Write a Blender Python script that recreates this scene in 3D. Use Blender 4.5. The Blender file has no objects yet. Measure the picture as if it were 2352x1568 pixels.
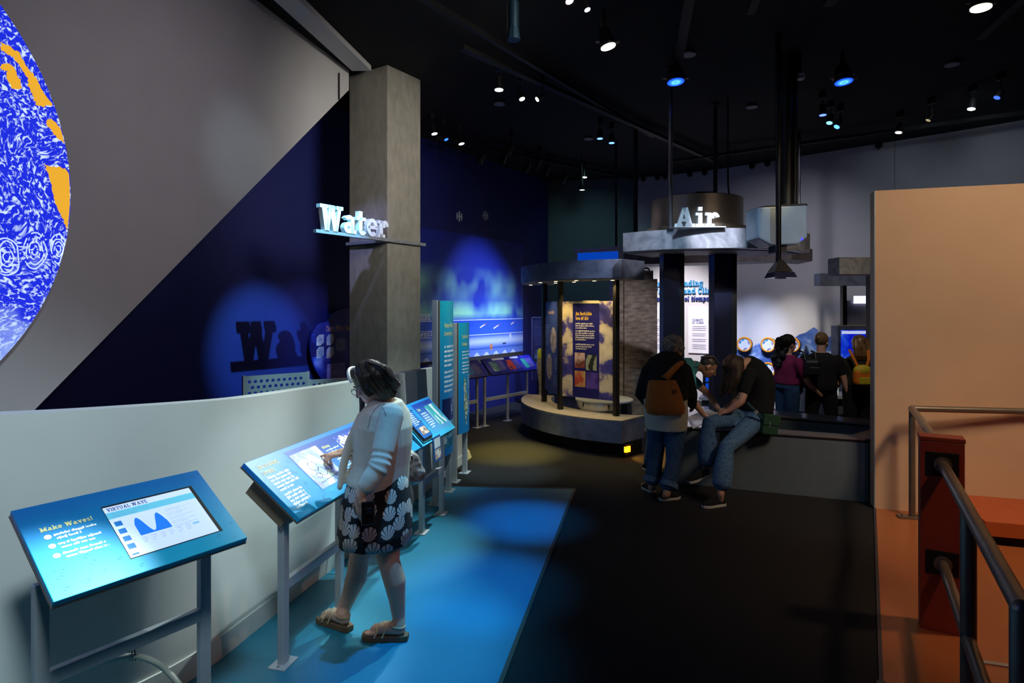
import bpy, bmesh, math, random
from mathutils import Vector, Matrix, noise as mnoise
random.seed(7)
SC = bpy.context.scene
COL = SC.collection
# ------------------------------------------------------------------ camera
FPX, CAMZ, CX, HY = 1400.0, 1.9, 1176.0, 705.0
cam = bpy.data.cameras.new('camera'); camo = bpy.data.objects.new('camera', cam); COL.objects.link(camo)
camo.location = (0, 0, CAMZ); camo.rotation_euler = (math.pi/2, 0, 0)
cam.sensor_fit = 'HORIZONTAL'; cam.sensor_width = 36.0; cam.lens = FPX/2352*36
cam.shift_y = (HY-784)/2352.0
cam.clip_start = .05; cam.clip_end = 100
SC.camera = camo
# ------------------------------------------------------------------ world, exposure
w = bpy.data.worlds.new('world'); SC.world = w; w.use_nodes = True
w.node_tree.nodes['Background'].inputs[0].default_value = (.60, .72, 1, 1)
w.node_tree.nodes['Background'].inputs[1].default_value = .007  # faint even glow put in for bounced light
vs = SC.view_settings
vs.view_transform = 'Standard'; vs.look = 'None'; vs.gamma = 1; vs.exposure = 0.0; vs.use_curve_mapping = False
# ------------------------------------------------------------------ room lighting (unseen spots for the exhibit's track lamps, with added fills)
def aim(o, loc, tgt):
    o.location = loc
    o.rotation_euler = (Vector(tgt)-Vector(loc)).to_track_quat('-Z', 'Y').to_euler()
def spot(name, loc, tgt, energy, color, angle=40, blend=.6, radius=.04):
    l = bpy.data.lights.new(name, 'SPOT'); l.energy = energy; l.color = color
    l.spot_size = math.radians(angle); l.spot_blend = blend; l.shadow_soft_size = radius
    o = bpy.data.objects.new(name, l); COL.objects.link(o); aim(o, loc, tgt)
    return o
WHT = (1, .97, .92); CYN = (.50, .86, 1.0); BLU = (.02, .30, 1.0); WARM = (1, .60, .32); COOL = (.62, .74, 1.0)
spot('lamp_water_sign', (-.278, 4.70, 4.5), (-1.84, 6.28, 2.72), 1900, (.20, .62, 1), 19, .8, .012)
spot('lamp_wave_stand', (-.35, 3.3, 4.5), (-1.64, 2.17, .87), 2600, (.72, .95, 1), 11, 1, .02)
spot('lamp_wave_stand_fill', (-.5, .8, 4.45), (-2.05, 2.9, .9), 430, (.70, .90, 1), 41, .8, .35)  # added bluish fill, helping the globe's glow on the half wall
spot('fill_warm_spill', (3.2, 2.2, 4.3), (-.75, 3.5, .7), 90, (1, .48, .34), 16, .9, .05)  # added fill in place of warm spill from the orange area
spot('lamp_currents_stand', (-.10, 5.7, 4.5), (-1.12, 3.62, .9), 760, (.84, .97, 1), 20, .8, .012)
spot('lamp_currents_floor', (.65, 5.4, 4.5), (-.80, 3.50, 0), 460, (.34, .90, 1), 23, .8, .012)
spot('lamp_currents_stand_far', (.55, 6.3, 4.5), (-.90, 4.65, .6), 420, (.55, .92, 1), 22, .8, .012)
spot('lamp_ice_stand', (.30, 6.7, 4.5), (-.68, 5.20, .85), 800, (.86, .97, 1), 19, .8, .012)
spot('lamp_banner', (1.0, 5.2, 4.5), (-.62, 6.5, 1.2), 420, (.80, .97, 1), 26, .8, .02)
spot('lamp_half_wall', (.2, 6.4, 4.5), (-1.50, 4.2, 1.0), 620, (.80, 1, .98), 34, .9, .15)
spot('lamp_blue_pool_far', (.35, 5.0, 4.5), (.14, 5.42, 0), 1000, (.0, .34, 1), 17, 1, .05)
spot('lamp_blue_pool_mid', (.0, 3.7, 4.5), (-.20, 4.13, 0), 950, (.0, .36, 1), 19, 1, .05)
spot('lamp_blue_pool_near', (.0, 3.0, 4.5), (-.42, 3.26, 0), 800, (.0, .42, 1), 22, 1, .05)
spot('fill_pillar_beam', (1.3, 3.2, 3.9), (-1.25, 7.1, 3.5), 740, (1, .96, .87), 44, 1, .6)  # added soft light, hung low to reach the beam instead of floor bounce
spot('fill_pillar_low', (.7, 4.0, 4.4), (-1.25, 7.0, 1.6), 300, (.76, .96, 1), 20, 1, .4)  # extra light added to lift the lower half of the pillar
spot('lamp_diagonal_wall', (.8, 2.8, 4.5), (-2.5, 4.6, 2.2), 105, (1, .92, 1), 80, 1, .1)
spot('lamp_diagonal_wall_low', (.9, 3.6, 4.5), (-2.35, 5.3, 3.2), 60, (.60, .88, 1), 17, 1, .1)
spot('lamp_mural', (1.2, 9.4, 4.55), (-.60, 11.3, 1.55), 1150, (.50, .62, 1), 46, 1, .05)
spot('lamp_mural_low', (.9, 10.2, 4.5), (-.15, 11.7, .8), 420, (.32, .40, 1), 50, .9, .05)
spot('lamp_mural_green', (1.0, 10.2, 4.5), (-.35, 11.6, 1.3), 300, (.55, .85, 1), 26, 1, .05)
spot('lamp_cloud_panel', (-.9, 5.4, 4.5), (-2.6, 8.2, 1.3), 420, (.40, .45, 1), 22, .9, .05)
spot('lamp_screen', (-.4, 4.2, 4.5), (-2.2, 6.0, 1.2), 520, (.45, .85, 1), 14, .9, .05)
spot('lamp_teal_wall', (1.4, 10.8, 4.5), (1.6, 13.0, 2.8), 34, (.45, .85, .85), 80, 1, .1)
spot('lamp_air_sign', (1.9, 4.6, 4.5), (2.25, 6.6, 2.95), 900, (.86, .84, 1), 14, .8, .03)
spot('lamp_air_canopy', (1.4, 4.4, 4.5), (2.1, 6.6, 2.65), 320, (.50, .75, 1), 28, .9, .03)
spot('lamp_air_canopy_warm', (3.0, 4.9, 4.5), (2.75, 6.9, 2.75), 120, (1, .74, .36), 14, .9, .03)
spot('lamp_projector', (2.2, 4.2, 4.5), (3.0, 6.5, 2.75), 110, (.55, .78, 1), 18, .9, .03)
spot('lamp_kiosk_front', (1.6, 5.6, 4.5), (1.1, 8.1, 1.4), 820, (.70, .78, 1), 34, 1, .05)
spot('fill_visitors', (3.3, 5.2, 4.5), (4.15, 7.8, 1.2), 150, (1, .86, .76), 26, 1, .05)  # no known fixture, put in to brighten the far visitors
spot('lamp_stone', (1.1, 6.2, 4.5), (1.85, 9.3, 1.4), 330, (1, .90, .86), 24, .9, .05)
spot('lamp_back_wall_high', (3.7, 8.6, 4.5), (4.9, 11.5, 1.6), 120, (.84, .84, 1), 90, 1, .1)
spot('lamp_back_wall_sign', (2.4, 9.9, 4.5), (3.35, 12.6, 1.4), 1300, (1, .92, .96), 40, .9, .05)
spot('lamp_back_wall_dial', (3.3, 9.4, 4.5), (4.55, 11.7, .95), 1150, (.56, .66, 1), 27, 1, .03)
spot('lamp_back_wall_dial_right', (4.0, 8.9, 4.5), (5.05, 11.25, 1.0), 800, (1, .93, .86), 26, 1, .03)
spot('lamp_right_wall_high', (5.4, 7.0, 4.4), (6.9, 9.6, 3.0), 45, (.62, .72, .82), 90, 1, .1)
spot('lamp_table_front', (2.6, 3.6, 4.5), (3.0, 6.0, .2), 46, (.40, .68, 1), 36, 1, .1)
spot('fill_map_sheet', (1.95, 5.6, 4.4), (2.2, 6.65, .62), 150, (.92, .88, 1), 9, .8, .03)  # added spot whitening the sheet in place of projected light
spot('lamp_cream_wall', (4.0, 2.4, 4.4), (4.2, 5.5, 1.9), 300, (1, .76, .54), 68, .7, .4)
spot('fill_red_post', (2.4, .9, 3.6), (2.55, 3.6, .5), 70, (1, .52, .30), 24, .9, .1)  # small warm light put in to brighten the post's front face
spot('lamp_orange_floor', (4.4, 3.2, 4.3), (3.4, 4.2, 0), 230, (1, .64, .36), 62, .9, .15)
spot('fill_kiosk_floor', (.4, 7.0, 4.5), (.0, 7.95, 0), 2600, (1, .80, .18), 20, 1, .05)  # unseen spot in place of yellow spill from the kiosk
spot('lamp_far_floor', (.6, 6.0, 4.5), (-.05, 7.05, 0), 800, (.60, .85, .95), 18, 1, .05)

# ------------------------------------------------------------------ helpers
def lin(h):
    h = h.lstrip('#'); r = []
    for i in (0, 2, 4):
        c = int(h[i:i+2], 16)/255
        r.append(c/12.92 if c <= .04045 else ((c+.055)/1.055)**2.4)
    return tuple(r)
MATS = {}
def mat(name, col, rough=.6, metal=0, emit=None, es=0, var=.08, scale=8, bump=0, bscale=60, spec=.5):
    """plain procedural surface: noise-varied colour, optional fine relief"""
    if name in MATS: return MATS[name]
    if isinstance(col, str): col = lin(col)
    m = bpy.data.materials.new(name); m.use_nodes = True; nt = m.node_tree; N = nt.nodes; L = nt.links
    b = N['Principled BSDF']; b.inputs['Roughness'].default_value = rough; b.inputs['Metallic'].default_value = metal
    b.inputs['Specular IOR Level'].default_value = spec
    tc = N.new('ShaderNodeTexCoord'); nz = N.new('ShaderNodeTexNoise'); nz.inputs['Scale'].default_value = scale; nz.inputs['Detail'].default_value = 4
    L.new(tc.outputs['Object'], nz.inputs['Vector'])
    cr = N.new('ShaderNodeValToRGB'); L.new(nz.outputs['Fac'], cr.inputs[0])
    cr.color_ramp.elements[0].position = .3; cr.color_ramp.elements[1].position = .7
    cr.color_ramp.elements[0].color = tuple(c*(1-var) for c in col)+(1,)
    cr.color_ramp.elements[1].color = tuple(min(1, c*(1+var)) for c in col)+(1,)
    L.new(cr.outputs[0], b.inputs['Base Color'])
    if bump:
        n2 = N.new('ShaderNodeTexNoise'); n2.inputs['Scale'].default_value = bscale; n2.inputs['Detail'].default_value = 5
        L.new(tc.outputs['Object'], n2.inputs['Vector'])
        bp = N.new('ShaderNodeBump'); bp.inputs['Strength'].default_value = bump; bp.inputs['Distance'].default_value = .01
        L.new(n2.outputs['Fac'], bp.inputs['Height']); L.new(bp.outputs[0], b.inputs['Normal'])
    if emit is not None:
        b.inputs['Emission Color'].default_value = (lin(emit) if isinstance(emit, str) else emit)+(1,)
        b.inputs['Emission Strength'].default_value = es
    MATS[name] = m
    return m
def ramp_mat(name, stops, kind='noise', scale=3, detail=6, rough=.6, dist=0, emit=0, vec='Object', mapscale=(1, 1, 1), coords=None, bump=0, lac=2.0):
    """procedural print / stone: a texture through a colour ramp"""
    if name in MATS: return MATS[name]
    m = bpy.data.materials.new(name); m.use_nodes = True; nt = m.node_tree; N = nt.nodes; L = nt.links
    b = N['Principled BSDF']; b.inputs['Roughness'].default_value = rough
    tc = N.new('ShaderNodeTexCoord'); mp = N.new('ShaderNodeMapping'); mp.inputs['Scale'].default_value = mapscale
    L.new(tc.outputs[vec], mp.inputs['Vector'])
    if kind == 'noise':
        t = N.new('ShaderNodeTexNoise'); t.inputs['Scale'].default_value = scale; t.inputs['Detail'].default_value = detail
        t.inputs['Distortion'].default_value = dist; t.inputs['Lacunarity'].default_value = lac; out = t.outputs['Fac']
    elif kind == 'voronoi':
        t = N.new('ShaderNodeTexVoronoi'); t.inputs['Scale'].default_value = scale; out = t.outputs['Distance']
    elif kind == 'wave':
        t = N.new('ShaderNodeTexWave'); t.inputs['Scale'].default_value = scale; t.inputs['Distortion'].default_value = dist
        t.inputs['Detail'].default_value = detail; out = t.outputs['Fac']
    else:
        t = N.new('ShaderNodeTexGradient'); out = t.outputs['Fac']
    L.new(mp.outputs[0], t.inputs['Vector'])
    cr = N.new('ShaderNodeValToRGB'); L.new(out, cr.inputs[0])
    while len(cr.color_ramp.elements) < len(stops): cr.color_ramp.elements.new(.5)
    for e, (p, c) in zip(cr.color_ramp.elements, stops):
        e.position = p; e.color = (lin(c) if isinstance(c, str) else c)+(1,)
    L.new(cr.outputs[0], b.inputs['Base Color'])
    if emit:
        L.new(cr.outputs[0], b.inputs['Emission Color']); b.inputs['Emission Strength'].default_value = emit
    if bump:
        bp = N.new('ShaderNodeBump'); bp.inputs['Strength'].default_value = bump; bp.inputs['Distance'].default_value = .02
        L.new(out, bp.inputs['Height']); L.new(bp.outputs[0], b.inputs['Normal'])
    MATS[name] = m
    return m

def P(x, y, Y): return Vector(((x-CX)/FPX*Y, Y, CAMZ-(y-HY)/FPX*Y))      # point seen at (x, y) at distance Y
def PZ(x, y, z): return P(x, y, (CAMZ-z)*FPX/(y-HY))                      # point seen at (x, y) at height z
def V(*a): return Vector(a)

class Frame:
    def __init__(s, o, u, v, n=None):
        s.o = Vector(o); s.u = Vector(u).normalized(); s.v = Vector(v).normalized()
        s.n = Vector(n).normalized() if n is not None else s.u.cross(s.v).normalized()
    def __call__(s, p):
        p = tuple(p); return s.o+s.u*p[0]+s.v*p[1]+s.n*(p[2] if len(p) > 2 else 0)
def worldloc(o):
    v = Vector((0, 0, 0))
    while o is not None: v += o.location; o = o.parent
    return v

FINE_PRINT = {'body_text', 'caption_text', 'bubble_print', 'screen_text', 'layer_names', 'page_text', 'current_swirls'}      # too small to pick apart
class MB:
    def __init__(s, fr=None): s.v = []; s.f = []; s.uv = None; s.fr = fr
    def add(s, pts, faces):
        b = len(s.v)
        s.v += [s.fr(p) if s.fr else Vector(p) for p in pts]
        s.f += [tuple(b+i for i in f) for f in faces]
        return s
    def box(s, c, size, rz=0, M=None):
        hx, hy, hz = (d/2 for d in size); R = M if M is not None else Matrix.Rotation(rz, 3, 'Z'); c = Vector(c)
        pts = [c+R @ Vector((x, y, z)) for x in (-hx, hx) for y in (-hy, hy) for z in (-hz, hz)]
        return s.add(pts, [(0, 1, 3, 2), (4, 6, 7, 5), (0, 4, 5, 1), (2, 3, 7, 6), (0, 2, 6, 4), (1, 5, 7, 3)])
    def bx(s, x0, y0, z0, x1, y1, z1): return s.box(((x0+x1)/2, (y0+y1)/2, (z0+z1)/2), (x1-x0, y1-y0, z1-z0))
    def quad(s, a, b, c, d): return s.add([a, b, c, d], [(0, 1, 2, 3)])
    def rect(s, x0, y0, x1, y1, z=0): return s.add([(x0, y0, z), (x1, y0, z), (x1, y1, z), (x0, y1, z)], [(0, 1, 2, 3)])
    def prism(s, poly, z0, z1, caps=True):
        n = len(poly); pts = [(p[0], p[1], z0) for p in poly]+[(p[0], p[1], z1) for p in poly]
        fs = [(i, (i+1) % n, (i+1) % n+n, i+n) for i in range(n)]
        if caps: fs += [tuple(range(n-1, -1, -1)), tuple(range(n, 2*n))]
        return s.add(pts, fs)
    def strip_prism(s, inner, outer, z0, z1, closed=False):
        """solid between two matching polylines (a ring or ring sector)"""
        n = len(inner); pts = []
        for z in (z0, z1):
            pts += [(p[0], p[1], z) for p in outer]; pts += [(p[0], p[1], z) for p in inner]
        fs = []
        for i in range(n if closed else n-1):
            j = (i+1) % n
            fs += [(i, j, 2*n+j, 2*n+i), (n+j, n+i, 3*n+i, 3*n+j), (j, i, n+i, n+j), (2*n+i, 2*n+j, 3*n+j, 3*n+i)]
        if not closed: fs += [(0, 2*n, 3*n, n), (n-1, 2*n-1, 4*n-1, 3*n-1)]
        return s.add(pts, fs)
    def beam(s, a, b, w, h, up=(0, 0, 1)):
        a = Vector(a); b = Vector(b); d = (b-a); L = d.length; d.normalize(); up = Vector(up)
        if abs(d.dot(up)) > .98: up = Vector((0, 1, 0)) if abs(d.y) < .9 else Vector((1, 0, 0))
        r = d.cross(up).normalized(); u = r.cross(d)
        pts = [p+r*x*w/2+u*y*h/2 for p in (a, b) for x, y in ((-1, -1), (1, -1), (1, 1), (-1, 1))]
        return s.add(pts, [(0, 1, 2, 3), (7, 6, 5, 4), (0, 4, 5, 1), (1, 5, 6, 2), (2, 6, 7, 3), (3, 7, 4, 0)])
    def tube(s, pts, r, n=10, cap=True):
        pts = [Vector(p) for p in pts]; rs = r if isinstance(r, (list, tuple)) else [r]*len(pts)
        rings = []; prev = None
        for i, p in enumerate(pts):
            t = (pts[min(i+1, len(pts)-1)]-pts[max(i-1, 0)])
            if t.length < 1e-9: t = Vector((0, 0, 1))
            t.normalize()
            if prev is None: a = t.orthogonal().normalized()
            else:
                a = prev-t*prev.dot(t)
                a = a.normalized() if a.length > 1e-6 else t.orthogonal().normalized()
            prev = a; b = t.cross(a)
            rings.append([p+(a*math.cos(2*math.pi*k/n)+b*math.sin(2*math.pi*k/n))*rs[i] for k in range(n)])
        return s.loft(rings, cap)
    def loft(s, rings, cap=True):
        n = len(rings[0]); pts = [p for r in rings for p in r]; fs = []
        for i in range(len(rings)-1):
            for k in range(n):
                fs.append((i*n+k, i*n+(k+1) % n, (i+1)*n+(k+1) % n, (i+1)*n+k))
        if cap: fs += [tuple(range(n-1, -1, -1)), tuple((len(rings)-1)*n+k for k in range(n))]
        return s.add(pts, fs)
    def limb(s, pts, rs, n=14):
        """rounded, tapering tube"""
        pts = [Vector(p) for p in pts]; rs = list(rs)
        a = (pts[0]-pts[1]).normalized(); b = (pts[-1]-pts[-2]).normalized()
        pp = []; rr = []
        for k in (80, 55, 28): q = math.radians(k); pp.append(pts[0]+a*rs[0]*math.sin(q)); rr.append(rs[0]*math.cos(q))
        pp += pts; rr += rs
        for k in (28, 55, 80): q = math.radians(k); pp.append(pts[-1]+b*rs[-1]*math.sin(q)); rr.append(rs[-1]*math.cos(q))
        return s.tube(pp, rr, n)
    def ell(s, c, r, M=None, n=14, m=10):
        c = Vector(c); M = M or Matrix.Identity(3); rings = []
        for i in range(1, m):
            ph = math.pi*i/m; rings.append([c+M @ Vector((r[0]*math.sin(ph)*math.cos(2*math.pi*k/n), r[1]*math.sin(ph)*math.sin(2*math.pi*k/n), -r[2]*math.cos(ph))) for k in range(n)])
        b = len(s.v); s.loft(rings, False)
        top = c+M @ Vector((0, 0, r[2])); bot = c+M @ Vector((0, 0, -r[2]))
        L = len(s.v); s.v += [s.fr(bot) if s.fr else bot, s.fr(top) if s.fr else top]
        for k in range(n):
            s.f.append((L, b+(k+1) % n, b+k)); s.f.append((L+1, b+(m-2)*n+k, b+(m-2)*n+(k+1) % n))
        return s
    def disc(s, c, r, ax=(0, 0, 1), h=.01, n=24, r2=None):
        ax = Vector(ax).normalized(); c = Vector(c)
        a = ax.orthogonal().normalized(); b = ax.cross(a); r2 = r if r2 is None else r2
        return s.loft([[c+ax*(z*h)+(a*math.cos(2*math.pi*k/n)+b*math.sin(2*math.pi*k/n))*q for k in range(n)] for z, q in ((0, r), (1, r2))])
    def flat_disc(s, x, y, r, z=0, n=20, ry=None):
        ry = ry or r
        return s.add([(x+r*math.cos(2*math.pi*k/n), y+ry*math.sin(2*math.pi*k/n), z) for k in range(n)], [tuple(range(n))])
    def mesh(s, name, off=Vector((0, 0, 0))):
        me = bpy.data.meshes.new(name); me.from_pydata([tuple(p-off) for p in s.v], [], s.f)
        bm = bmesh.new(); bm.from_mesh(me); bmesh.ops.recalc_face_normals(bm, faces=bm.faces); bm.to_mesh(me); bm.free()
        return me
    def build(s, name, m, parent=None, smooth=False, bevel=0, recalc=True, origin=None):
        off = worldloc(parent) if parent is not None else Vector((0, 0, 0))
        if parent is None:
            if origin is not None: off = Vector(origin)
            else:
                xs = [p.x for p in s.v]; ys = [p.y for p in s.v]; zs = [p.z for p in s.v]
                off = Vector(((min(xs)+max(xs))/2, (min(ys)+max(ys))/2, min(zs)))
        me = s.mesh(name, off) if recalc else None
        if me is None:
            me = bpy.data.meshes.new(name); me.from_pydata([tuple(p-off) for p in s.v], [], s.f)
        if isinstance(m, str): m = MATS[m]
        me.materials.append(m)
        if smooth:
            for p in me.polygons: p.use_smooth = True
        o = bpy.data.objects.new(name, me); COL.objects.link(o)
        if name in FINE_PRINT: o['kind'] = 'stuff'
        if parent is not None: o.parent = parent
        else: o.location = off
        if bevel:
            bv = o.modifiers.new('bevel', 'BEVEL'); bv.width = bevel; bv.segments = 2; bv.limit_method = 'ANGLE'; bv.angle_limit = math.radians(40)
        if smooth and not bevel:
            me.set_sharp_from_angle(angle=math.radians(50))
        return o
def thing(name, label, cat, loc, group=None):
    o = bpy.data.objects.new(name, None); COL.objects.link(o); o.location = loc; o.empty_display_size = .1
    o['label'] = label; o['category'] = cat
    if group: o['group'] = group
    return o
def tag(o, label, cat, group=None):
    o['label'] = label; o['category'] = cat
    if group: o['group'] = group
    return o
def struct(o): o['kind'] = 'structure'; return o

# ------------------------------------------------------------------ slab lettering
def _serif(*rs): return [('r',)+r for r in rs]
SW = .22
def _stem(x, y0, y1): return ('r', x, y0, x+SW, y1)
def _ring(cx=.38, cy=.36, rx=.37, ry=.38): return ('a', cx, cy, rx, ry, 0, 360)
GL = {
 'A': (1.08, [('l', .10, 0, .42, 1, .18), ('l', .66, 0, .40, 1, .28), ('r', .28, .26, .78, .40), ('r', 0, 0, .40, .15), ('r', .56, 0, 1.06, .15)]),
 'B': (.84, [_stem(.1, 0, 1), ('r', 0, 0, .5, .15), ('r', 0, .85, .5, 1), ('r', .1, .44, .5, .58), ('a', .46, .26, .34, .27, -90, 90), ('a', .46, .76, .30, .25, -90, 90)]),
 'C': (.86, [('a', .44, .5, .42, .52, 45, 320), ('r', .66, .66, .80, 1)]),
 'E': (.80, [_stem(.1, 0, 1), ('r', 0, 0, .76, .15), ('r', 0, .85, .76, 1), ('r', .1, .44, .56, .57), ('r', .62, 0, .76, .30), ('r', .62, .70, .76, 1)]),
 'H': (1.04, [_stem(.1, 0, 1), _stem(.68, 0, 1), ('r', .1, .44, .9, .58)]+_serif((0, 0, .42, .14), (.58, 0, 1.0, .14), (0, .86, .42, 1), (.58, .86, 1.0, 1))),
 'I': (.50, [_stem(.12, 0, 1)]+_serif((0, 0, .46, .15), (0, .85, .46, 1))),
 'L': (.78, [_stem(.1, 0, 1), ('r', 0, 0, .74, .15), ('r', 0, .85, .44, 1), ('r', .60, 0, .74, .34)]),
 'M': (1.26, [_stem(.1, 0, 1), _stem(.90, 0, 1), ('l', .1, 1, .48, .1, .24), ('l', .88, 1, .50, .1, .24)]+_serif((0, 0, .42, .14), (.80, 0, 1.22, .14), (0, .86, .34, 1), (.88, .86, 1.22, 1))),
 'O': (.92, [('a', .45, .5, .44, .52, 0, 360)]),
 'P': (.82, [_stem(.1, 0, 1), ('r', 0, 0, .46, .15), ('r', 0, .85, .5, 1), ('r', .1, .40, .5, .53), ('a', .46, .70, .34, .31, -90, 90)]),
 'R': (.92, [_stem(.1, 0, 1), ('r', 0, 0, .44, .15), ('r', 0, .85, .5, 1), ('r', .1, .42, .5, .55), ('a', .46, .71, .32, .30, -90, 90), ('l', .62, 0, .36, .48, .24), ('r', .62, 0, .92, .15)]),
 'S': (.72, [('a', .34, .73, .30, .29, 20, 270), ('a', .34, .28, .32, .30, -160, 90)]),
 'T': (.86, [_stem(.31, 0, 1), ('r', 0, .85, .84, 1), ('r', .16, 0, .68, .15), ('r', 0, .66, .13, 1), ('r', .71, .66, .84, 1)]),
 'U': (.98, [_stem(.1, .3, 1), _stem(.64, .3, 1), ('a', .48, .34, .38, .36, 180, 360)]+_serif((0, .86, .42, 1), (.54, .86, .96, 1))),
 'V': (.98, [('l', .10, 1, .36, 0, .26), ('l', .70, 1, .44, 0, .18)]+_serif((0, .86, .46, 1), (.58, .86, .98, 1))),
 'W': (1.40, [('l', .08, 1, .28, 0, .28), ('l', .56, 1, .34, 0, .18), ('l', .54, 1, .78, 0, .28), ('l', 1.10, 1, .88, 0, .18)]+_serif((0, .86, .46, 1), (.50, .86, .86, 1), (.98, .86, 1.38, 1))),
 'a': (.82, [('a', .32, .22, .31, .23, 0, 360), ('r', .46, 0, .68, .5), ('a', .36, .48, .32, .25, 0, 150), ('r', .46, 0, .80, .14)]),
 'b': (.86, [_stem(.1, 0, 1), ('r', 0, .86, .32, 1), _ring(.47)]),
 'c': (.72, [('a', .38, .36, .37, .38, 45, 315)]),
 'd': (.88, [_ring(.37), _stem(.50, 0, 1), ('r', .38, .86, .72, 1), ('r', .5, 0, .86, .14)]),
 'e': (.78, [('a', .38, .36, .37, .38, 0, 318), ('r', .1, .30, .74, .43)]),
 'f': (.58, [_stem(.14, 0, .78), ('a', .42, .72, .29, .30, 50, 180), ('r', 0, .58, .58, .72), ('r', .02, 0, .54, .14)]),
 'g': (.80, [_ring(.37), _stem(.50, -.08, .72), ('a', .36, -.04, .36, .25, 190, 360), ('r', .5, .58, .80, .72)]),
 'h': (.92, [_stem(.1, 0, 1), ('r', 0, .86, .32, 1), ('a', .50, .44, .28, .30, 0, 180), _stem(.56, 0, .46), ('r', 0, 0, .42, .14), ('r', .48, 0, .90, .14)]),
 'i': (.48, [_stem(.12, 0, .72), ('r', 0, .58, .34, .72), ('r', 0, 0, .46, .14), ('r', .12, .82, .34, 1.02)]),
 'k': (.90, [_stem(.1, 0, 1), ('r', 0, .86, .32, 1), ('l', .28, .28, .56, .72, .20), ('l', .62, 0, .38, .44, .24), ('r', 0, 0, .42, .14), ('r', .54, 0, .90, .14), ('r', .48, .58, .86, .72)]),
 'l': (.48, [_stem(.12, 0, 1), ('r', 0, .86, .34, 1), ('r', 0, 0, .46, .14)]),
 'm': (1.32, [_stem(.1, 0, .72), ('r', 0, .58, .32, .72), ('a', .48, .44, .26, .30, 0, 180), _stem(.52, 0, .46), ('a', .88, .44, .26, .30, 0, 180), _stem(.92, 0, .46)]+_serif((0, 0, .42, .14), (.46, 0, .80, .14), (.86, 0, 1.28, .14))),
 'n': (.92, [_stem(.1, 0, .72), ('r', 0, .58, .32, .72), ('a', .50, .44, .28, .30, 0, 180), _stem(.56, 0, .46), ('r', 0, 0, .42, .14), ('r', .48, 0, .90, .14)]),
 'o': (.80, [_ring()]),
 'p': (.86, [_stem(.1, -.26, .72), ('r', 0, .58, .32, .72), _ring(.47), ('r', 0, -.28, .44, -.15)]),
 'r': (.74, [_stem(.1, 0, .72), ('r', 0, .58, .32, .72), ('a', .50, .42, .25, .32, 15, 180), ('r', 0, 0, .48, .14)]),
 's': (.66, [('a', .31, .53, .27, .21, 20, 270), ('a', .31, .20, .29, .22, -160, 90)]),
 't': (.64, [_stem(.14, .16, .96), ('r', 0, .58, .60, .72), ('a', .38, .20, .25, .22, 180, 340)]),
 'u': (.92, [_stem(.1, .28, .72), ('r', 0, .58, .32, .72), ('a', .42, .30, .32, .32, 180, 360), _stem(.54, 0, .72), ('r', .54, 0, .88, .14), ('r', .46, .58, .76, .72)]),
 'v': (.86, [('l', .08, .72, .32, 0, .24), ('l', .60, .72, .38, 0, .16)]+_serif((0, .58, .40, .72), (.48, .58, .84, .72))),
 'w': (1.16, [('l', .06, .72, .24, 0, .22), ('l', .46, .72, .30, 0, .15), ('l', .44, .72, .64, 0, .22), ('l', .90, .72, .72, 0, .15)]+_serif((0, .58, .34, .72), (.80, .58, 1.14, .72))),
 'y': (.86, [('l', .08, .72, .34, .0, .24), ('l', .62, .72, .26, -.26, .16), ('r', .08, -.28, .40, -.14)]+_serif((0, .58, .40, .72), (.50, .58, .86, .72))),
 '!': (.40, [_stem(.08, .30, 1), _stem(.08, 0, .2)]),
 '-': (.46, [('r', .04, .30, .42, .46)]),
 ' ': (.40, []),
}
def text_width(t, size, track=.04): return sum((GL.get(c, GL['o'])[0]+track)*size for c in t)
def slab_text(mb, t, x, y, size, depth=0, z=0, track=.04, slant=0, bold=1, wid=1):
    """lettering in slab capitals and lower case, flat (depth 0) or cut from a board (depth > 0)"""
    for ch in t:
        adv, prims = GL.get(ch, GL['o'])
        for p in prims:
            if p[0] == 'r': poly = [(p[1], p[2]), (p[3], p[2]), (p[3], p[4]), (p[1], p[4])]; polys = [poly]
            elif p[0] == 'l': _, x0, y0, x1, y1, ww = p; polys = [[(x0, y0), (x0+ww, y0), (x1+ww, y1), (x1, y1)]]
            else:
                _, cx, cy, rx, ry, a0, a1 = p; n = max(4, int(abs(a1-a0)/(18 if size > .08 else 30))); polys = []
                for k in range(n):
                    q = [math.radians(a0+(a1-a0)*(k+j)/n) for j in (0, 1)]
                    ix, iy = rx-SW, ry-SW*.72
                    polys.append([(cx+rx*math.cos(q[0]), cy+ry*math.sin(q[0])), (cx+rx*math.cos(q[1]), cy+ry*math.sin(q[1])),
                                  (cx+ix*math.cos(q[1]), cy+iy*math.sin(q[1])), (cx+ix*math.cos(q[0]), cy+iy*math.sin(q[0]))])
            for poly in polys:
                pts = [(x+(px+slant*py)*size*wid, y+py*size) for px, py in poly]
                if depth: mb.prism(pts, z, z+depth)
                else: mb.add([(a, b, z) for a, b in pts], [tuple(range(len(pts)))])
        x += (adv+track)*size*wid
    return x
def text_lines(mb, x, y, width, n, lh, z=0, fill=.5, seed=1, last=.6):
    """rows of small illegible print: letter-sized strokes gathered into words"""
    R = random.Random(seed); k = fill/.5
    for i in range(n):
        yy = y-i*lh; xe = x+width*(R.uniform(.86, 1) if i < n-1 else last); a = x
        while a < xe:
            for _ in range(R.randint(2, 8)):
                b = a+lh*R.choice((.10, .24, .28, .30, .34))*k
                if b > xe: a = xe; break
                up = R.choice((.42, .42, .42, .44, .60, .62))*lh*k; dn = lh*k*(.12 if R.random() < .12 else 0)
                mb.rect(a, yy-dn, b, yy+up, z); a = b+lh*.075
            a += lh*.22
    return mb
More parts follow.
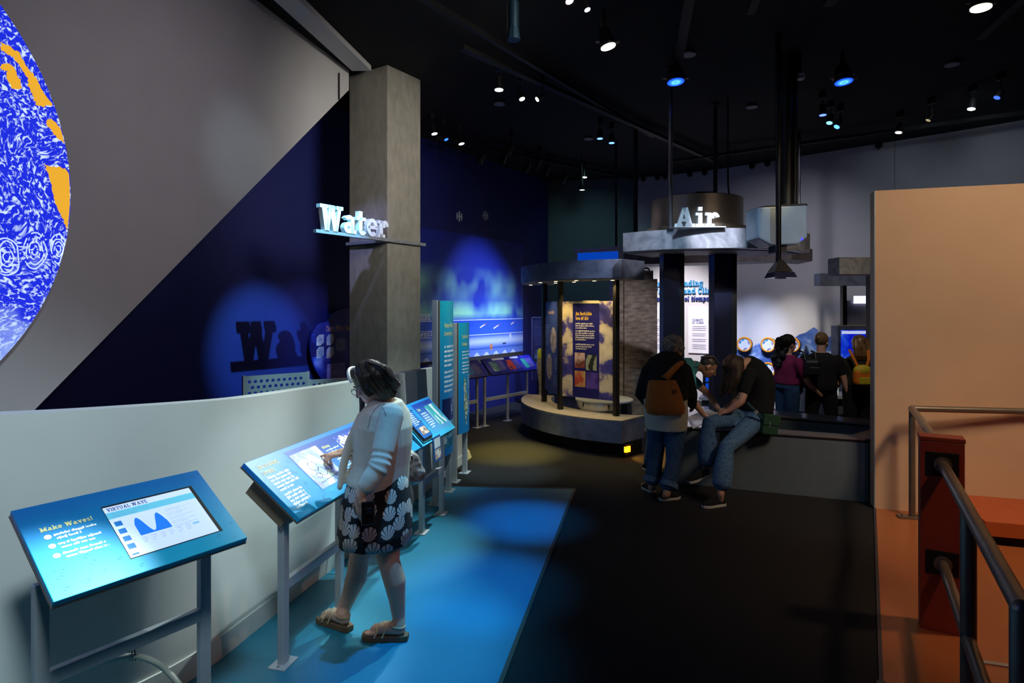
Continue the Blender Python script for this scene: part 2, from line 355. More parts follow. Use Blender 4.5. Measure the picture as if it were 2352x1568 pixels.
# ================================================================== STRUCTURE
ZC = 4.66
M_carpet = ramp_mat('carpet', [(.30, '#0c0d0e'), (.62, '#151617'), (.80, '#232526')], scale=180, detail=3, rough=1, bump=.4)
M_vinyl = mat('blue_vinyl', '#1f7590', .42, var=.04, scale=3)
M_ofloor = mat('orange_floor', '#a86238', .28, var=.08, scale=2, bump=.03, bscale=14)
M_black = mat('black_paint', '#0b0b0c', .8)
M_ceil = mat('black_ceiling', '#040404', .95)
M_bluewall = mat('blue_wall_paint', '#08145e', .62, var=.05, scale=2)
M_tealwall = mat('teal_grey_wall_paint', '#5a6c70', .75, var=.05, scale=2)
M_white = mat('white_wall_paint', '#c9c6c6', .8, var=.03, scale=3, bump=.04, bscale=120)
M_halfw = mat('off_white_paint', '#cdd2cc', .7, var=.03, scale=3, bump=.03, bscale=120)
M_backw = mat('grey_white_wall_paint', '#c4c2c4', .8, var=.03, scale=3)
M_cream = mat('cream_wall_paint', '#d8b592', .7, var=.04, scale=2, bump=.05, bscale=90)
M_conc = ramp_mat('board_marked_concrete', [(.2, '#7a756a'), (.5, '#88837a'), (.8, '#969186')], scale=7, detail=10, rough=.9, mapscale=(2, 2, .9), bump=.25)
M_red = mat('dark_red_paint', '#943a22', .5, var=.08)
M_orange = mat('orange_paint', '#b5562b', .45, var=.06)
M_steel = mat('dark_steel', '#7d7468', .34, .55, var=.15)
M_alu = mat('brushed_aluminium', '#a9adb0', .42, .5, var=.05)
M_greymetal = mat('grey_powder_coat', '#b2b8bb', .5, .2, var=.04)

# floor: dark carpet everywhere, vinyl field, orange painted field
struct(MB().bx(-9, -3, -.12, 12, 16, -.02).build('floor', M_carpet, origin=(0, 0, -.12)))
o = MB().bx(-9, -3, -.02, 12, 16, 0).build('floor_carpet', M_carpet, origin=(0, 0, -.02)); struct(o)
BASE = [(-2.75, 2.02), (-2.35, 2.25), (-2.0, 2.55), (-1.75, 2.9), (-1.607, 3.2), (-1.50, 3.63), (-1.394, 4.10), (-1.268, 4.586), (-1.05, 5.55), (-.823, 6.55), (-.523, 7.71)]
TOP = [(-2.78, 2.56, 1.415), (-2.5, 2.72, 1.41), (-2.2, 2.9, 1.4), (-1.905, 3.05, 1.4), (-1.74, 3.33, 1.38), (-1.60, 3.68, 1.355), (-1.47, 4.2, 1.33), (-1.345, 4.70, 1.305), (-1.14, 5.58, 1.27), (-.95, 6.4, 1.24), (-.80, 6.95, 1.22)]
e0 = PZ(1320, 1123, 0); e1 = PZ(1150, 1568, 0); d = (e1-e0).normalized(); e2 = e0+d*5.4
fl = PZ(985, 1116, 0)
poly = [(e0.x, e0.y), (fl.x, fl.y)]+[(b[0]+.0, b[1]) for b in reversed(BASE) if b[1] < 6.5]+[(-2.75, e2.y), (e2.x, e2.y)]
struct(MB().prism(poly, 0, .004).build('floor_blue', M_vinyl))
mb = MB(); mb.beam((e0.x, e0.y, .003), (e2.x, e2.y, .003), .025, .008); mb.beam((e0.x, e0.y, .003), (fl.x, fl.y, .003), .025, .008)
struct(mb.build('trim_1', mat('dark_trim', '#3a332b', .6)))
ow = [V(3.42, 5.745, 0), V(4.53, 5.395, 0), V(8.6, 4.15, 0)]     # foot of the cream wall
struct(MB().prism([(3.42, 5.745), (1.866, 3.08), (.3, .40), (.3, -1.5), (8.6, -1.5), (8.6, 4.15)], 0, .005).build('floor_orange', M_ofloor))
mb = MB(); mb.beam((3.42, 5.745, .006), (1.866, 3.08, .006), .02, .012); mb.beam((1.866, 3.08, .006), (.3, .40, .006), .04, .016)
struct(mb.build('trim_2', mat('dark_floor_trim', '#4a4a54', .4, .5)))
# ceiling and dark steel grid
struct(MB().bx(-9, -3, ZC, 12, 16, ZC+.2).build('ceiling', M_ceil, origin=(0, 0, ZC)))
for i, (a, b, wd, hh, zz) in enumerate([
        (P(960, 90, 5.2), P(1500, 330, 9.5), .05, .05, 0), (P(1060, 110, 6.2), P(1640, 395, 11), .08, .05, 0),
        (V(1.15, 3.4, 0), V(1.75, 6.4, 0), .09, .06, 0), (V(1.75, 3.4, 0), V(2.15, 5.5, 0), .07, .05, 0),
        (V(2.5, 3.6, 0), V(2.75, 5.3, 0), .09, .06, 0), (V(3.15, 3.6, 0), V(3.3, 5.1, 0), .07, .05, 0), (V(3.9, 3.5, 0), V(4.6, 6.0, 0), .08, .06, 0),
        (V(-1.2, 9.5, 0), V(2.6, 12.6, 0), .06, .06, 0), (V(2.8, 11.0, 0), V(7.2, 8.0, 0), .05, .05, 0)]):
    z = ZC-.10-.02*(i % 3)
    struct(MB().beam((a.x, a.y, z), (b.x, b.y, z), wd, hh).build('trim_%d' % (i+3), mat('ceiling_track_black', '#0e0e0f', .6, .2)))
# walls
WC = V(.79, 13.35, 0); WD = V(.5508, .8346, 0)
a = WC-WD*13.5
nb = V(-WD.y, WD.x, 0)
struct(MB().prism([(a.x, a.y), (WC.x, WC.y), ((WC+nb*.2).x, (WC+nb*.2).y), ((a+nb*.2).x, (a+nb*.2).y)], 0, ZC).build('wall_left', M_bluewall))
struct(MB().prism([(.79, 13.35), (2.64, 13.02), (2.68, 13.22), (.79, 13.57)], 0, ZC).build('wall_teal', M_tealwall))
def smooth_curve(pts, n):
    out = []
    for i in range(len(pts)-1):
        p0 = Vector(pts[max(i-1, 0)]); p1 = Vector(pts[i]); p2 = Vector(pts[i+1]); p3 = Vector(pts[min(i+2, len(pts)-1)])
        for k in range(n):
            t = k/n; out.append(.5*((2*p1)+(p2-p0)*t+(2*p0-5*p1+4*p2-p3)*t*t+(3*p1-p0-3*p2+p3)*t**3))
    out.append(Vector(pts[-1])); return out
BW = smooth_curve([(2.64, 13.0, 0), (3.6, 12.55, 0), (4.55, 11.85, 0), (5.5, 10.95, 0), (6.55, 9.97, 0), (7.55, 8.99, 0), (9.3, 7.0, 0)], 5)
BWo = [p+V(.14, .16, 0) for p in BW]
o = struct(MB().strip_prism(BW, BWo, 0, ZC).build('wall_back', M_backw))
struct(MB().bx(-9, -3.2, 0, 12, -3, ZC).build('wall_behind', M_black))
struct(MB().bx(9.3, -3, 0, 9.5, 7.2, ZC).build('wall_right', M_black))
struct(MB().bx(-9.2, -3, 0, -9, 16, ZC).build('wall_far_left', M_black))
def bw_at(px):
    """point on the curved back wall seen at column px, with tangent and normal"""
    r = (px-CX)/FPX
    for i in range(len(BW)-1):
        f0 = BW[i].x-r*BW[i].y; f1 = BW[i+1].x-r*BW[i+1].y
        if f0 <= 0 <= f1:
            t = f0/(f0-f1); p = BW[i].lerp(BW[i+1], t); tg = (BW[i+1]-BW[i]).normalized(); return p, tg, V(tg.y, -tg.x, 0)
    return BW[-1], V(1, 0, 0), V(0, -1, 0)
# vertical seams on the back wall
for px in (2055,):
    p, tg, nn = bw_at(px); struct(MB().box(p+nn*.002+V(0, 0, ZC/2), (.006, .006, ZC)).build('trim_20', mat('seam', '#77777c', .8)))
# diagonal white wall (soffit cut) and the beam in front of it
wp = lambda Y: V(-1.9-.2474*(7.1-Y), Y, 0)
fr = Frame(wp(1.0), (wp(7.1)-wp(1.0)), (0, 0, 1))
Ld = (wp(7.1)-wp(1.0)).length
def ws(Y): return (wp(Y)-wp(1.0)).length
zl = lambda Y: 1.293+(Y-3.538)*(4.416-1.293)/(7.086-3.538)
mb = MB(fr)
yb = 3.538-1.293/((4.416-1.293)/(7.086-3.538))
prof = [(ws(yb), 0), (ws(7.1), zl(7.1)), (ws(7.1), ZC), (0, ZC), (0, 0)]
mb.prism(prof, 0, -.16); struct(mb.build('wall_diagonal', M_white))
b0 = V(-1.63, 6.95, 0); bd = V(-.165, -1, 0).normalized(); bn = V(-bd.y, bd.x, 0)*-1
pts = [V(-1.61, 6.97, 0), V(-1.83, 6.97, 0)]; pts += [pts[1]+bd*7.5, pts[0]+bd*7.5]
struct(MB().prism([(p.x, p.y) for p in pts], 4.60, ZC+.02).build('trim_21', M_white))
struct(MB().box(wp(6.85)+V(.02, 0, 4.38), (.012, .012, .30)).build('trim_22', M_black))
# concrete pillar
pc = V(-1.418, 6.94, 0); DL = V(-.8346, .5508, 0)
pl = [pc, pc+WD*.558, pc+WD*.558+DL*.633, pc+DL*.633]
struct(MB().prism([(p.x, p.y) for p in pl], 0, ZC).build('pillar', M_conc, bevel=.008))
# leaning, curving half wall with its cap and baseboard
def half_wall():
    n = 5
    B = smooth_curve([(b[0], b[1], 0) for b in BASE], n); T = smooth_curve(TOP, n)
    rings = []
    for i, (b, t) in enumerate(zip(B, T)):
        tg = (B[min(i+1, len(B)-1)]-B[max(i-1, 0)]).normalized(); nn = V(-tg.y, tg.x, 0)
        rings.append([b, t, t+nn*.11, b+nn*.16])
    struct(MB().loft(rings).build('wall_half', M_halfw, smooth=True))
    # baseboard standing proud of the leaning face
    rr = []
    for i, (b, t) in enumerate(zip(B, T)):
        tg = (B[min(i+1, len(B)-1)]-B[max(i-1, 0)]).normalized(); nn = V(tg.y, -tg.x, 0)
        q = b.lerp(t, .085)
        rr.append([b+nn*.012, b+nn*.012+V(0, 0, .01), q+nn*.012, q+nn*.001, b-nn*.03])
    struct(MB().loft(rr).build('baseboard_half', M_halfw, smooth=True))
half_wall()
# cream partition on the right, with red-orange field
cw = [V(3.42, 5.745, 0), V(4.53, 5.395, 0), V(8.6, 4.15, 0)]
th = V(.05, .16, 0)
poly = [(p.x, p.y) for p in cw]+[((p+th).x, (p+th).y) for p in reversed(cw)]
struct(MB().prism(poly, 0, 2.995).build('wall_cream', M_cream))
mb = MB(); mb.beam(cw[0]+V(-.004, -.004, 1.5), cw[0]+V(-.004, -.004, 2.99), .012, .012); mb.beam(cw[0]+V(-.004, -.004, .0), cw[0]+V(-.004, -.004, 1.5), .012, .012)
struct(mb.build('trim_23', M_greymetal))
# low orange plinth along the cream wall
wd = (cw[2]-cw[1]).normalized(); wn = V(wd.y, -wd.x, 0)
a = V(3.98, 5.565, 0); b = a+wd*4.3
pp = [a, b, b+wn*.75, a+wn*.75]
root = struct(MB().prism([((p).x, (p).y) for p in [a, b, b+wn*.70, a+wn*.70]], 0, .08).build('trim_24', M_black))
struct(MB().prism([(p.x, p.y) for p in pp], .08, .20).build('trim_25', M_orange, bevel=.006))
struct(MB().beam(PZ(2245, 1519, .006), PZ(2352, 1535, .006), .03, .012).build('trim_26', M_alu))
# ================================================================== LEFT EXHIBITS
M_txt = mat('white_print', '#e8f4f8', .5, var=.02)
M_ytxt = mat('pale_yellow_print', '#e9e29a', .5, var=.02)
M_gold = mat('golden_print', '#e3b62c', .5, var=.03)
M_navy = mat('navy_print', '#0b2f86', .45, var=.05)
M_dark = mat('near_black', '#0e0e10', .5)
M_edge = mat('brown_board_edge', '#6a5546', .7)
def grad_print(name, c0, c1, o, axis, length, c2=None):
    """printed panel whose ink runs from one blue to another along the board"""
    m = bpy.data.materials.new(name); m.use_nodes = True; N = m.node_tree.nodes; L = m.node_tree.links; b = N['Principled BSDF']
    b.inputs['Roughness'].default_value = .38
    g = N.new('ShaderNodeNewGeometry'); s1 = N.new('ShaderNodeVectorMath'); s1.operation = 'SUBTRACT'; s1.inputs[1].default_value = tuple(o)
    L.new(g.outputs['Position'], s1.inputs[0])
    d = N.new('ShaderNodeVectorMath'); d.operation = 'DOT_PRODUCT'; d.inputs[1].default_value = tuple(Vector(axis)/length); L.new(s1.outputs[0], d.inputs[0])
    nz = N.new('ShaderNodeTexNoise'); nz.inputs['Scale'].default_value = 22; L.new(s1.outputs[0], nz.inputs['Vector'])
    ma = N.new('ShaderNodeMath'); ma.operation = 'MULTIPLY_ADD'; ma.inputs[1].default_value = .12; L.new(nz.outputs['Fac'], ma.inputs[0]); L.new(d.outputs['Value'], ma.inputs[2])
    cr = N.new('ShaderNodeValToRGB'); L.new(ma.outputs[0], cr.inputs[0])
    cr.color_ramp.elements[0].color = lin(c0)+(1,); cr.color_ramp.elements[1].color = lin(c1)+(1,)
    L.new(cr.outputs[0], b.inputs['Base Color']); return m
M_lgrey = M_greymetal
# ---- globe projection disc on the diagonal wall
def globe_material():
    m = bpy.data.materials.new('ocean_current_globe'); m.use_nodes = True; N = m.node_tree.nodes; L = m.node_tree.links; b = N['Principled BSDF']
    tc = N.new('ShaderNodeTexCoord'); mp = N.new('ShaderNodeMapping'); L.new(tc.outputs['UV'], mp.inputs['Vector'])
    # swirling streaks: noise warped by noise, cut hard
    wn = N.new('ShaderNodeTexNoise'); wn.inputs['Scale'].default_value = 5; wn.inputs['Detail'].default_value = 3; L.new(mp.outputs[0], wn.inputs['Vector'])
    mix = N.new('ShaderNodeVectorMath'); mix.operation = 'MULTIPLY_ADD'; mix.inputs[1].default_value = (.14, .14, 0); L.new(wn.outputs['Color'], mix.inputs[0]); L.new(mp.outputs[0], mix.inputs[2])
    t1 = N.new('ShaderNodeTexNoise'); t1.inputs['Scale'].default_value = 105; t1.inputs['Detail'].default_value = 3; t1.inputs['Distortion'].default_value = .9; L.new(mix.outputs[0], t1.inputs['Vector'])
    c1 = N.new('ShaderNodeValToRGB'); L.new(t1.outputs['Fac'], c1.inputs[0])
    for e, (p, c) in zip(c1.color_ramp.elements, [(.52, '#0a22d8'), (.64, '#cfe4ff')]): e.position = p; e.color = lin(c)+(1,)
    # pale southern waters
    sx = N.new('ShaderNodeSeparateXYZ'); L.new(mp.outputs[0], sx.inputs[0])
    t2 = N.new('ShaderNodeTexNoise'); t2.inputs['Scale'].default_value = 7; t2.inputs['Detail'].default_value = 5; L.new(mp.outputs[0], t2.inputs['Vector'])
    ad = N.new('ShaderNodeMath'); ad.operation = 'MULTIPLY_ADD'; ad.inputs[1].default_value = -1.6; L.new(sx.outputs['Y'], ad.inputs[0])
    hf = N.new('ShaderNodeMath'); hf.operation = 'ADD'; hf.inputs[1].default_value = .28; L.new(t2.outputs['Fac'], hf.inputs[0]); L.new(hf.outputs[0], ad.inputs[2])
    c2 = N.new('ShaderNodeValToRGB'); L.new(ad.outputs[0], c2.inputs[0]); c2.color_ramp.elements[0].position = .34; c2.color_ramp.elements[1].position = .62
    mx = N.new('ShaderNodeMix'); mx.data_type = 'RGBA'; L.new(c2.outputs[0], mx.inputs['Factor']); L.new(c1.outputs[0], mx.inputs['A']); mx.inputs['B'].default_value = lin('#a9c6f4')+(1,)
    L.new(mx.outputs['Result'], b.inputs['Emission Color']); b.inputs['Emission Strength'].default_value = 1.05
    b.inputs['Base Color'].default_value = (.05, .06, .2, 1); b.inputs['Roughness'].default_value = .9
    return m
fw = (wp(7.1)-wp(1.0)).normalized(); fn = V(fw.y, -fw.x, 0)
gc = V(-3.06, 2.411, 2.58); GR = 1.365
FG = Frame(gc+fn*.004, fw, (0, 0, 1), fn)
g = thing('globe_display', 'large round glowing globe map of swirling blue ocean currents on the white wall', 'display', gc-V(0, 0, GR))
def disc_uv(mb_pts, name, m, parent, fr, z):
    me = bpy.data.meshes.new(name); off = worldloc(parent)
    n = len(mb_pts); me.from_pydata([tuple(fr((x, y, z))-off) for x, y in mb_pts], [], [tuple(range(n))])
    uv = me.uv_layers.new(); uv.data.foreach_set('uv', [c for l in me.loops for c in ((mb_pts[l.vertex_index][0]/GR+1)/2, (mb_pts[l.vertex_index][1]/GR+1)/2)])
    me.materials.append(m); o = bpy.data.objects.new(name, me); COL.objects.link(o); o.parent = parent; return o
circ = [(GR*math.cos(2*math.pi*k/96), GR*math.sin(2*math.pi*k/96)) for k in range(96)]
MB(FG).prism(circ, .0, .028).build('disc', mat('disc_rim', '#8a8a92', .7), g)
disc_uv(circ, 'ocean_map', globe_material(), g, FG, .030)
M_land = mat('land_map_orange', '#e3a92f', .9, emit='#f0b030', es=.85, var=.1, scale=6)
def gpx(x, y):      # photo column/row on the disc -> disc coordinates
    o, u = FG.o, FG.u; dd = V((x-CX)/FPX, 1, -(y-HY)/FPX); c = V(0, 0, CAMZ)
    t = (o-c).dot(FG.n)/dd.dot(FG.n); p = c+dd*t-o; return (p.dot(u), p.z)
def inside(p, r=GR*.995):
    l = math.hypot(*p); return p if l <= r else (p[0]*r/l, p[1]*r/l)
def rough_poly(pts, amp, seed):
    R = random.Random(seed); out = []
    for i, a in enumerate(pts):
        b = pts[(i+1) % len(pts)]
        for k in range(4):
            t = k/4; out.append(inside((a[0]*(1-t)+b[0]*t+R.uniform(-amp, amp), a[1]*(1-t)+b[1]*t+R.uniform(-amp, amp))))
    return out
for nm, px, sd in (('land_south', [(92, 378), (105, 382), (125, 384), (143, 388), (160, 430), (162, 470), (158, 528), (143, 530), (138, 512), (130, 492), (120, 478), (115, 455), (108, 425), (100, 400)], 3),
                   ('land_north', [(-8, 96), (18, 112), (33, 122), (48, 150), (65, 170), (78, 190), (92, 215), (112, 242), (90, 245), (75, 243), (68, 232), (62, 212), (55, 195), (52, 175), (40, 160), (28, 143), (18, 130), (8, 128), (-8, 116)], 4),
                   ('land_island', [(-8, 150), (10, 147), (20, 152), (28, 168), (38, 190), (38, 203), (25, 207), (15, 203), (8, 185), (5, 165), (-8, 162)], 5),
                   ('land_cape', [(95, 278), (108, 275), (120, 283), (136, 310), (142, 332), (120, 318), (110, 302), (98, 287)], 6)):
    pts = rough_poly([gpx(*p) for p in px], .006, sd)
    MB(FG).add([(x, y, .032) for x, y in pts], [tuple(range(len(pts)))]).build(nm, M_land, g)
R = random.Random(12)
ring = MB(FG)
for cx, cy, r0 in ((70, 575, .085), (125, 572, .07), (5, 590, .09)):          # swirls of current
    x0, y0 = gpx(cx, cy)
    for k in range(4):
        rr = r0*(k+1)/4; a0 = R.uniform(0, 6); n = 22; w1, w2 = R.uniform(0, 6), R.uniform(.05, .12)
        arc = [(x0+rr*(.78+w2*math.sin(3*j/n*6.28+w1))*math.cos(a0+5.6*j/n), y0+rr*(1.2+w2*math.sin(2*j/n*6.28+w1))*math.sin(a0+5.6*j/n)) for j in range(n+1)]
        for j in range(n):
            if R.random() < .12: continue
            (ax, ay), (bx_, by_) = inside(arc[j]), inside(arc[j+1]); q = .55 if j in (0, n-1) else 1
            dx, dy = bx_-ax, by_-ay; L = math.hypot(dx, dy) or 1; ox, oy = -dy/L*.0036*q, dx/L*.0036*q
            ring.add([(ax-ox, ay-oy, .0315), (bx_-ox, by_-oy, .0315), (bx_+ox, by_+oy, .0315), (ax+ox, ay+oy, .0315)], [(0, 1, 2, 3)])
ring.build('current_swirls', mat('pale_current_glow', '#cfe4ff', .9, emit='#cfe4ff', es=.9, var=.02), g)

# ---- Water sign on the pillar
fs = Frame(pc+V(0, 0, 0), WD, (0, 0, 1), V(WD.y, -WD.x, 0))
t = thing('water_sign', 'cyan-lit sign reading Water on a bar clamped to the concrete pillar', 'sign', pc+V(0, 0, 2.63))
M_sign = mat('white_sign_face', '#dfe9ea', .45, var=.02)
mb = MB(fs); mb.bx(-1.03, 2.640, .004, .60, 2.675, .05); mb.build('bar', M_alu, t, bevel=.002)
fl_ = Frame(pc, DL, (0, 0, 1), V(-WD.x, -WD.y, 0))
MB(fl_).bx(-.0, 2.635, .002, .66, 2.670, .03).build('strap', M_alu, t, bevel=.002)
sz = .262; wdt = text_width('Water', 1, .02); kx = .955/(wdt*sz)
x = -.99
for ch in 'Water':
    mb = MB(fs); x1 = slab_text(mb, ch, x, 2.674, sz, .06, .0, .02, wid=kx); mb.build('letter', M_sign, t); x = x1
for sx_ in (.12, .48):
    MB(fs).disc(V(sx_, 2.657, .05), .008, (0, 0, 1), .004, 10).build('bolt', M_steel, t)

# ---- reading stands
def stand(name, label, o, th, ph, wd, hh, legs, bar_z, board_mat, box=True, back=.5, deep=.07, legw=.05):
    th = math.radians(th); ph = math.radians(ph); o = Vector(o)
    u = V(math.cos(th), math.sin(th), 0); nh = V(-math.sin(th), math.cos(th), 0)
    v = nh*math.cos(ph)+V(0, 0, 1)*math.sin(ph)
    F = Frame(o, u, v)
    root = thing(name, label, 'info stand', F((wd/2, hh*back, 0))*1.0*Vector((1, 1, 0)) if False else V(*(F((wd/2, hh*back, 0)).xy), 0))
    pan = MB(F).bx(0, 0, -.028, wd, hh, 0).build('panel', board_mat, root, bevel=.003)
    MB(F).bx(-.002, -.002, -.034, wd+.002, hh+.002, -.029).build('panel_edge', M_edge, root)
    if box: MB(F).bx(wd*.03, hh*.16, -.034-deep, wd*.97, hh*.80, -.0345).build('housing', mat('housing_brown', '#7a6a55', .7) if box == 'brown' else M_greymetal, root, bevel=.004)
    tops = []
    for s in legs:
        p = F((s, hh*back, 0)); zt = p.z-.05-deep
        g0 = V(p.x, p.y, 0)
        lg = MB().box((p.x, p.y, zt/2+.004), (legw, legw*.8, zt-.008), th).build('leg', M_lgrey, root, bevel=.004)
        MB().box((p.x, p.y, .006), (.13, .10, .012), th).build('foot_plate', M_greymetal, root, bevel=.002)
        for sx in (-.045, .045): MB().disc(g0+u*sx+V(0, 0, .012), .009, (0, 0, 1), .008, 8).build('bolt', M_alu, root)
        tops.append((p, zt))
    a, b = tops[0][0], tops[-1][0]
    MB().beam((a.x, a.y, bar_z), (b.x, b.y, bar_z), .035, .055).build('crossbar', M_lgrey, root, bevel=.003)
    MB().beam((a.x, a.y, tops[0][1]-.02), (b.x, b.y, tops[-1][1]-.02), .045, .045).build('top_rail', M_lgrey, root, bevel=.003)
    return root, pan, F
def prints(pan, F, name, m, fn_, z=.0012):
    mb = MB(F); fn_(mb, z); return mb.build(name, m, pan, recalc=False)
def bubbles(pan, F, wd, hh, n, seed, area=None):
    R = random.Random(seed); mb = MB(F)
    for _ in range(n):
        x, y = R.uniform(.02, wd-.02), R.uniform(.02, hh-.02)
        if area and area(x, y): continue
        r = R.uniform(.004, .012)
        for k in range(14):
            if k > 10: continue
            q0, q1 = 2*math.pi*k/14, 2*math.pi*(k+1)/14
            mb.add([(x+math.cos(q)*rr, y+math.sin(q)*rr, .0008) for q, rr in ((q0, r), (q1, r), (q1, r*.82), (q0, r*.82))], [(0, 1, 2, 3)])
    mb.build('bubble_print', mat('bubble_ink', '#1c7aa6', .4), pan, recalc=False)
# stand 1: Make Waves!
o1 = V(-1.632, 2.169, .85); th1 = math.radians(55); ax1 = V(math.cos(th1), math.sin(th1), 0)
ph1 = math.radians(28.9); v1 = V(-math.sin(th1), math.cos(th1), 0)*math.cos(ph1)+V(0, 0, 1)*math.sin(ph1)
M_p1 = grad_print('wave_panel_print', '#14a9d0', '#0a68ae', o1, v1, .5)
root, pan, F = stand('reading_stand', 'tilted blue panel headed Make Waves with a built-in graph screen', o1, 55, 28.9, .744, .50, (.03, .66), .48, M_p1, True)
prints(pan, F, 'title_text', M_ytxt, lambda m, z: slab_text(m, 'Make Waves!', .056, .343, .024, 0, z, wid=.80))
def bl(m, z):
    for i, y in enumerate((.305, .253, .20)):
        m.flat_disc(.070, y+.006, .0125, z)
        text_lines(m, .090, y+.004, .15, 1, .018, z, .6, seed=i, last=1); text_lines(m, .095, y-.017, .15, 1, .018, z, .6, seed=i+9, last=(.6, .8, 1)[i])
prints(pan, F, 'body_text', M_txt, bl)
bubbles(pan, F, .744, .5, 70, 4, lambda x, y: (.26 < x < .69 and .06 < y < .43) or (y > .17 and x < .27))
MB(F).rect(.284, .082, .668, .402, .0010).build('screen_bezel', M_dark, pan, recalc=False)
sc = MB(F).rect(.286, .086, .652, .392, .0016).build('screen', mat('lit_screen_white', '#c8d4f4', .3, emit='#b9cdf6', es=.62, var=.01), pan, recalc=False)
E_ = lambda n, c, e=.5: mat('screen_'+n, c, .4, emit=c, es=e, var=.02)
def sprint(n, m, f):
    mb = MB(F); f(mb, .0021); o = mb.build(n, m, pan, recalc=False); return o
sprint('header_band', E_('band', '#62bcd6'), lambda m, z: m.rect(.286, .318, .652, .357, z))
sprint('screen_title', E_('ink', '#53628f', .2), lambda m, z: slab_text(m, 'VIRTUAL WAVE', .297, .364, .020, 0, z, wid=.72))
def wv(m, z):
    n = 40; x0, x1 = .362, .490
    top = []
    for i in range(n+1):
        t = i/n; a = .225+.048*math.cos((t*1.55-.22)*2*math.pi)-.0
        top.append((x0+(x1-x0)*t, a+ (.018 if t < 1 else 0)))
    m.add([(x0, .186, z)]+[(a, b, z) for a, b in top]+[(x1, .186, z)], [tuple(range(n+3))])
sprint('wave_graph', E_('wave', '#1c74dd', .55), wv)
def sq(m, z):
    for i in range(4): m.rect(.297, .270-i*.046, .325, .298-i*.046, z)
    m.rect(.297, .096, .322, .105, z)
sprint('thumbnail', E_('thumb', '#1f6fbe', .45), sq)
def st(m, z):
    text_lines(m, .300, .345, .17, 3, .010, z, .35, 3)
    for i in range(5): text_lines(m, .500, .292-i*.026, .11, 2, .010, z, .22, 20+i)
    for i in range(6): text_lines(m, .360+i*.036, .170, .024, 3, .012, z, .25, 40+i)
sprint('screen_text', E_('fine', '#8398c4', .2), st)
sprint('screen_button', E_('button', '#7fb4ec', .5), lambda m, z: m.rect(.572, .165, .600, .176, z))
# stand 2: Life-Sustaining Currents
o2 = V(-1.079, 3.107, .82); th2 = math.radians(76.5); u2 = V(math.cos(th2), math.sin(th2), 0); ph2 = math.radians(38.7)
v2 = V(-math.sin(th2), math.cos(th2), 0)*math.cos(ph2)+V(0, 0, 1)*math.sin(ph2)
M_p2 = grad_print('currents_panel_print', '#14a8dc', '#0a74cc', o2, v2, .425)
root, pan, F = stand('reading_stand', 'long tilted panel headed Life-Sustaining Currents under the pointing finger', o2, 76.5, 38.7, 1.627, .425, (.10, .69, 1.40), .42, M_p2, 'brown', back=.5, deep=.12)
prints(pan, F, 'title_text', M_ytxt, lambda m, z: slab_text(m, 'Life-Sustaining', .045, .352, .030, 0, z, wid=.52))
prints(pan, F, 'title_text', M_ytxt, lambda m, z: slab_text(m, 'Currents', .042, .310, .030, 0, z, wid=.54))
prints(pan, F, 'body_text', M_txt, lambda m, z: (text_lines(m, .046, .278, .205, 5, .0235, z, .62, 5), text_lines(m, .044, .150, .17, 5, .0235, z, .62, 6)))
prints(pan, F, 'navy_block', grad_print('navy_fade_print', '#2a9cd8', '#0b3c9a', o2, v2, .36), lambda m, z: m.rect(.315, .07, 1.60, .395, z*.6))
prints(pan, F, 'photo_map', ramp_mat('ocean_map_print', [(.40, '#a3a9ea'), (.50, '#b4b8f0'), (.53, '#fbf8e0'), (.7, '#fffbe4')], scale=9, detail=6, dist=.6), lambda m, z: m.rect(.325, .085, .60, .362, z))
def gy(m, z):
    for cx, cy, r in ((.42, .24, .038), (.455, .185, .034), (.40, .17, .022), (.53, .20, .03)):
        for k in range(20):
            if k % 5 == 4: continue
            q0, q1 = 2*math.pi*k/20, 2*math.pi*(k+1)/20
            m.add([(cx+math.cos(q)*rr, cy+math.sin(q)*rr, z) for q, rr in ((q0, r), (q1, r), (q1, r-.004), (q0, r-.004))], [(0, 1, 2, 3)])
    for i in range(3): m.rect(.36+i*.06, .12+.004*i, .41+i*.06, .124+.004*i, z)
prints(pan, F, 'gyre_arrows', mat('map_ink', '#2d2c66', .5), gy, .0018)
prints(pan, F, 'subtitle_text', M_ytxt, lambda m, z: slab_text(m, 'Mixing', .635, .318, .020, 0, z, wid=.8), .0018)
prints(pan, F, 'caption_text', M_txt, lambda m, z: (text_lines(m, .64, .292, .17, 2, .022, z, .45, 8), text_lines(m, .66, .23, .24, 6, .022, z, .45, 9), text_lines(m, 1.12, .32, .3, 8, .022, z, .45, 19)), .0018)
prints(pan, F, 'photo_print', ramp_mat('ice_photo_print', [(.42, '#0a2b9c'), (.5, '#2b49b8'), (.52, '#f2f3ee'), (.8, '#ffffff')], scale=16, detail=5, dist=1.5), lambda m, z: m.rect(.815, .265, 1.06, .365, z), .0018)
bubbles(pan, F, 1.627, .425, 150, 5, lambda x, y: x > .31 and y > .07)
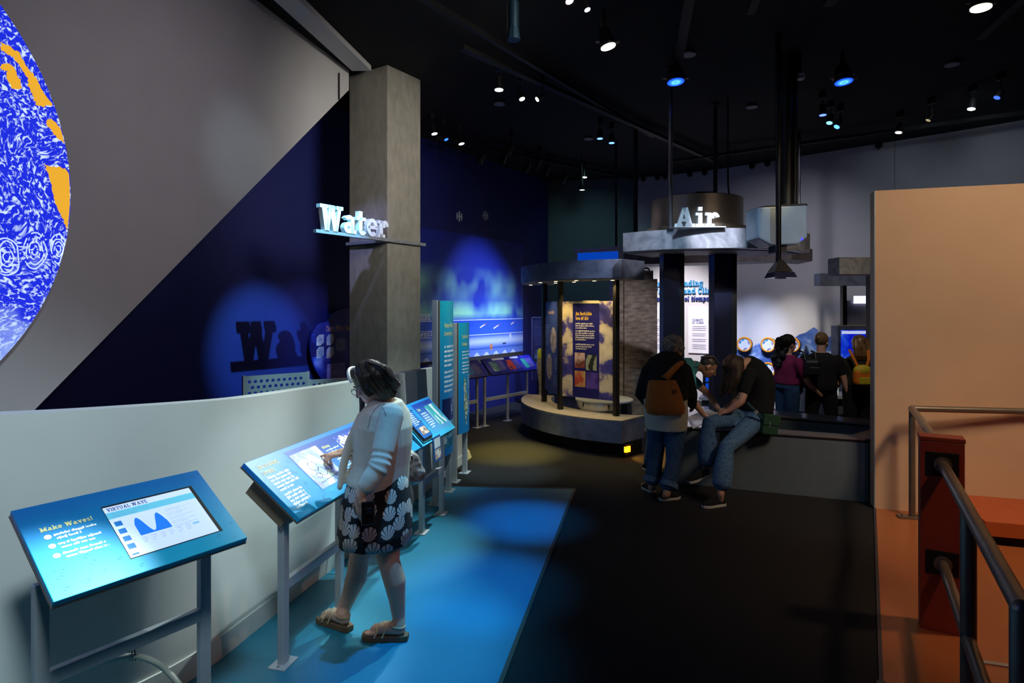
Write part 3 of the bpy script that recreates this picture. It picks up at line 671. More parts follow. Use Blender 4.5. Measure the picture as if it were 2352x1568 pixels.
# stand 3: the shorter panel with the flip book
o3 = V(-.699, 4.806, .80); th3 = math.radians(76.4); ph3 = math.radians(45.6)
v3 = V(-math.sin(th3), math.cos(th3), 0)*math.cos(ph3)+V(0, 0, 1)*math.sin(ph3)
M_p3 = grad_print('ice_panel_print', '#3fbfe4', '#0b86d0', o3, v3, .385)
root, pan, F = stand('reading_stand', 'short tilted blue panel carrying the flip book, between the woman and the banners', o3, 76.4, 45.6, .785, .385, (.30, .78), .42, M_p3, True, back=.5, deep=.05)
F3 = F
prints(pan, F, 'navy_block', grad_print('navy_fade_print_b', '#5fb8e6', '#0b3c9a', o3, v3, .36), lambda m, z: m.rect(.345, .05, .765, .362, z*.6))
prints(pan, F, 'photo_print', ramp_mat('iceberg_photo_print', [(.38, '#0e8f97'), (.5, '#3fb0b4'), (.55, '#d9e6f2'), (.75, '#a9b6d8')], scale=3.5, detail=4, dist=.8, mapscale=(1, 3, 1)), lambda m, z: m.rect(.548, .09, .755, .31, z))
prints(pan, F, 'body_text', M_txt, lambda m, z: text_lines(m, .385, .245, .13, 7, .024, z, .5, 11), .0015)
prints(pan, F, 'title_text', M_ytxt, lambda m, z: slab_text(m, 'Ice', .385, .283, .030, 0, z, wid=.9), .0015)
bubbles(pan, F, .785, .385, 40, 6, lambda x, y: x > .34)
# flip book lying on stand 3
fb = thing('flip_book', 'ring-bound flip book of photo plates lying on the short blue panel', 'book', F((.16, .04, .002)))
FB = Frame(F((.03, .045, .004)), F.u, F.v, F.n)
for k, mm in enumerate((mat('book_board_teal', '#1c7f94', .5), M_dark, mat('book_page_blue', '#1b66b0', .4))):
    MB(FB).bx(.012*k, -.012*(2-k), .008*k, .20+.006*k, .285, .008*k+.005).build('page', mm, fb)
mb = MB(FB); text_lines(mb, .055, .235, .125, 7, .018, .0225, .5, 33); mb.build('page_text', M_txt, fb, recalc=False)
MB(FB).rect(.06, .03, .19, .10, .0225).build('page_photo', ramp_mat('page_photo_print', [(.35, '#3b4558'), (.5, '#c9a58a'), (.6, '#ecebe4')], scale=18, detail=4), fb, recalc=False)
for y in (.04, .15, .27):
    mb = MB(FB); mb.tube([(.205+.018*math.cos(a), y, .012+.018*math.sin(a)) for a in [k*math.pi/5 for k in range(11)]], .003, 6); mb.build('ring', M_alu, fb)
# the plate hanging open over the lower edge
hp = [PZ(986, 1003, .78)]
FH = Frame(F((.21, .02, .012)), F.u, V(.10, -.06, -1), None)
MB(FH).bx(.0, .0, -.003, .17, .20, .003).build('hanging_page', mat('book_page_blue', '#1b66b0', .4), fb)
MB(FH).rect(.02, .015, .155, .095, -.0045).build('hanging_page_print', mat('page_paper', '#e5eef2', .6), fb, recalc=False)
MB(FH).rect(.02, .105, .155, .185, -.0045).build('hanging_page_photo', ramp_mat('page_photo_print', [(.35, '#3b4558'), (.5, '#c9a58a'), (.6, '#ecebe4')], scale=18, detail=4), fb, recalc=False)
# ---- upright curved banners
def banner(label, pL, pR, ztop, zbot, bulge, content):
    pL = Vector(pL); pR = Vector(pR); u = (pR-pL).normalized(); n = V(u.y, -u.x, 0); wd = (pR-pL).length
    root = thing('banner_stand', label, 'banner', (pL+pR)/2)
    for p, zt in ((pL, ztop), (pR, zbot+.35)):
        MB().box((p.x, p.y, zt/2+.004), (.055, .05, zt-.008), math.atan2(u.y, u.x)).build('post', M_lgrey, root, bevel=.004)
        MB().box((p.x, p.y, .006), (.14, .11, .012), math.atan2(u.y, u.x)).build('foot_plate', M_greymetal, root, bevel=.002)
        for sx in (-.05, .05): MB().disc(p+u*sx+V(0, 0, .012), .009, (0, 0, 1), .008, 8).build('bolt', M_alu, root)
    K = 14; x0, x1 = .02, wd+.03
    def cur(s): return bulge*(1-(2*s-1)**2)+.035
    def at(s, z, e=0): return pL+u*(x0+(x1-x0)*s)+n*(cur(s)+e)+V(0, 0, z)
    class CF:            # curved panel coordinates: x across 0..1, y height above the foot, z out of the face
        def __call__(s_, p): return at(p[0], p[1], p[2] if len(p) > 2 else 0)
    C = CF(); mb = MB()
    rings = [[at(k/K, zbot), at(k/K, ztop-.003), at(k/K, ztop-.003, -.014), at(k/K, zbot, -.014)] for k in range(K+1)]
    mb.loft(rings); pan = mb.build('panel', content['mat'], root, smooth=True)
    MB().loft([[at(0, zbot, -.045)-u*.004, at(0, ztop-.003, -.045)-u*.004, at(0, ztop-.003, .004)-u*.004, at(0, zbot, .004)-u*.004], [at(0, zbot, -.045)-u*.016, at(0, ztop-.003, -.045)-u*.016, at(0, ztop-.003, .004)-u*.016, at(0, zbot, .004)-u*.016]]).build('panel_edge', M_edge, root)
    for z in (zbot+.04, (zbot+ztop)/2, ztop-.04):
        for s in (.05, .95): MB().disc(at(s, z, .001), .006, n, .003, 8).build('screw', M_alu, pan)
    return root, pan, C, wd
def curved_rect(mb, x0, y0, x1, y1, z=.0015, k=6):
    for i in range(k):
        a, b = x0+(x1-x0)*i/k, x0+(x1-x0)*(i+1)/k; mb.rect(a, y0, b, y1, z)
def curved_lines(mb, x, y, width, n, lh, fill, seed):
    R = random.Random(seed)
    for i in range(n):
        a = x; xe = x+width*(R.uniform(.8, 1) if i < n-1 else .55); yy = y-i*lh
        while a < xe:
            b = min(xe, a+R.uniform(.08, .2)); mb.add([(a, yy, .0016), (b, yy, .0016), (b, yy+lh*fill, .0016), (a, yy+lh*fill, .0016)], [(0, 1, 2, 3)]); a = b+.02
class SubF:
    def __init__(s, C, k): s.C = C; s.k = k
    def __call__(s, p): return s.C((p[0]*s.k, p[1], p[2] if len(p) > 2 else 0))
M_b1 = grad_print('tall_banner_print', '#1c8fd8', '#17a6b8', V(0, 0, 1.0), V(0, 0, 1), 1.0)
root, pan, C, wd = banner('taller curved blue banner with photos near its foot, behind the short panel', V(-.739, 5.885, 0), V(-.655, 6.29, 0), 1.965, .44, .05, dict(mat=M_b1))
S1 = SubF(C, 1/.46)
mb = MB(S1); slab_text(mb, 'Water, Water'.replace(',', ''), .07, 1.70, .040, 0, .002, wid=.60); mb.build('title_text', M_ytxt, pan, recalc=False); mb = MB(S1); slab_text(mb, 'Everywhere', .07, 1.62, .040, 0, .002, wid=.60); mb.build('title_text', M_ytxt, pan, recalc=False)
mb = MB(C); curved_lines(mb, .15, 1.50, .72, 5, .046, .45, 2); curved_lines(mb, .15, 1.25, .72, 5, .046, .45, 3); mb.build('body_text', M_txt, pan, recalc=False)
mb = MB(C); curved_rect(mb, .08, .78, .45, 1.0); mb.build('dark_print', mat('deep_blue_print', '#0b2a66', .4), pan, recalc=False)
mb = MB(C); curved_rect(mb, .47, .78, .98, 1.0); mb.build('photo_print', ramp_mat('splash_photo_print', [(.4, '#0b2f7c'), (.52, '#2d5fb0'), (.62, '#cfe1f4')], scale=24, detail=6, dist=1), pan, recalc=False)
mb = MB(C); curved_rect(mb, .08, .52, .98, .77); mb.build('photo_print', ramp_mat('surf_photo_print', [(.35, '#0f4a7a'), (.5, '#1f8fa8'), (.64, '#d5f0f4')], scale=16, detail=6, dist=1), pan, recalc=False)
M_b2 = grad_print('short_banner_print', '#1593da', '#12a7bf', V(0, 0, .9), V(0, 0, 1), .9)
root, pan, C, wd = banner('shorter curved blue banner at the far end of the low white wall', V(-.625, 6.63, 0), V(-.541, 6.99, 0), 1.73, .51, .05, dict(mat=M_b2))
S1 = SubF(C, 1/.42)
mb = MB(S1); slab_text(mb, 'The Water Cycle', .06, 1.555, .038, 0, .002, wid=.42); mb.build('title_text', M_ytxt, pan, recalc=False); mb = MB(S1); slab_text(mb, 'Science', .06, 1.475, .038, 0, .002, wid=.62); mb.build('title_text', M_ytxt, pan, recalc=False)
mb = MB(C); curved_lines(mb, .15, 1.40, .70, 3, .036, .4, 5); curved_lines(mb, .15, 1.28, .74, 4, .036, .4, 6); curved_lines(mb, .48, 1.13, .45, 6, .028, .35, 7); curved_lines(mb, .55, .95, .38, 9, .028, .35, 8); mb.build('body_text', M_txt, pan, recalc=False)
mb = MB(C); pts = [(.25, 1.12), (.33, 1.10), (.36, 1.0), (.46, .90), (.50, .80), (.40, .62), (.34, .58), (.30, .70), (.22, .82), (.26, .95), (.21, 1.02)]
mb.add([(x, y, .0022) for x, y in pts], [tuple(range(len(pts)))]); mb.build('diver_print', ramp_mat('diver_photo_print', [(.35, '#1f6f8f'), (.5, '#9fb06a'), (.6, '#f0f3f2')], scale=30, detail=4), pan, recalc=False)

# ---- perforated screens behind the half wall
def perforated(label, x0, x1, Y0, Y1, ytop0, ytop1, group):
    a = P(x0, ytop0, Y0); b = P(x1, ytop1, Y1); u = V(b.x-a.x, b.y-a.y, 0); L = u.length; u.normalize()
    zt = (a.z+b.z)/2; zb = .12; F = Frame(V(a.x, a.y, zb), u, (0, 0, 1)); H_ = zt-zb
    root = thing('perforated_screen', label, 'screen panel', V((a.x+b.x)/2, (a.y+b.y)/2, 0), group)
    # sheet with real holes: a lattice of square cells, each an eight-sided ring
    p = .055; r = .0165; nx = int((L-.04)/p); ny = min(7, int((H_-.04)/p)); mb = MB(F)
    ox = (L-nx*p)/2; oy = H_-.03-ny*p
    for j in range(ny):
        sh = (p/2 if j % 2 else 0)
        for i in range(nx):
            cx = ox+(i+.5)*p+(sh-p/4); cy = oy+(j+.5)*p
            x0_, x1_ = ox+i*p+(sh-p/4), ox+(i+1)*p+(sh-p/4); y0_, y1_ = oy+j*p, oy+(j+1)*p
            sq = [(x1_, cy), (x1_, y1_), (cx, y1_), (x0_, y1_), (x0_, cy), (x0_, y0_), (cx, y0_), (x1_, y0_)]
            ho = [(cx+r*math.cos(k*math.pi/4), cy+r*math.sin(k*math.pi/4)) for k in range(8)]
            mb.add([(q[0], q[1], 0) for q in sq]+[(q[0], q[1], 0) for q in ho]+[(q[0], q[1], -.012) for q in ho],
                   [(k, (k+1) % 8, 8+(k+1) % 8, 8+k) for k in range(8)]+[(8+k, 8+(k+1) % 8, 16+(k+1) % 8, 16+k) for k in range(8)])
        if sh: mb.rect(ox-p/4, oy+j*p, ox+p/4, oy+(j+1)*p)
        else: mb.rect(ox+nx*p-p/4, oy+j*p, ox+nx*p+p/4, oy+(j+1)*p)
    mb.rect(0, oy-.0, max(ox-p/4, 0), H_); mb.rect(ox+nx*p+p/4, oy, max(L, ox+nx*p+p/4), H_); mb.rect(ox-p/4, oy+ny*p, ox+nx*p+p/4, H_); mb.rect(0, 0, L, oy)
    mb.build('sheet', mat('perforated_steel', '#a6b4bc', .45, .25), root, recalc=False)
    for s in (.0, L): MB(F).bx(s-.012, 0, -.03, s+.012, H_+.004, .004).build('edge_post', M_greymetal, root)
    for s in (.05, L-.05): MB(F).bx(s-.015, -zb, -.02, s+.015, 0, -.002).build('foot', M_greymetal, root)
perforated('perforated grey metal screen standing free at the left behind the low white wall', 561, 708, 5.75, 6.15, 855, 862, 'perforated metal screens')
perforated('perforated grey metal screen partly hidden behind the woman and the concrete pillar', 712, 845, 6.20, 6.52, 862, 873, 'perforated metal screens')
# ---- cloud-shaped panel on the blue wall
def on_left_wall(x, y, e=.03):
    """point on the blue wall seen at (x, y)"""
    r = (x-CX)/FPX; n = V(WD.y, -WD.x, 0); a0 = WC+n*e
    dd = V(r, 1, -(y-HY)/FPX); tt = a0.dot(n)/dd.dot(n); return V(0, 0, CAMZ)+dd*tt
wn_ = V(WD.y, -WD.x, 0)
c0 = on_left_wall(770, 800, .0)
FCm = Frame(c0, WD, (0, 0, 1), wn_)
def lw(x, y): p = on_left_wall(x, y, .0)-c0; return (p.dot(WD), p.z)
t = thing('cloud_panel', 'cloud-shaped dark blue panel headed Cloudy With a Chance of, beside the pillar', 'wall panel', V(c0.x, c0.y, .55))
cl = [(698, 800), (700, 775), (708, 755), (722, 742), (737, 738), (745, 724), (760, 713), (785, 708), (812, 712), (850, 722), (880, 745), (890, 790), (885, 840), (860, 880), (820, 905), (770, 900), (735, 880), (715, 855), (703, 828)]
cs = smooth_curve([lw(*q)+(0,) for q in cl+cl[:1]], 4)[:-1]
M_cloudp = ramp_mat('night_cloud_print', [(.45, '#0a1a78'), (.56, '#2438a4'), (.68, '#6a78c8')], scale=3.2, detail=6, rough=.5)
pan = MB(FCm).prism([(p.x, p.y) for p in cs], .10, .13).build('board', M_cloudp, t)
for q in ((730, 770), (790, 840)):
    p = lw(*q); MB(FCm).bx(p[0]-.03, p[1]-.03, 0, p[0]+.03, p[1]+.03, .10).build('bracket', M_black, t)
p0 = lw(734, 757); p1 = lw(806, 754); sz = .075; full = 'Cloudy With a Chance of'
kx = (p1[0]-p0[0])/text_width(full, sz)
mb = MB(FCm); slab_text(mb, full, p0[0], p0[1]-.02, sz, 0, .1315, wid=kx); mb.build('title_text', mat('salmon_print', '#e3b591', .5), pan, recalc=False)
M_scene = ramp_mat('storm_thumbnail_print', [(.42, '#7fa8d0'), (.56, '#cfdbe6'), (.62, '#b89a5c')], scale=5, detail=3)
for cx, cy in ((720, 780), (743, 779), (720, 808), (743, 808)):
    x0, y1_ = lw(cx-8, cy-12); x1, y0 = lw(cx+9, cy+12)
    MB(FCm).add([(x0, y0, .1316), (x1-.05, y0, .1316), (x1, y0+.04, .1316), (x1, y1_, .1316), (x0+.04, y1_, .1316), (x0, y1_-.04, .1316)], [(0, 1, 2, 3, 4, 5)]).build('storm_picture', M_scene, pan, recalc=False)
mb = MB(FCm); x0, y1_ = lw(757, 779); x1, y0 = lw(781, 806); text_lines(mb, x0, y1_, x1-x0, 8, (y1_-y0)/8, .1316, .4, 4); mb.build('body_text', M_txt, pan, recalc=False)
x0, y1_ = lw(736, 835); x1, y0 = lw(778, 880)
MB(FCm).rect(x0, y0, x1, y1_, .1316).build('photo_print', ramp_mat('dusk_photo_print', [(.3, '#4a4a6a'), (.5, '#8f86c8'), (.7, '#b9b0e0')], scale=2.5, detail=4, mapscale=(1, 1, 3)), pan, recalc=False)
x0, y1_ = lw(788, 763); x1, y0 = lw(850, 880)
MB(FCm).rect(x0, y0, x1, y1_, .1316).build('sky_photo_print', ramp_mat('sky_photo_print', [(.45, '#2858d0'), (.55, '#6f8fe6'), (.66, '#e4ebf8')], scale=2.6, detail=6), pan, recalc=False)

# ---- atmosphere mural on the blue wall beyond the pillar
def mural():
    c0 = on_left_wall(1080, 740, .0); F = Frame(c0, WD, (0, 0, 1), wn_)
    def q(x, y): p = on_left_wall(x, y, .0)-c0; return (p.dot(WD), p.z)
    t = thing('atmosphere_mural', 'wall mural of the atmosphere layers with green aurora and meteors', 'mural', V(c0.x, c0.y, .9))
    xl = q(905, 740)[0]; xr = q(1200, 740)[0]; zb = q(1200, 806)[1]; zt = q(1200, 560)[1]
    m = bpy.data.materials.new('atmosphere_print'); m.use_nodes = True; N = m.node_tree.nodes; L = m.node_tree.links; b = N['Principled BSDF']; b.inputs['Roughness'].default_value = .5
    g = N.new('ShaderNodeNewGeometry'); sx = N.new('ShaderNodeSeparateXYZ'); L.new(g.outputs['Position'], sx.inputs[0])
    mr = N.new('ShaderNodeMapRange'); mr.inputs['From Min'].default_value = c0.z+zb; mr.inputs['From Max'].default_value = c0.z+zt; L.new(sx.outputs['Z'], mr.inputs[0])
    cr = N.new('ShaderNodeValToRGB'); L.new(mr.outputs[0], cr.inputs[0])
    stops = [(0, '#7f9ae0'), (.07, '#5f86dc'), (.115, '#d8e4f6'), (.135, '#c0d2f2'), (.17, '#3a6ad8'), (.28, '#2a58cc'), (.34, '#1e40b4'), (.55, '#172c86'), (1, '#0c1f86')]
    while len(cr.color_ramp.elements) < len(stops): cr.color_ramp.elements.new(.5)
    for e, (p, c) in zip(cr.color_ramp.elements, stops): e.position = p; e.color = lin(c)+(1,)
    # aurora: soft green curtains, only between two heights
    n1 = N.new('ShaderNodeTexNoise'); n1.inputs['Scale'].default_value = 1.5; n1.inputs['Detail'].default_value = 2
    mp = N.new('ShaderNodeMapping'); mp.inputs['Scale'].default_value = (1, 1, .7); L.new(g.outputs['Position'], mp.inputs[0]); L.new(mp.outputs[0], n1.inputs['Vector'])
    c2 = N.new('ShaderNodeValToRGB'); L.new(mr.outputs[0], c2.inputs[0])
    st = [(.30, 0), (.36, 1), (.40, .75), (.47, .2), (.60, .42), (.75, 0)]
    while len(c2.color_ramp.elements) < len(st): c2.color_ramp.elements.new(.5)
    for e, (p, c) in zip(c2.color_ramp.elements, st): e.position = p; e.color = (c, c, c, 1)
    c3 = N.new('ShaderNodeValToRGB'); L.new(n1.outputs['Fac'], c3.inputs[0]); c3.color_ramp.elements[0].position = .40; c3.color_ramp.elements[1].position = .62
    mu = N.new('ShaderNodeMath'); mu.operation = 'MULTIPLY'; L.new(c2.outputs[0], mu.inputs[0]); L.new(c3.outputs[0], mu.inputs[1])
    mx = N.new('ShaderNodeMix'); mx.data_type = 'RGBA'; L.new(mu.outputs[0], mx.inputs['Factor']); L.new(cr.outputs[0], mx.inputs['A']); mx.inputs['B'].default_value = lin('#9fe6b4')+(1,)
    L.new(mx.outputs['Result'], b.inputs['Base Color'])
    bd_ = MB(F).bx(xl, zb, .0, xr, zt, .012).build('board', m, t)
    MB(F).bx(xl, q(1200, 822)[1], 0, xr, zb+.0, .014).build('ground_band', mat('mural_brown', '#3a322e', .7), t)
    def pr(name, mm, f, z=.0135):
        mb = MB(F); f(mb, z); mb.build(name, mm, bd_, recalc=False)
    def lines(mb, z):
        for y, h in ((732, .014), (763, .014)): zz = q(1200, y)[1]; mb.rect(xl, zz, xr, zz+h, z)
    pr('layer_line', mat('mural_white', '#dfe6f6', .6), lines)
    zz = q(1200, 792)[1]; pr('tropopause_line', mat('mural_line_blue', '#2a4fae', .6), lambda mb, z: mb.rect(xl, zz, xr, zz+.012, z))
    for a, b_ in (((1101, 752), (1118, 741)), ((1132, 754), (1149, 743)), ((1172, 744), (1182, 738))):
        a = q(*a); b_ = q(*b_); h_ = (a[0]*.35+b_[0]*.65, a[1]*.35+b_[1]*.65)
        pr('meteor', mat('meteor_print', '#f2e3cf', .6), lambda mb, z: mb.add([(a[0]-.006, a[1]+.010, z), (a[0]+.012, a[1]-.012, z), (h_[0]+.006, h_[1]-.010, z), (h_[0]-.006, h_[1]+.010, z)], [(0, 1, 2, 3)]))
        pr('meteor_tail', mat('meteor_red_print', '#c8604c', .6), lambda mb, z: mb.add([(h_[0]+.006, h_[1]-.010, z), (b_[0], b_[1], z), (h_[0]-.006, h_[1]+.010, z)], [(0, 1, 2)]))
    def bal(mb, z): p = q(1171, 773); mb.flat_disc(p[0], p[1], .045, z, 16, .07)
    pr('balloon', mat('mural_white', '#dfe6f6', .6), bal)
    pr('hot_air_balloon', mat('orange_balloon_print', '#e48a5a', .6), lambda mb, z: mb.flat_disc(q(1127, 796)[0], q(1127, 796)[1], .05, z, 16, .06))
    pr('airplane', mat('mural_dark', '#26355f', .6), lambda mb, z: mb.flat_disc(q(1157, 788)[0], q(1157, 788)[1], .07, z, 10, .016))
    for px in (1094, 1116, 1138, 1158, 1177, 1000, 1016, 978):
        p = q(px, 812); w_ = .10; h_ = .06
        pr('mountain_icon', mat('mural_white', '#dfe6f6', .6), lambda mb, z: mb.add([(p[0]-w_, zb, z), (p[0]+w_, zb, z), (p[0]+w_*.6, zb+h_*.5, z), (p[0]+w_*.35, zb+h_*.9, z), (p[0], zb+h_*1.1, z), (p[0]-w_*.4, zb+h_*.8, z)], [(0, 1, 2, 3, 4, 5)]))
    def words(mb, z):
        for txt, x1, y, s in (('THERMOSPHERE', 988, 735, .10), ('MESOSPHERE', 1000, 771, .09), ('STRATOSPHERE', 984, 777, .085)):
            p = q(x1, y); wdt = text_width(txt, s)*.85; slab_text(mb, txt, p[0]-wdt, p[1], s, 0, z, wid=.85)
    pr('layer_names', mat('mural_white', '#dfe6f6', .6), words, .015)
    for px, py in ((1055, 497), (1115, 495)):
        def sat(mb, z):
            p = q(px, py); mb.rect(p[0]-.09, p[1]-.012, p[0]+.09, p[1]+.012, z-.012); mb.rect(p[0]-.02, p[1]-.09, p[0]+.02, p[1]+.09, z-.012)
            for s in (-.08, .05): mb.rect(p[0]+s, p[1]-.06, p[0]+s+.03, p[1]+.06, z-.012)
        pr('satellite_print', mat('satellite_grey', '#b9bec8', .5), sat)
mural()
# ---- two reading stands in front of the mural
M_space = ramp_mat('space_panel_print', [(.4, '#1a1f8c'), (.55, '#2a2fae'), (.7, '#5a50c8')], scale=4, detail=4, rough=.35)
def back_stand(label, o, wd, imgs, seed, legs):
    root, pan, F = stand('mural_stand', label, o, 51.2, 44, wd, .34, legs, .42, M_space, True, back=.5, deep=.05, legw=.04)
    root['group'] = 'stands in front of the atmosphere mural'
    for a, b, m in imgs: prints(pan, F, 'picture_print', m, lambda mm, z: mm.rect(a, .06, b, .27, z), .0018)
    prints(pan, F, 'body_text', mat('lavender_print', '#a9a4dc', .5), lambda mm, z: [text_lines(mm, x, .25, .15, 10, .02, z, .4, seed+i) for i, x in enumerate([b+.02 for a, b, m in imgs])], .0018)
    prints(pan, F, 'top_label', mat('label_white_print', '#d8dcf2', .5), lambda mm, z: mm.rect(wd*.18, .29, wd*.42, .33, z), .0018)
    prints(pan, F, 'top_label', mat('label_white_print', '#d8dcf2', .5), lambda mm, z: mm.rect(wd*.55, .29, wd*.72, .33, z), .0018)
    return root
bo = V(-.305, 9.699, .82); bu = V(math.cos(math.radians(51.2)), math.sin(math.radians(51.2)), 0)
back_stand('lit violet-blue reading panel nearest the curved kiosk', bo, 1.27, [(.10, .28, ramp_mat('aerial_print', [(.4, '#3f6a8f'), (.6, '#8fb0c0')], scale=5)), (.50, .68, ramp_mat('fire_print', [(.35, '#7a1a22'), (.55, '#d8462c'), (.65, '#302050')], scale=6)), (.93, 1.05, ramp_mat('ring_print', [(.4, '#1a2f8c'), (.56, '#2fae9c')], scale=7))], 60, (-.06, .52, 1.05))
back_stand('lit violet-blue reading panel half hidden behind the shorter banner', bo-bu*1.42, 1.32, [(.85, 1.08, ramp_mat('sky_card_print', [(.4, '#1c5ec8'), (.6, '#3a8ae0')], scale=3)), (.30, .52, ramp_mat('aerial_print', [], scale=5))], 80, (.05, .6, 1.18))
# ---- pale hose looping under the first stand
hz = [P(100, 1566, 2.52), P(180, 1540, 2.55), P(250, 1516, 2.57), P(305, 1506, 2.60), P(350, 1517, 2.63), P(385, 1542, 2.66), P(420, 1585, 2.66), P(430, 1640, 2.64)]
hz2 = smooth_curve([tuple(p) for p in hz], 5)
t = thing('hose', 'pale hose looping up behind the frame of the Make Waves stand', 'hose', V(hz[0].x, hz[0].y, hz[-1].z))
ends = [V(hz[0].x-.25, hz[0].y-.05, .012), V(hz[0].x-.12, hz[0].y-.02, .18)]
MB().tube(smooth_curve([tuple(p) for p in ends], 3)[:-1]+hz2+[V(hz[-1].x+.01, hz[-1].y-.02, .10), V(hz[-1].x-.04, hz[-1].y-.08, .012)], .0125, 10).build('tube', mat('pale_hose', '#aeb0a2', .5), t, smooth=True)
p = hz[3]; mb = MB()
for k in range(3): mb.tube([p+V(-.012+.012*k, -.002, -.018), p+V(-.014+.012*k, -.003, .016+.006*k)], .0025, 6)
mb.build('tie', M_dark, t)
# ================================================================== CENTRE: CURVED KIOSK, AIR ISLAND, BACK WALL
M_marble = ramp_mat('grey_marbled_laminate', [(.30, '#6b7078'), (.50, '#8f959c'), (.62, '#a9aeb4'), (.72, '#7d828a')], scale=4, detail=9, rough=.45, dist=1.2)
M_slate = ramp_mat('blue_grey_laminate', [(.3, '#5a6478'), (.6, '#77829a')], scale=9, detail=6, rough=.5)
M_post = mat('dark_bronze_post', '#221f1c', .4, .4)
M_stone = ramp_mat('rough_stone_panel', [(.3, '#6c6562'), (.5, '#8d8480'), (.7, '#a89f9a')], scale=9, detail=9, rough=.95, mapscale=(1, 1, 2.4), bump=.7)
M_skyprint = ramp_mat('cumulus_print', [(.40, '#2a2a6c'), (.50, '#4c4484'), (.55, '#c9b592'), (.70, '#eddcae')], scale=2.6, detail=7, rough=.5)
KC = V(1.99, 9.46, 0)
def karc(r, a0, a1, n=28): return [V(KC.x+r*math.cos(math.radians(a0+(a1-a0)*k/n)), KC.y+r*math.sin(math.radians(a0+(a1-a0)*k/n)), 0) for k in range(n+1)]
kio = thing('curved_kiosk', 'curved grey kiosk with canopy and panels headed An Invisible Sea of Air', 'kiosk', V(.9, 8.6, 0))
MB().strip_prism(karc(1.50, -101, -200), karc(1.74, -107, -200), 0, .17).build('toe_kick', M_black, kio)
MB().strip_prism(karc(1.38, -99.5, -200), karc(1.85, -109, -200), .168, .45).build('bench', M_slate, kio, bevel=.006)
MB().strip_prism(karc(1.381, -99.6, -199.9), karc(1.848, -108.9, -199.9), .45, .462).build('bench_top', mat('bench_top_laminate', '#9c927e', .5, var=.1), kio)
can = MB().strip_prism(karc(1.38, -99.5, -200), karc(1.85, -109, -200), 2.268, 2.51).build('canopy', M_slate, kio, bevel=.006)
MB().strip_prism(karc(1.39, -99.7, -199.8), karc(1.84, -108.8, -199.8), 2.258, 2.268).build('canopy_soffit', mat('soffit_tan', '#a59a80', .6), kio)
M_led = mat('warm_led', '#ffe9b0', .4, emit='#ffe0a0', es=9)
for x, y in ((1219, 653.5), (1241, 648), (1273, 645), (1305, 649.5), (1311, 642.5), (1332, 647), (1365, 644), (1407, 642.5)):
    p = PZ(x, y, 2.257); r = (p-KC).xy.length
    if r > 1.80: p = V(KC.x+(p.x-KC.x)*1.78/r, KC.y+(p.y-KC.y)*1.78/r, 2.257)
    if r < 1.43: p = V(KC.x+(p.x-KC.x)*1.45/r, KC.y+(p.y-KC.y)*1.45/r, 2.257)
    d_ = MB().disc(p-V(0, 0, .006), .032, (0, 0, 1), .008, 14).build('downlight', M_alu, can)
    MB().disc(p-V(0, 0, .008), .024, (0, 0, 1), .003, 14).build('bulb', M_led, can)
    s = spot('kiosk_lamp', p-V(0, 0, .02), p-V(0, 0, 1.5), 26, (1, .78, .36), 95, .8, .02)
posts = [V(.49, 9.29, 0), V(.68, 8.58, 0), V(1.377, 8.06, 0)]
for p in posts: MB().box((p.x, p.y, (2.262+.455)/2), (.065, .065, 2.262-.460), .5).build('post', M_post, kio, bevel=.004)
MB().box((.78, 9.9, 1.36), (.05, .05, 1.8), .5).build('post', M_post, kio)
def kpanel(a, b, z0, z1, m, name):
    u = (b-a).normalized(); n = V(u.y, -u.x, 0); F = Frame(V(a.x, a.y, 0)+u*.03-n*.01, u, (0, 0, 1), n); L = (b-a).length-.06
    pan = MB(F).bx(0, z0, -.012, L, z1, .012).build(name, m, kio); MB(F).bx(L, z0, -.02, L+.018, z1, .02).build('panel_edge_strip', mat('brass_edge', '#b48a2c', .4, .6), kio)
    return pan, F, L
pan, F, L = kpanel(posts[1], posts[2], .655, 1.98, M_skyprint, 'sky_panel')
k = L/125.0
def kx_(x): return (x-1283)*k
def kz_(y): return 1.98-(y-692)*(1.98-.655)/(915-692)
MB(F).rect(kx_(1310), kz_(913), kx_(1374), kz_(697), .0135).build('navy_block', mat('indigo_print', '#16145c', .5, var=.15), pan, recalc=False)
mb = MB(F); tw = text_width('An Invisible', .085); q = (kx_(1357)-kx_(1317))/tw
slab_text(mb, 'An Invisible', kx_(1317), kz_(724.5), .048, 0, .015, wid=q*.085/.048); mb.build('title_text', M_gold, pan, recalc=False); mb = MB(F); slab_text(mb, 'Sea of Air', kx_(1317), kz_(735), .048, 0, .015, wid=q*.085/.048); mb.build('title_text', M_gold, pan, recalc=False)
mb = MB(F)
for y, n in ((745, 3), (762, 5), (793, 3)): text_lines(mb, kx_(1317), kz_(y), kx_(1364)-kx_(1317), n, .030, .015, .5, y)
mb.build('body_text', mat('dim_white_print', '#cfc8b8', .5), pan, recalc=False)
for nm, x0, y0, x1, y1, m in (('photo_print', 1315, 811, 1340, 846, ramp_mat('volcano_print', [(.35, '#d8703a'), (.5, '#5a2a1e'), (.62, '#c9a58f')], scale=4, detail=4)),
        ('photo_print', 1342, 815, 1368, 850, ramp_mat('spiral_print', [(.4, '#1d2016'), (.6, '#8f9270')], kind='wave', scale=3, dist=8, detail=3)),
        ('photo_print', 1315, 853, 1341, 890, ramp_mat('heat_map_print', [(.38, '#b0402a'), (.5, '#c9b06a'), (.6, '#7f9a86')], scale=3, detail=4)),
        ('photo_print', 1343, 855, 1372, 892, ramp_mat('lightning_print', [(.4, '#2a1a5c'), (.6, '#5a3f8f')], scale=4, detail=4))):
    MB(F).rect(kx_(x0), kz_(y1), kx_(x1), kz_(y0), .0145).build(nm, m, pan, recalc=False)
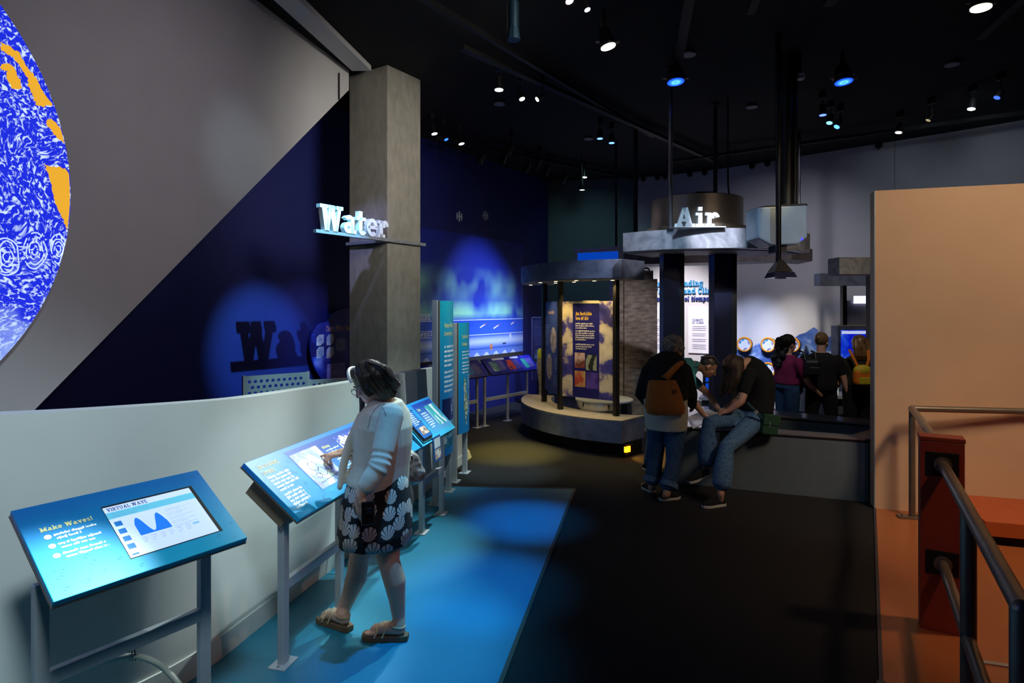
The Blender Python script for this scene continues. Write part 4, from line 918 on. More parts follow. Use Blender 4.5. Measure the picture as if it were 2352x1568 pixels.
MB(F).rect(kx_(1334), kz_(697), kx_(1374), kz_(690.5), .015).build('top_label', mat('label_cream_print', '#cfc09a', .5), pan, recalc=False)
pan, F, L = kpanel(posts[0], posts[1], .655, 1.98, ramp_mat('deep_blue_sky_print', [(.3, '#1c2a70'), (.7, '#39508f')], scale=2, detail=4), 'planet_panel')
mb = MB(F); slab_text(mb, 'Ocean of Air', L*.25, 1.80, .05, 0, .014, wid=.62); mb.build('title_text', mat('salmon_print', '#e3b591', .5), pan, recalc=False)
M_pl = ramp_mat('planet_print', [(.4, '#8f8676'), (.6, '#c4b8a4')], scale=14, detail=5)
for cx, cy in ((.62, 1.42), (.34, 1.02)): MB(F).flat_disc(L*cx, cy, L*.20, .014, 26, .19).build('planet_picture', M_pl, pan, recalc=False)
mb = MB(F); text_lines(mb, L*.1, 1.62, L*.25, 9, .035, .014, .4, 3); text_lines(mb, L*.68, 1.15, L*.22, 6, .035, .014, .4, 4); text_lines(mb, L*.62, .9, L*.22, 5, .035, .014, .4, 5); mb.build('body_text', mat('dim_blue_print', '#8f9cc8', .5), pan, recalc=False)
# orange floor lamp in the toe kick
t = thing('floor_lamp', 'small glowing orange lamp low at the end of the curved kiosk', 'lamp', V(1.62, 8.06, 0))
p = P(1441, 1025, 7.72)
MB().box((p.x, p.y+.06, .09), (.16, .08, .14), .72).build('lamp_box', M_black, t)
MB().box((p.x, p.y+.005, .10), (.09, .03, .07), .72).build('lens', mat('orange_lens', '#ff9a20', .4, emit='#ff8a10', es=6), t)
spot('orange_floor_light', (p.x+.02, p.y-.03, .14), (p.x+.35, p.y-.12, 0), 7, (1, .45, .06), 120, .6, .02)
# stone-faced block inside the kiosk
t = thing('stone_block', 'rough grey stone-faced tower beside the curved kiosk', 'display block', V(1.9, 9.5, 0))
def SX(x, Y=9.3): return (x-CX)/FPX*Y
for (x0, x1, z0, z1, e) in ((1413, 1432, 0, 2.33, 0), (1434, 1510, 1.885, 2.33, 0), (1434, 1510, .40, 1.8845, -.004), (1434, 1510, 0, .3995, -.008)):
    MB().bx(SX(x0), 9.3-e, z0, SX(x1), 9.9, z1).build('stone_panel', M_stone, t, bevel=.004)
MB().bx(SX(1413), 9.34, 2.33, SX(1502), 9.9, 2.46).build('stone_cap', M_stone, t, bevel=.004)
MB().tube(smooth_curve([(SX(1475), 9.5, 2.455), (SX(1482), 9.45, 2.50), (SX(1494), 9.45, 2.495), (SX(1499), 9.5, 2.455)], 5), .012, 6).build('cable', M_dark, t)
# hanging monitor over the kiosk
t = thing('monitor', 'pale-framed monitor with a plain blue screen showing above the curved canopy', 'monitor', V(1.42, 10.0, 2.36))
ML = P(1321, 572, 10.1); MR = P(1428, 576, 9.7)
u = (V(MR.x, MR.y, 0)-V(ML.x, ML.y, 0)).normalized(); F = Frame(V(ML.x, ML.y, 2.36), u, V(.0, .12, 1)); Lm = (MR-ML).xy.length
MB(F).bx(0, 0, -.12, Lm, .49, 0).build('case', mat('pale_grey_plastic', '#b9bcc4', .4), t, bevel=.006)
MB(F).bx(-.02, .49, -.14, Lm+.02, .505, .06).build('hood', mat('pale_grey_plastic', '#b9bcc4', .4), t)
MB(F).rect(.05, .03, Lm-.05, .44, .002).build('screen', mat('blue_screen', '#0a4ad0', .3, emit='#0650d8', es=.55, var=.02), t, recalc=False)
MB().beam((MR.x-.1, MR.y+.12, 2.42), (1.85, 9.75, 2.42), .05, .04).build('arm', M_post, t)
# low silver drum inside the kiosk
t = thing('metal_drum', 'low shiny silver drum on the floor behind the kiosk panels', 'drum', V(1.32, 8.74, 0))
MB().disc(V(1.32, 8.74, 0), .40, (0, 0, 1), .57, 40).build('shell', mat('polished_steel', '#b8bcc2', .18, 1), t, smooth=True)
MB().disc(V(1.32, 8.74, .57), .41, (0, 0, 1), .02, 40).build('lid', M_greymetal, t)
# dark notice board and mosaic totem left of the kiosk
t = thing('notice_board', 'narrow dark purple notice board behind the left side of the kiosk', 'notice board', V(.52, 11.3, 0))
a = P(1223, 730, 11.5); b = P(1262, 730, 11.2); u = V(b.x-a.x, b.y-a.y, 0).normalized(); F = Frame(V(a.x, a.y, 0), u, (0, 0, 1)); L = (b-a).xy.length
pan = MB(F).bx(0, .55, -.04, L, 1.695, 0).build('board', mat('dark_purple_print', '#2a2648', .6, var=.2, scale=5), t)
MB(F).bx(-.02, .53, -.05, .0, 1.70, .01).build('frame_edge', mat('purple_frame', '#5a4a6c', .5), t); MB(F).bx(0, 1.695, -.05, L, 1.715, .01).build('frame_top', mat('purple_frame', '#5a4a6c', .5), t)
MB(F).bx(.1, 0, -.04, .14, .55, -.01).build('leg', M_post, t); MB(F).bx(L-.14, 0, -.04, L-.1, .55, -.01).build('leg', M_post, t)
mb = MB(F); text_lines(mb, .05, 1.52, L*.8, 9, .04, .0015, .35, 5); mb.build('body_text', mat('dim_purple_print', '#6a648c', .6), pan, recalc=False)
MB(F).rect(.05, .82, L-.05, 1.1, .0015).build('photo_print', ramp_mat('grey_photo_print', [(.4, '#232838'), (.6, '#8a94a4')], scale=7, detail=5), pan, recalc=False)
t = thing('totem', 'slim twisting yellow-topped mosaic totem beside the kiosk', 'sculpture', V(.51, 10.6, 0))
px = [(1241, 940, .05), (1244, 905, .05), (1245, 880, .06), (1243, 855, .07), (1240, 838, .06), (1242, 822, .06), (1241, 808, .055), (1241, 800, .03)]
pts = [P(x, y, 10.4) for x, y, r in px]; pts[0].z = .02
MB().tube(pts[:6], [r for _, _, r in px][:6], 12).build('stem', ramp_mat('mosaic', [(.3, '#6f6a52'), (.5, '#c9c4a8'), (.7, '#8f8a60')], kind='voronoi', scale=40), t, smooth=True)
MB().tube(pts[5:], [r for _, _, r in px][5:], 12).build('top', mat('yellow_green_glaze', '#c8cc20', .4), t, smooth=True)

# ---------------------------------------------------------------- Air island
M_tbody = mat('table_grey_panel', '#626d74', .6, var=.05)
M_ttop = mat('table_steel_top', '#b0aeb0', .28, .6, var=.06)
air = thing('air_table', 'low grey table ring with a dark well that the girl sits on', 'table', V(2.8, 6.8, 0))
O = [(1.744, 6.60), (3.44, 5.945), (4.25, 6.20), (4.38, 6.75), (3.2, 7.62), (2.1, 8.0), (1.80, 7.35)]
MB().prism(O, 0, .40).build('body', M_tbody, air)
I = [(2.66, 6.46), (3.42, 6.14), (3.80, 6.42), (3.93, 6.70), (3.17, 7.17), (2.60, 7.28)]
rims = {'front': [O[0], O[1], I[1], I[0]], 'right': [O[1], O[2], O[3], I[3], I[2], I[1]], 'far': [O[3], O[4], O[5], I[5], I[4], I[3]], 'left': [O[0], I[0], I[5], O[5], O[6]]}
for nm in rims:
    q = rims[nm]
    MB().prism(q, .40, .575).build('rim_wall', M_tbody, air)
    MB().prism(q, .575, .600).build('rim_lip', M_dark, air)
    MB().prism(q, .600, .618).build('rim_top', M_ttop, air)
MB().prism(I, .401, .41).build('well_floor', mat('dark_teal_well', '#16282c', .5), air)
# white lit work surface where the man leans
ws_ = [PZ(1578, 958, .62), PZ(1640, 934, .62), PZ(1652, 950, .62), PZ(1592, 985, .62)]
t = tag(MB().prism([(p.x, p.y) for p in ws_], .619, .624).build('map_sheet', mat('white_sheet', '#e9e6ec', .5)), 'bright white sheet on the table under the leaning man', 'sheet')
# two dark columns carrying the canopy
for lab, x0, x1 in (('dark navy column rising behind the woman with grey curly hair', 1524, 1573), ('wider dark column rising behind the man and the seated girl', 1641, 1694)):
    Y = 7.42; a, b = (x0-CX)/FPX*Y, (x1-CX)/FPX*Y; wdt = b-a
    t = thing('canopy_column', lab, 'column', V((a+b)/2, Y+wdt/2, .62), 'columns of the Air canopy')
    MB().bx(a, Y, .619, b-wdt*.25, Y+wdt*.8, 2.56).build('shaft', mat('navy_column', '#1a2038', .35, .3), t, bevel=.006)
    MB().bx(b-wdt*.25+.002, Y+.02, .619, b, Y+wdt*.8, 2.56).build('side_channel', M_black, t)
    MB().bx(b-wdt*.25-.012, Y-.006, .619, b-wdt*.25, Y, 2.56).build('edge_strip', mat('blue_steel_strip', '#30405c', .3, .7), t)
AC = V(2.45, 8.35, 0)
def aarc(r, a0, a1, n=28): return [V(AC.x+r*math.cos(math.radians(a0+(a1-a0)*k/n)), AC.y+r*math.sin(math.radians(a0+(a1-a0)*k/n)), 0) for k in range(n+1)]
t = thing('air_canopy', 'grey marbled canopy ring on dark columns under the Air letters', 'canopy', V(2.45, 6.9, 2.56))
MB().strip_prism(aarc(.75, -150, -30), aarc(1.5, -138, -38), 2.562, 2.79).build('fascia', M_marble, t, bevel=.005)
MB().strip_prism(aarc(.70, -150, -30), aarc(1.36, -140, -36), 2.551, 2.561).build('underside', mat('pale_soffit', '#9c9aa4', .6), t)
# Air letters
t = thing('air_sign', 'white block letters reading Air standing on the marbled canopy', 'sign', V(2.1, 6.9, 2.79))
fa = Frame(P(1549, 522, 6.86), (P(1660, 522, 6.84)-P(1549, 522, 6.86)), (0, 0, 1)); fa.o.z = 2.792
MB(fa).bx(-.01, 0, -.05, .56, .012, .05).build('base_strip', M_sign, t)
x = .0; sz = .215; wdt = text_width('Air', sz, .02); kk = .50/wdt
for ch in 'Air':
    mb = MB(fa); x = slab_text(mb, ch, x, .012, sz, .05, -.025, .02, wid=kk); mb.build('letter', M_sign, t)
# steel drum above the canopy
t = thing('duct_drum', 'brushed steel drum standing on the canopy behind the Air letters', 'drum', V(2.34, 7.75, 2.79))
MB().disc(V(2.36, 7.80, 2.795), .62, (0, 0, 1), .10, 48).build('flange', mat('brushed_drum', '#b0a594', .34, .75, var=.2, scale=3), t, smooth=True)
MB().disc(V(2.36, 7.80, 2.895), .565, (0, 0, 1), .36, 48).build('shell', mat('brushed_drum', '#b0a594', .34), t, smooth=True)
MB().disc(V(2.36, 7.80, 3.255), .54, (0, 0, 1), .01, 48).build('lid', M_black, t)
MB().box((2.37, 7.55, 3.29), (.22, .14, .06)).build('lid_box', M_dark, t, bevel=.01)
def pole(label, x, Y, z0, r, m, cat='pole', z1=ZC-.005, group=None):
    X = (x-CX)/FPX*Y; t = thing('ceiling_pole', label, cat, V(X, Y, z0), group)
    MB().tube([(X, Y, z0), (X, Y, z1)], r, 12).build('shaft', m, t, smooth=True); MB().disc(V(X, Y, z1-.03), r*2, (0, 0, 1), .03, 14).build('ceiling_flange', M_black, t)
    if z0 > 1: MB().disc(V(X, Y, z0), r*1.6, (0, 0, 1), .02, 14).build('foot_flange', m, t)
    return t
pole('slim silver pole rising from the left of the Air canopy to the ceiling', 1540, 6.98, 2.795, .026, mat('satin_steel', '#8f8f92', .3, .9))
pole('thin black pole dropping behind the steel drum', 1643, 8.25, 3.0, .028, M_dark)
pole('black pole dropping to the far grey ring, left of the Air sign', 1460, 9.35, 2.80, .034, M_dark)
t = thing('drop_cable', 'thin black cable hanging from the ceiling right of the steel drum', 'cable', V(2.75, 8.0, 3.2))
MB().tube(smooth_curve([tuple(P(1672, 360, 8.0).xy)+(ZC-.01,), tuple(P(1672, 400, 8.0)), tuple(P(1674, 440, 8.0)), tuple(P(1680, 464, 7.95))], 5), .012, 8).build('wire', M_dark, t)
# far ring canopy
fp = [P(1370, 590, 10.9), P(1406, 590, 10.2), P(1530, 590, 9.9), P(1700, 590, 9.45), P(1818, 590, 9.05), P(1866, 590, 9.35)]
fpo = [(p.x, p.y, 0) for p in fp]; bpo = [(p.x+.1, p.y+.7, 0) for p in fp]
t = thing('far_ring_canopy', 'grey-brown ring beam hanging behind the Air canopy', 'canopy', V(2.6, 9.7, 2.60))
MB().strip_prism([V(*p) for p in bpo], [V(*p) for p in fpo], 2.605, 2.79).build('fascia', ramp_mat('grey_brown_laminate', [(.3, '#5f5a5c'), (.6, '#7c7678')], scale=9, detail=6, rough=.6), t)
for px_ in (1420, 1850):
    q = P(px_, 590, 10.0 if px_ < 1500 else 9.35); MB().tube([(q.x, q.y+.2, 2.79), (q.x, q.y+.2, ZC)], .02, 8).build('hanger', M_dark, t)
# projector
t = thing('projector', 'white projector box hung from black poles right of the Air sign', 'projector', V(2.88, 6.5, 2.56))
Y = 6.45
poly = [(x-CX, y) for x, y in ((1740, 475), (1855, 470), (1856, 545), (1834, 561), (1772, 563), (1741, 546))]
fpj = Frame(V(0, Y, CAMZ), (1, 0, 0), (0, 0, 1)); sc_ = Y/FPX
MB(fpj).prism([(x*sc_, (HY-y)*sc_) for x, y in poly], 0, -.34).build('case', mat('projector_white', '#93a8ba', .45), t, bevel=.02)
MB(fpj).prism([((x-CX)*sc_, (HY-y)*sc_) for x, y in ((1741, 475.5), (1857, 470), (1852, 467), (1757, 472))], .0, -.33).build('top_tray', M_dark, t)
MB(fpj).disc(V((1842-CX)*sc_, (HY-549)*sc_, 0), .010, (0, 0, 1), .006, 12).build('status_light', mat('blue_led', '#2030ff', .4, emit='#2020ff', es=5), t)
MB(fpj).tube([((1832-CX)*sc_, (HY-470)*sc_, -.1), ((1838-CX)*sc_, (HY-461)*sc_, -.1), ((1846-CX)*sc_, (HY-468)*sc_, -.1)], .008, 6).build('cable_loop', M_dark, t)
MB(fpj).bx((1788-CX)*sc_, (HY-578)*sc_, -.25, (1812-CX)*sc_, (HY-562)*sc_, -.05).build('lens_mount', M_dark, t)
for px_, r in ((1811, .060), (1828, .030)):
    X = (px_-CX)/FPX*(Y+.15); MB().tube([(X, Y+.18, 2.98), (X, Y+.18, ZC)], r, 14).build('hanger', M_dark, t, smooth=True)
# pendant loudspeaker
t = thing('pendant_speaker', 'black flared loudspeaker on a long pole hanging from the ceiling', 'loudspeaker', P(1792, 638, 6.15))
Y = 6.15; c = P(1788, 600, Y); X = c.x
MB().tube([(X, Y, 2.34), (X, Y, ZC)], .027, 12).build('pole', mat('black_pole', '#19191b', .35, .4), t, smooth=True)
MB().disc(V(X+.015, Y, 2.255), .130, (0, 0, 1), .12, 4, .032).build('upper_horn', M_dark, t)
MB().disc(V(X+.02, Y, 2.195), .165, (0, 0, 1), .055, 4, .134).build('lower_horn', mat('dark_blue_lens', '#0c1c48', .2, .3), t)
MB().disc(V(X+.02, Y, 2.187), .055, (0, 0, 1), .02, 12).build('driver', M_dark, t)

# ---------------------------------------------------------------- back wall graphics
def wpt(x, y, e=.0):
    p, tg, nn = bw_at(x); q = p+nn*e; return V(q.x, q.y, CAMZ-(y-HY)/FPX*q.y)
class WallF:       # photo column -> along the curved wall, y metres up
    def __init__(s, e): s.e = e
    def __call__(s, p): q, tg, nn = bw_at(p[0]); q = q+nn*(s.e+(p[2] if len(p) > 2 else 0)); return V(q.x, q.y, p[1])
def wz(x, y): return wpt(x, y).z
def wall_words(name, label, txt, x0, x1, ybase, cap, m, slant=0, depth=.03):
    t = thing(name, label, 'lettering', V(*wpt((x0+x1)/2, ybase).xy, wz((x0+x1)/2, ybase)))
    z0 = wz((x0+x1)/2, ybase); h = cap*wpt((x0+x1)/2, ybase).y/FPX; k = (x1-x0)/text_width(txt, 1)
    x = x0
    for ch in txt:
        if ch != ' ':
            mb = MB(WallF(.012)); tmp = MB(); slab_text(tmp, ch, 0, 0, 1, depth=1 if depth else 0, slant=slant)
            mb.add([(x+p.x*k, z0+p.y*h, p.z*depth) for p in tmp.v], tmp.f); mb.build('letter', m, t)
        x += (GL.get(ch, GL['o'])[0]+.04)*k
    return t
M_lblue = mat('bright_blue_letters', '#3f9fd8', .5)
M_lnavy = mat('navy_letters', '#2a3c8c', .5)
wall_words('wall_lettering', 'raised blue word Understanding on the back wall', 'Understanding', 1500, 1616, 657, 13, M_lblue)
wall_words('wall_lettering', 'raised blue words Weather and Climate on the back wall', 'Weather and Climate', 1498, 1664, 674, 13, M_lblue)
wall_words('wall_lettering', 'slanted navy line of Spanish under the blue heading on the back wall', 'Comprender el tiempo y el clima', 1494, 1692, 690, 10, M_lnavy, .2)
M_board = mat('white_board', '#e2e0e6', .5, var=.02)
def wall_board(label, x0, x1, y0, y1, t1, t2, tx, seed):
    t = thing('wall_board', label, 'wall panel', V(*wpt((x0+x1)/2, y1).xy, wz((x0+x1)/2, y1)), 'white text boards under the back wall heading')
    W = WallF(0.0); z0, z1 = wz((x0+x1)/2, y1), wz((x0+x1)/2, y0); n = 6
    rings = [[W((x0+(x1-x0)*i/n, z0, .002)), W((x0+(x1-x0)*i/n, z1, .002)), W((x0+(x1-x0)*i/n, z1, .03)), W((x0+(x1-x0)*i/n, z0, .03))] for i in range(n+1)]
    b = MB().loft(rings).build('board', M_board, t)
    k = .80
    for s, yy in ((t1, 737), (t2, 743)):
        mb = MB(W); tmp = MB(); slab_text(tmp, s, 0, 0, 1, 0, slant=.15 if s is t2 else 0)
        wdt = text_width(s, 1); k = 25.0/text_width('CLIMATE', 1)
        mb.add([(tx+p.x*k, wz(tx, yy)+p.y*.045, .032) for p in tmp.v], tmp.f); mb.build('heading_text', M_lnavy, b, recalc=False)
    mb = MB(W); R_ = random.Random(seed)
    for i in range(13):
        if i in (3, 6, 9): continue
        yy = 750+i*4.2; mb.add([(tx, wz(tx, yy), .032), (tx+R_.uniform(26, 34), wz(tx, yy), .032), (tx+32, wz(tx, yy)+.013, .032), (tx, wz(tx, yy)+.013, .032)], [(0, 1, 2, 3)])
    mb.build('body_text', mat('grey_print', '#8a8aa4', .6), b, recalc=False)
    return b, W
wall_board('white text board on the back wall headed WEATHER, mostly behind the navy column', 1497, 1562, 706, 812, 'WEATHER', 'EL TIEMPO', 1506, 4)
b, W = wall_board('white text board on the back wall headed CLIMATE, between the two columns', 1582, 1684, 706, 812, 'CLIMATE', 'EL CLIMA', 1591, 6)
mb = MB(W); n = 10; cx = 1644
mb.add([(cx, wz(1640, 742), .032)]+[(cx-16*math.cos(math.pi/2*i/n), wz(1640, 742)+.22*math.sin(math.pi/2*i/n), .032) for i in range(n+1)], [tuple(range(n+2))])
mb.build('leaf_photo', ramp_mat('green_photo_print', [(.4, '#3a5a34'), (.6, '#8fa070')], scale=9), b, recalc=False)
# mountain mural along the foot of the wall
sil = [(1672, 812), (1690, 806), (1700, 800), (1715, 806), (1730, 796), (1742, 787), (1756, 796), (1775, 803), (1792, 806), (1808, 796), (1822, 778), (1836, 768), (1850, 764), (1862, 756), (1870, 751), (1878, 757), (1886, 766), (1898, 776), (1908, 772), (1922, 760), (1940, 752), (1965, 748), (2010, 742), (2060, 735)]
W = WallF(0); mb = MB()
for (xa, ya), (xb, yb_) in zip(sil, sil[1:]):
    pa, pb = [W((x, z, e)) for x, z, e in ()], None
    a0, a1 = W((xa, .42, .006)), W((xa, wz(xa, ya), .006)); b0_, b1_ = W((xb, .42, .006)), W((xb, wz(xb, yb_), .006))
    mb.add([a0, b0_, b1_, a1], [(0, 1, 2, 3)])
tag(mb.build('mountain_mural', ramp_mat('snow_mountain_print', [(.36, '#2c4a94'), (.50, '#4a6cb4'), (.58, '#7f9ad0'), (.68, '#dce6f4')], scale=2.6, detail=9, rough=.6, mapscale=(1, 1, 2), dist=.5), recalc=False), 'blue snowy mountain range mural along the lower back wall', 'mural')
rings = []
for i in range(25):
    x = 1672+(2060-1672)*i/24; rings.append([W((x, 0, .004)), W((x, .42, .004)), W((x, .42, .06)), W((x, 0, .06))])
struct(MB().loft(rings).build('baseboard_back', mat('pale_skirting', '#c8c6c0', .6)))
for lab, cx, cy in (('orange-rimmed round dial nearest the dark column on the mountain mural', 1713, 790), ('upper middle orange-rimmed round dial on the mountain mural', 1768, 791), ('orange-rimmed round dial half hidden by the woman in magenta', 1824, 791), ('lowest orange-rimmed round dial on the mountain mural', 1768, 848)):
    p, tg, nn = bw_at(cx); z = wz(cx, cy); Fd = Frame(p+V(0, 0, z), tg, (0, 0, 1), nn); r = 16.5*p.y/FPX
    t = thing('dial', lab, 'dial', p+nn*.05+V(0, 0, z-r), 'round dials on the mountain mural')
    MB(Fd).disc(V(0, 0, .005), r*.98, (0, 0, 1), .07, 32).build('housing', M_dark, t, smooth=True)
    mb = MB(Fd); mb.loft([[(rr*math.cos(2*math.pi*k/32), rr*math.sin(2*math.pi*k/32), zz) for k in range(32)] for rr, zz in ((r, .075), (r*1.05, .085), (r, .10), (r*.84, .10), (r*.82, .085))], False); mb.build('rim', mat('orange_rim', '#d8902c', .4), t, smooth=True)
    MB(Fd).flat_disc(0, 0, r*.83, .088, 32).build('face', mat('dial_face', '#d4dcec', .4, var=.02), t, recalc=False)
    for k, mm in ((2, '#3a8fc0'), (3, '#2c6a9c'), (6, '#8a80b8'), (0, '#8a80b8')):
        a0 = math.pi*2*k/8; mb = MB(Fd); mb.add([(math.cos(q)*rr, math.sin(q)*rr, .0895) for q, rr in [(a0+j*.16, r*.72) for j in range(5)]+[(a0+j*.16, r*.52) for j in range(4, -1, -1)]], [tuple(range(10))]); mb.build('dial_mark', mat('mark_'+mm, mm, .5), t, recalc=False)
    MB(Fd).disc(V(0, -r*.72, .088), .010, (0, 0, 1), .012, 10).build('knob', M_dark, t)
# blue screen and pale counter seen between the columns
t = thing('low_screen', 'glowing blue slanted screen behind the two columns', 'screen', V(3.0, 8.9, 0))
a, b = P(1612, 880, 8.9), P(1698, 880, 8.7); u = (V(b.x, b.y, 0)-V(a.x, a.y, 0)).normalized(); F = Frame(V(a.x, a.y, 0), u, (0, 0, 1)); L = (b-a).xy.length
MB(F).bx(0, 0, -.30, L, .56, .0).build('cabinet', M_tbody, t); MB(F).bx(-.03, .56, -.34, L+.05, .60, .12).build('counter', mat('pale_counter', '#b8b4c4', .35), t)
MB(F).bx(0, .60, -.20, L, 1.02, -.14).build('screen_back', M_dark, t); MB(F).rect(.04, .62, L-.04, .98, -.138).build('screen', mat('blue_screen', '#0a4ad0', .3), t, recalc=False)
MB(F).bx(0, .78, -.138, L, .80, -.10).build('bar', M_dark, t)
MB(F).bx(L*.62, .60, -.02, L*.65, .70, .0).build('orange_knob', mat('orange_plastic', '#d88a2a', .5), t)
# ---------------------------------------------------------------- kiosk at the right edge
t = thing('right_kiosk', 'marbled canopy and dark posts half hidden by the cream wall', 'kiosk', V(4.6, 8.0, 0))
def bxp(name, x0, x1, Y, D, z0, z1, m): return MB().bx((x0-CX)/FPX*Y, Y, z0, (x1-CX)/FPX*Y, Y+D, z1).build(name, m, t)
bxp('canopy', 1928, 2100, 7.7, .28, 2.315, 2.53, M_marble); bxp('canopy_soffit', 1932, 2090, 7.72, .24, 2.305, 2.314, mat('pale_soffit', '#9c9aa4', .6))
bxp('rear_canopy', 1885, 2040, 9.2, .2, 2.225, 2.41, M_slate)
bxp('post', 1999, 2011, 7.8, .10, 0, 2.306, M_post); bxp('rear_post', 1936, 1945, 9.3, .08, 0, 2.224, M_post)
bxp('panel', 1946, 2030, 9.32, .03, 1.62, 2.0, mat('grey_panel', '#7a7a88', .5)); bxp('light_panel', 1963, 1998, 9.28, .03, 1.955, 2.07, mat('bright_screen', '#e8e8ff', .4, emit='#e0e0ff', es=1.6))
t = thing('touch_screen', 'upright blue touch screen in front of the girl with the orange backpack', 'screen', V(4.95, 9.0, 0))
bxp('cabinet', 1925, 2000, 9.0, .2, 0, 1.62, M_slate); bxp('trim_strip', 1925, 2000, 8.985, .02, 1.62, 1.635, mat('pale_trim', '#c8c2a8', .5))
bxp('screen', 1932, 1998, 8.992, .012, 1.02, 1.56, ramp_mat('blue_map_screen', [(.4, '#0a1ee0'), (.55, '#1c50f0'), (.66, '#7fa8ff')], scale=5, detail=5, emit=.55))
bxp('screen_header', 1934, 1998, 8.985, .008, 1.505, 1.548, mat('screen_header_white', '#d8e4ff', .4, emit='#d0dcff', es=.7))
t = thing('low_counter', 'low counter with a white top behind the standing visitors', 'counter', V(4.7, 8.8, 0))
bxp('body', 1905, 2010, 8.6, .3, 0, .62, M_tbody); bxp('top', 1900, 2010, 8.5, .45, .62, .66, mat('white_counter', '#d6dae2', .4))
bxp('card', 1918, 1926, 8.62, .02, .66, .98, mat('small_screen_white', '#e8f2ea', .4, emit='#e0f0e8', es=.25))  # the card is a small screen, so it glows
# ================================================================== RIGHT: RAIL AND POST;  CEILING FIXTURES
t = thing('handrail', 'round brown metal handrail turning a corner beside the cream wall', 'handrail', V(3.6, 5.485, 0))
zr = .987; c0 = V(3.60, 5.485, zr); wdir = (V(4.485, 5.34, zr)-c0).normalized()
MB().tube([c0-wdir*.0, c0+wdir*.9, c0+V(4.5, -1.28, 0)], .028, 14).build('wall_rail', M_steel, t, smooth=True)
MB().tube([c0, V(2.99, 4.34, zr), V(2.56, 3.66, zr)], .028, 14).build('side_rail', M_steel, t, smooth=True)
MB().ell(c0, (.03, .03, .03)).build('elbow', M_steel, t, smooth=True)
MB().tube([(3.6, 5.485, .02), (3.6, 5.485, zr)], .026, 14).build('rail_post', M_steel, t, smooth=True)
MB().box((3.58, 5.485, .013), (.20, .09, .016), -.2).build('floor_flange', M_steel, t, bevel=.003)
for dx in (-.07, .07): MB().disc(V(3.58+dx, 5.485, .021), .010, (0, 0, 1), .012, 8).build('bolt', M_steel, t)
# red newel post
rp = V(2.50, 3.55, 0); rd = V(-.96, -1.70, 0).normalized(); rn = V(-rd.y, rd.x, 0)
Fp = Frame(rp-rd*.0, rn if rn.x > 0 else -rn, (0, 0, 1), rd)
ww = .126
t = thing('newel_post', 'square dark red post carrying the handrail at the right edge', 'post', V(2.5, 3.6, 0))
Fq = Frame(V(2.505, 3.55, 0), (.87, -.49, 0), (0, 0, 1), (-.49, -.87, 0))
MB(Fq).bx(-.108, .005, -.12, .108, 1.115, 0).build('body', M_red, t, bevel=.006)
MB(Fq).bx(-.112, 1.115, -.124, .112, 1.14, .004).build('cap', M_red, t, bevel=.004)
for z, nm in ((.985, 0), (.41, 1)): MB(Fq).bx(-.080, z-.07, 0, .080, z+.07, .010).build('mounting_plate', M_dark, t, bevel=.003)
# near rail: two pipes, two posts
t = thing('handrail', 'thick round metal handrail running from the red post toward the viewer', 'handrail', V(2.06, 2.755, 0))
a = V(2.50, 3.535, .985); b = V(1.545, 1.843, .985)
MB().tube([a, b], .030, 16).build('top_rail', M_steel, t, smooth=True)
MB().ell(b, (.033, .033, .033)).build('elbow', M_steel, t, smooth=True)
MB().tube([b, V(b.x, b.y, .012)], .034, 16).build('rail_post', M_steel, t, smooth=True)
MB().tube([V(2.50, 3.535, .41), V(2.05, 2.74, .41), V(1.56, 1.87, .41)], .027, 14).build('lower_rail', M_steel, t, smooth=True)
m_ = V(2.053, 2.742, 0); MB().tube([m_+V(0, 0, .012), m_+V(0, 0, .985)], .032, 16).build('rail_post', M_steel, t, smooth=True)
for q in (m_, V(b.x, b.y, 0)): MB().disc(q+V(0, 0, .005), .075, (0, 0, 1), .012, 20).build('floor_flange', M_steel, t)
for z in (.985, .41): MB().disc(V(2.502, 3.540, z), .045, (-.49, -.87, 0), .014, 18).build('collar', M_steel, t)

# ---- ceiling fixtures
M_can = mat('black_lamp_can', '#141415', .4, .3)
def lens_mat(c, s): return mat('lens_%s_%d' % (c, int(s*10)), c, .4, emit=c, es=s, var=.01)
def track_lamp(label, x, y, c, s, size=1.0, aimv=(0, -.35, -1), z=4.36, group='small ceiling track lamps'):
    Y = (z-CAMZ)*FPX/(HY-y); p = P(x, y, Y); ax = Vector(aimv).normalized()
    t = thing('track_lamp', label, 'lamp', p, group); r = .045*size
    MB().disc(p-ax*.13*size, r*.85, ax, .13*size, 16, r).build('lamp_can', M_can, t, smooth=True)
    MB().disc(p+ax*.001, r*.92, ax, .004, 18).build('lens', lens_mat(c, s), t)
    top = p-ax*.11*size
    MB().tube([top, V(top.x, top.y, ZC-.08)], .010, 6).build('stem', M_can, t); MB().box((top.x, top.y, ZC-.0445), (.05, .09, .089)).build('track_adapter', M_can, t)
    return t
LW = 'small black ceiling lamp with a white lens'; LB = 'small black ceiling lamp with a blue lens'
sh = V(0, -.35, -1)
track_lamp('bright white downlight above the space right of the concrete pillar', 1146, 206, '#f4fff8', 9, 1.15, (0, -.04, -1))
track_lamp('white slanted lamp, left of a close pair near the middle of the ceiling', 1199, 227, '#f4fff8', 7, .8, (.3, -.3, -1))
track_lamp('white lamp tilted upright, right of a close pair near the middle of the ceiling', 1234, 228, '#f4fff8', 6, .7, (-.9, -.3, -.7))
track_lamp('leftmost white lamp in the row beside the pillar top', 998, 307, '#f4fff8', 6, 1.0, (.25, -.08, -1))
track_lamp('thin blue lamp between two white ones beside the pillar top', 1025, 320, '#2050ff', 5, .75, (.45, -.2, -1))
track_lamp('second white lamp in the row beside the pillar top', 1060, 330, '#f4fff8', 6, 1.0, (.25, -.08, -1))
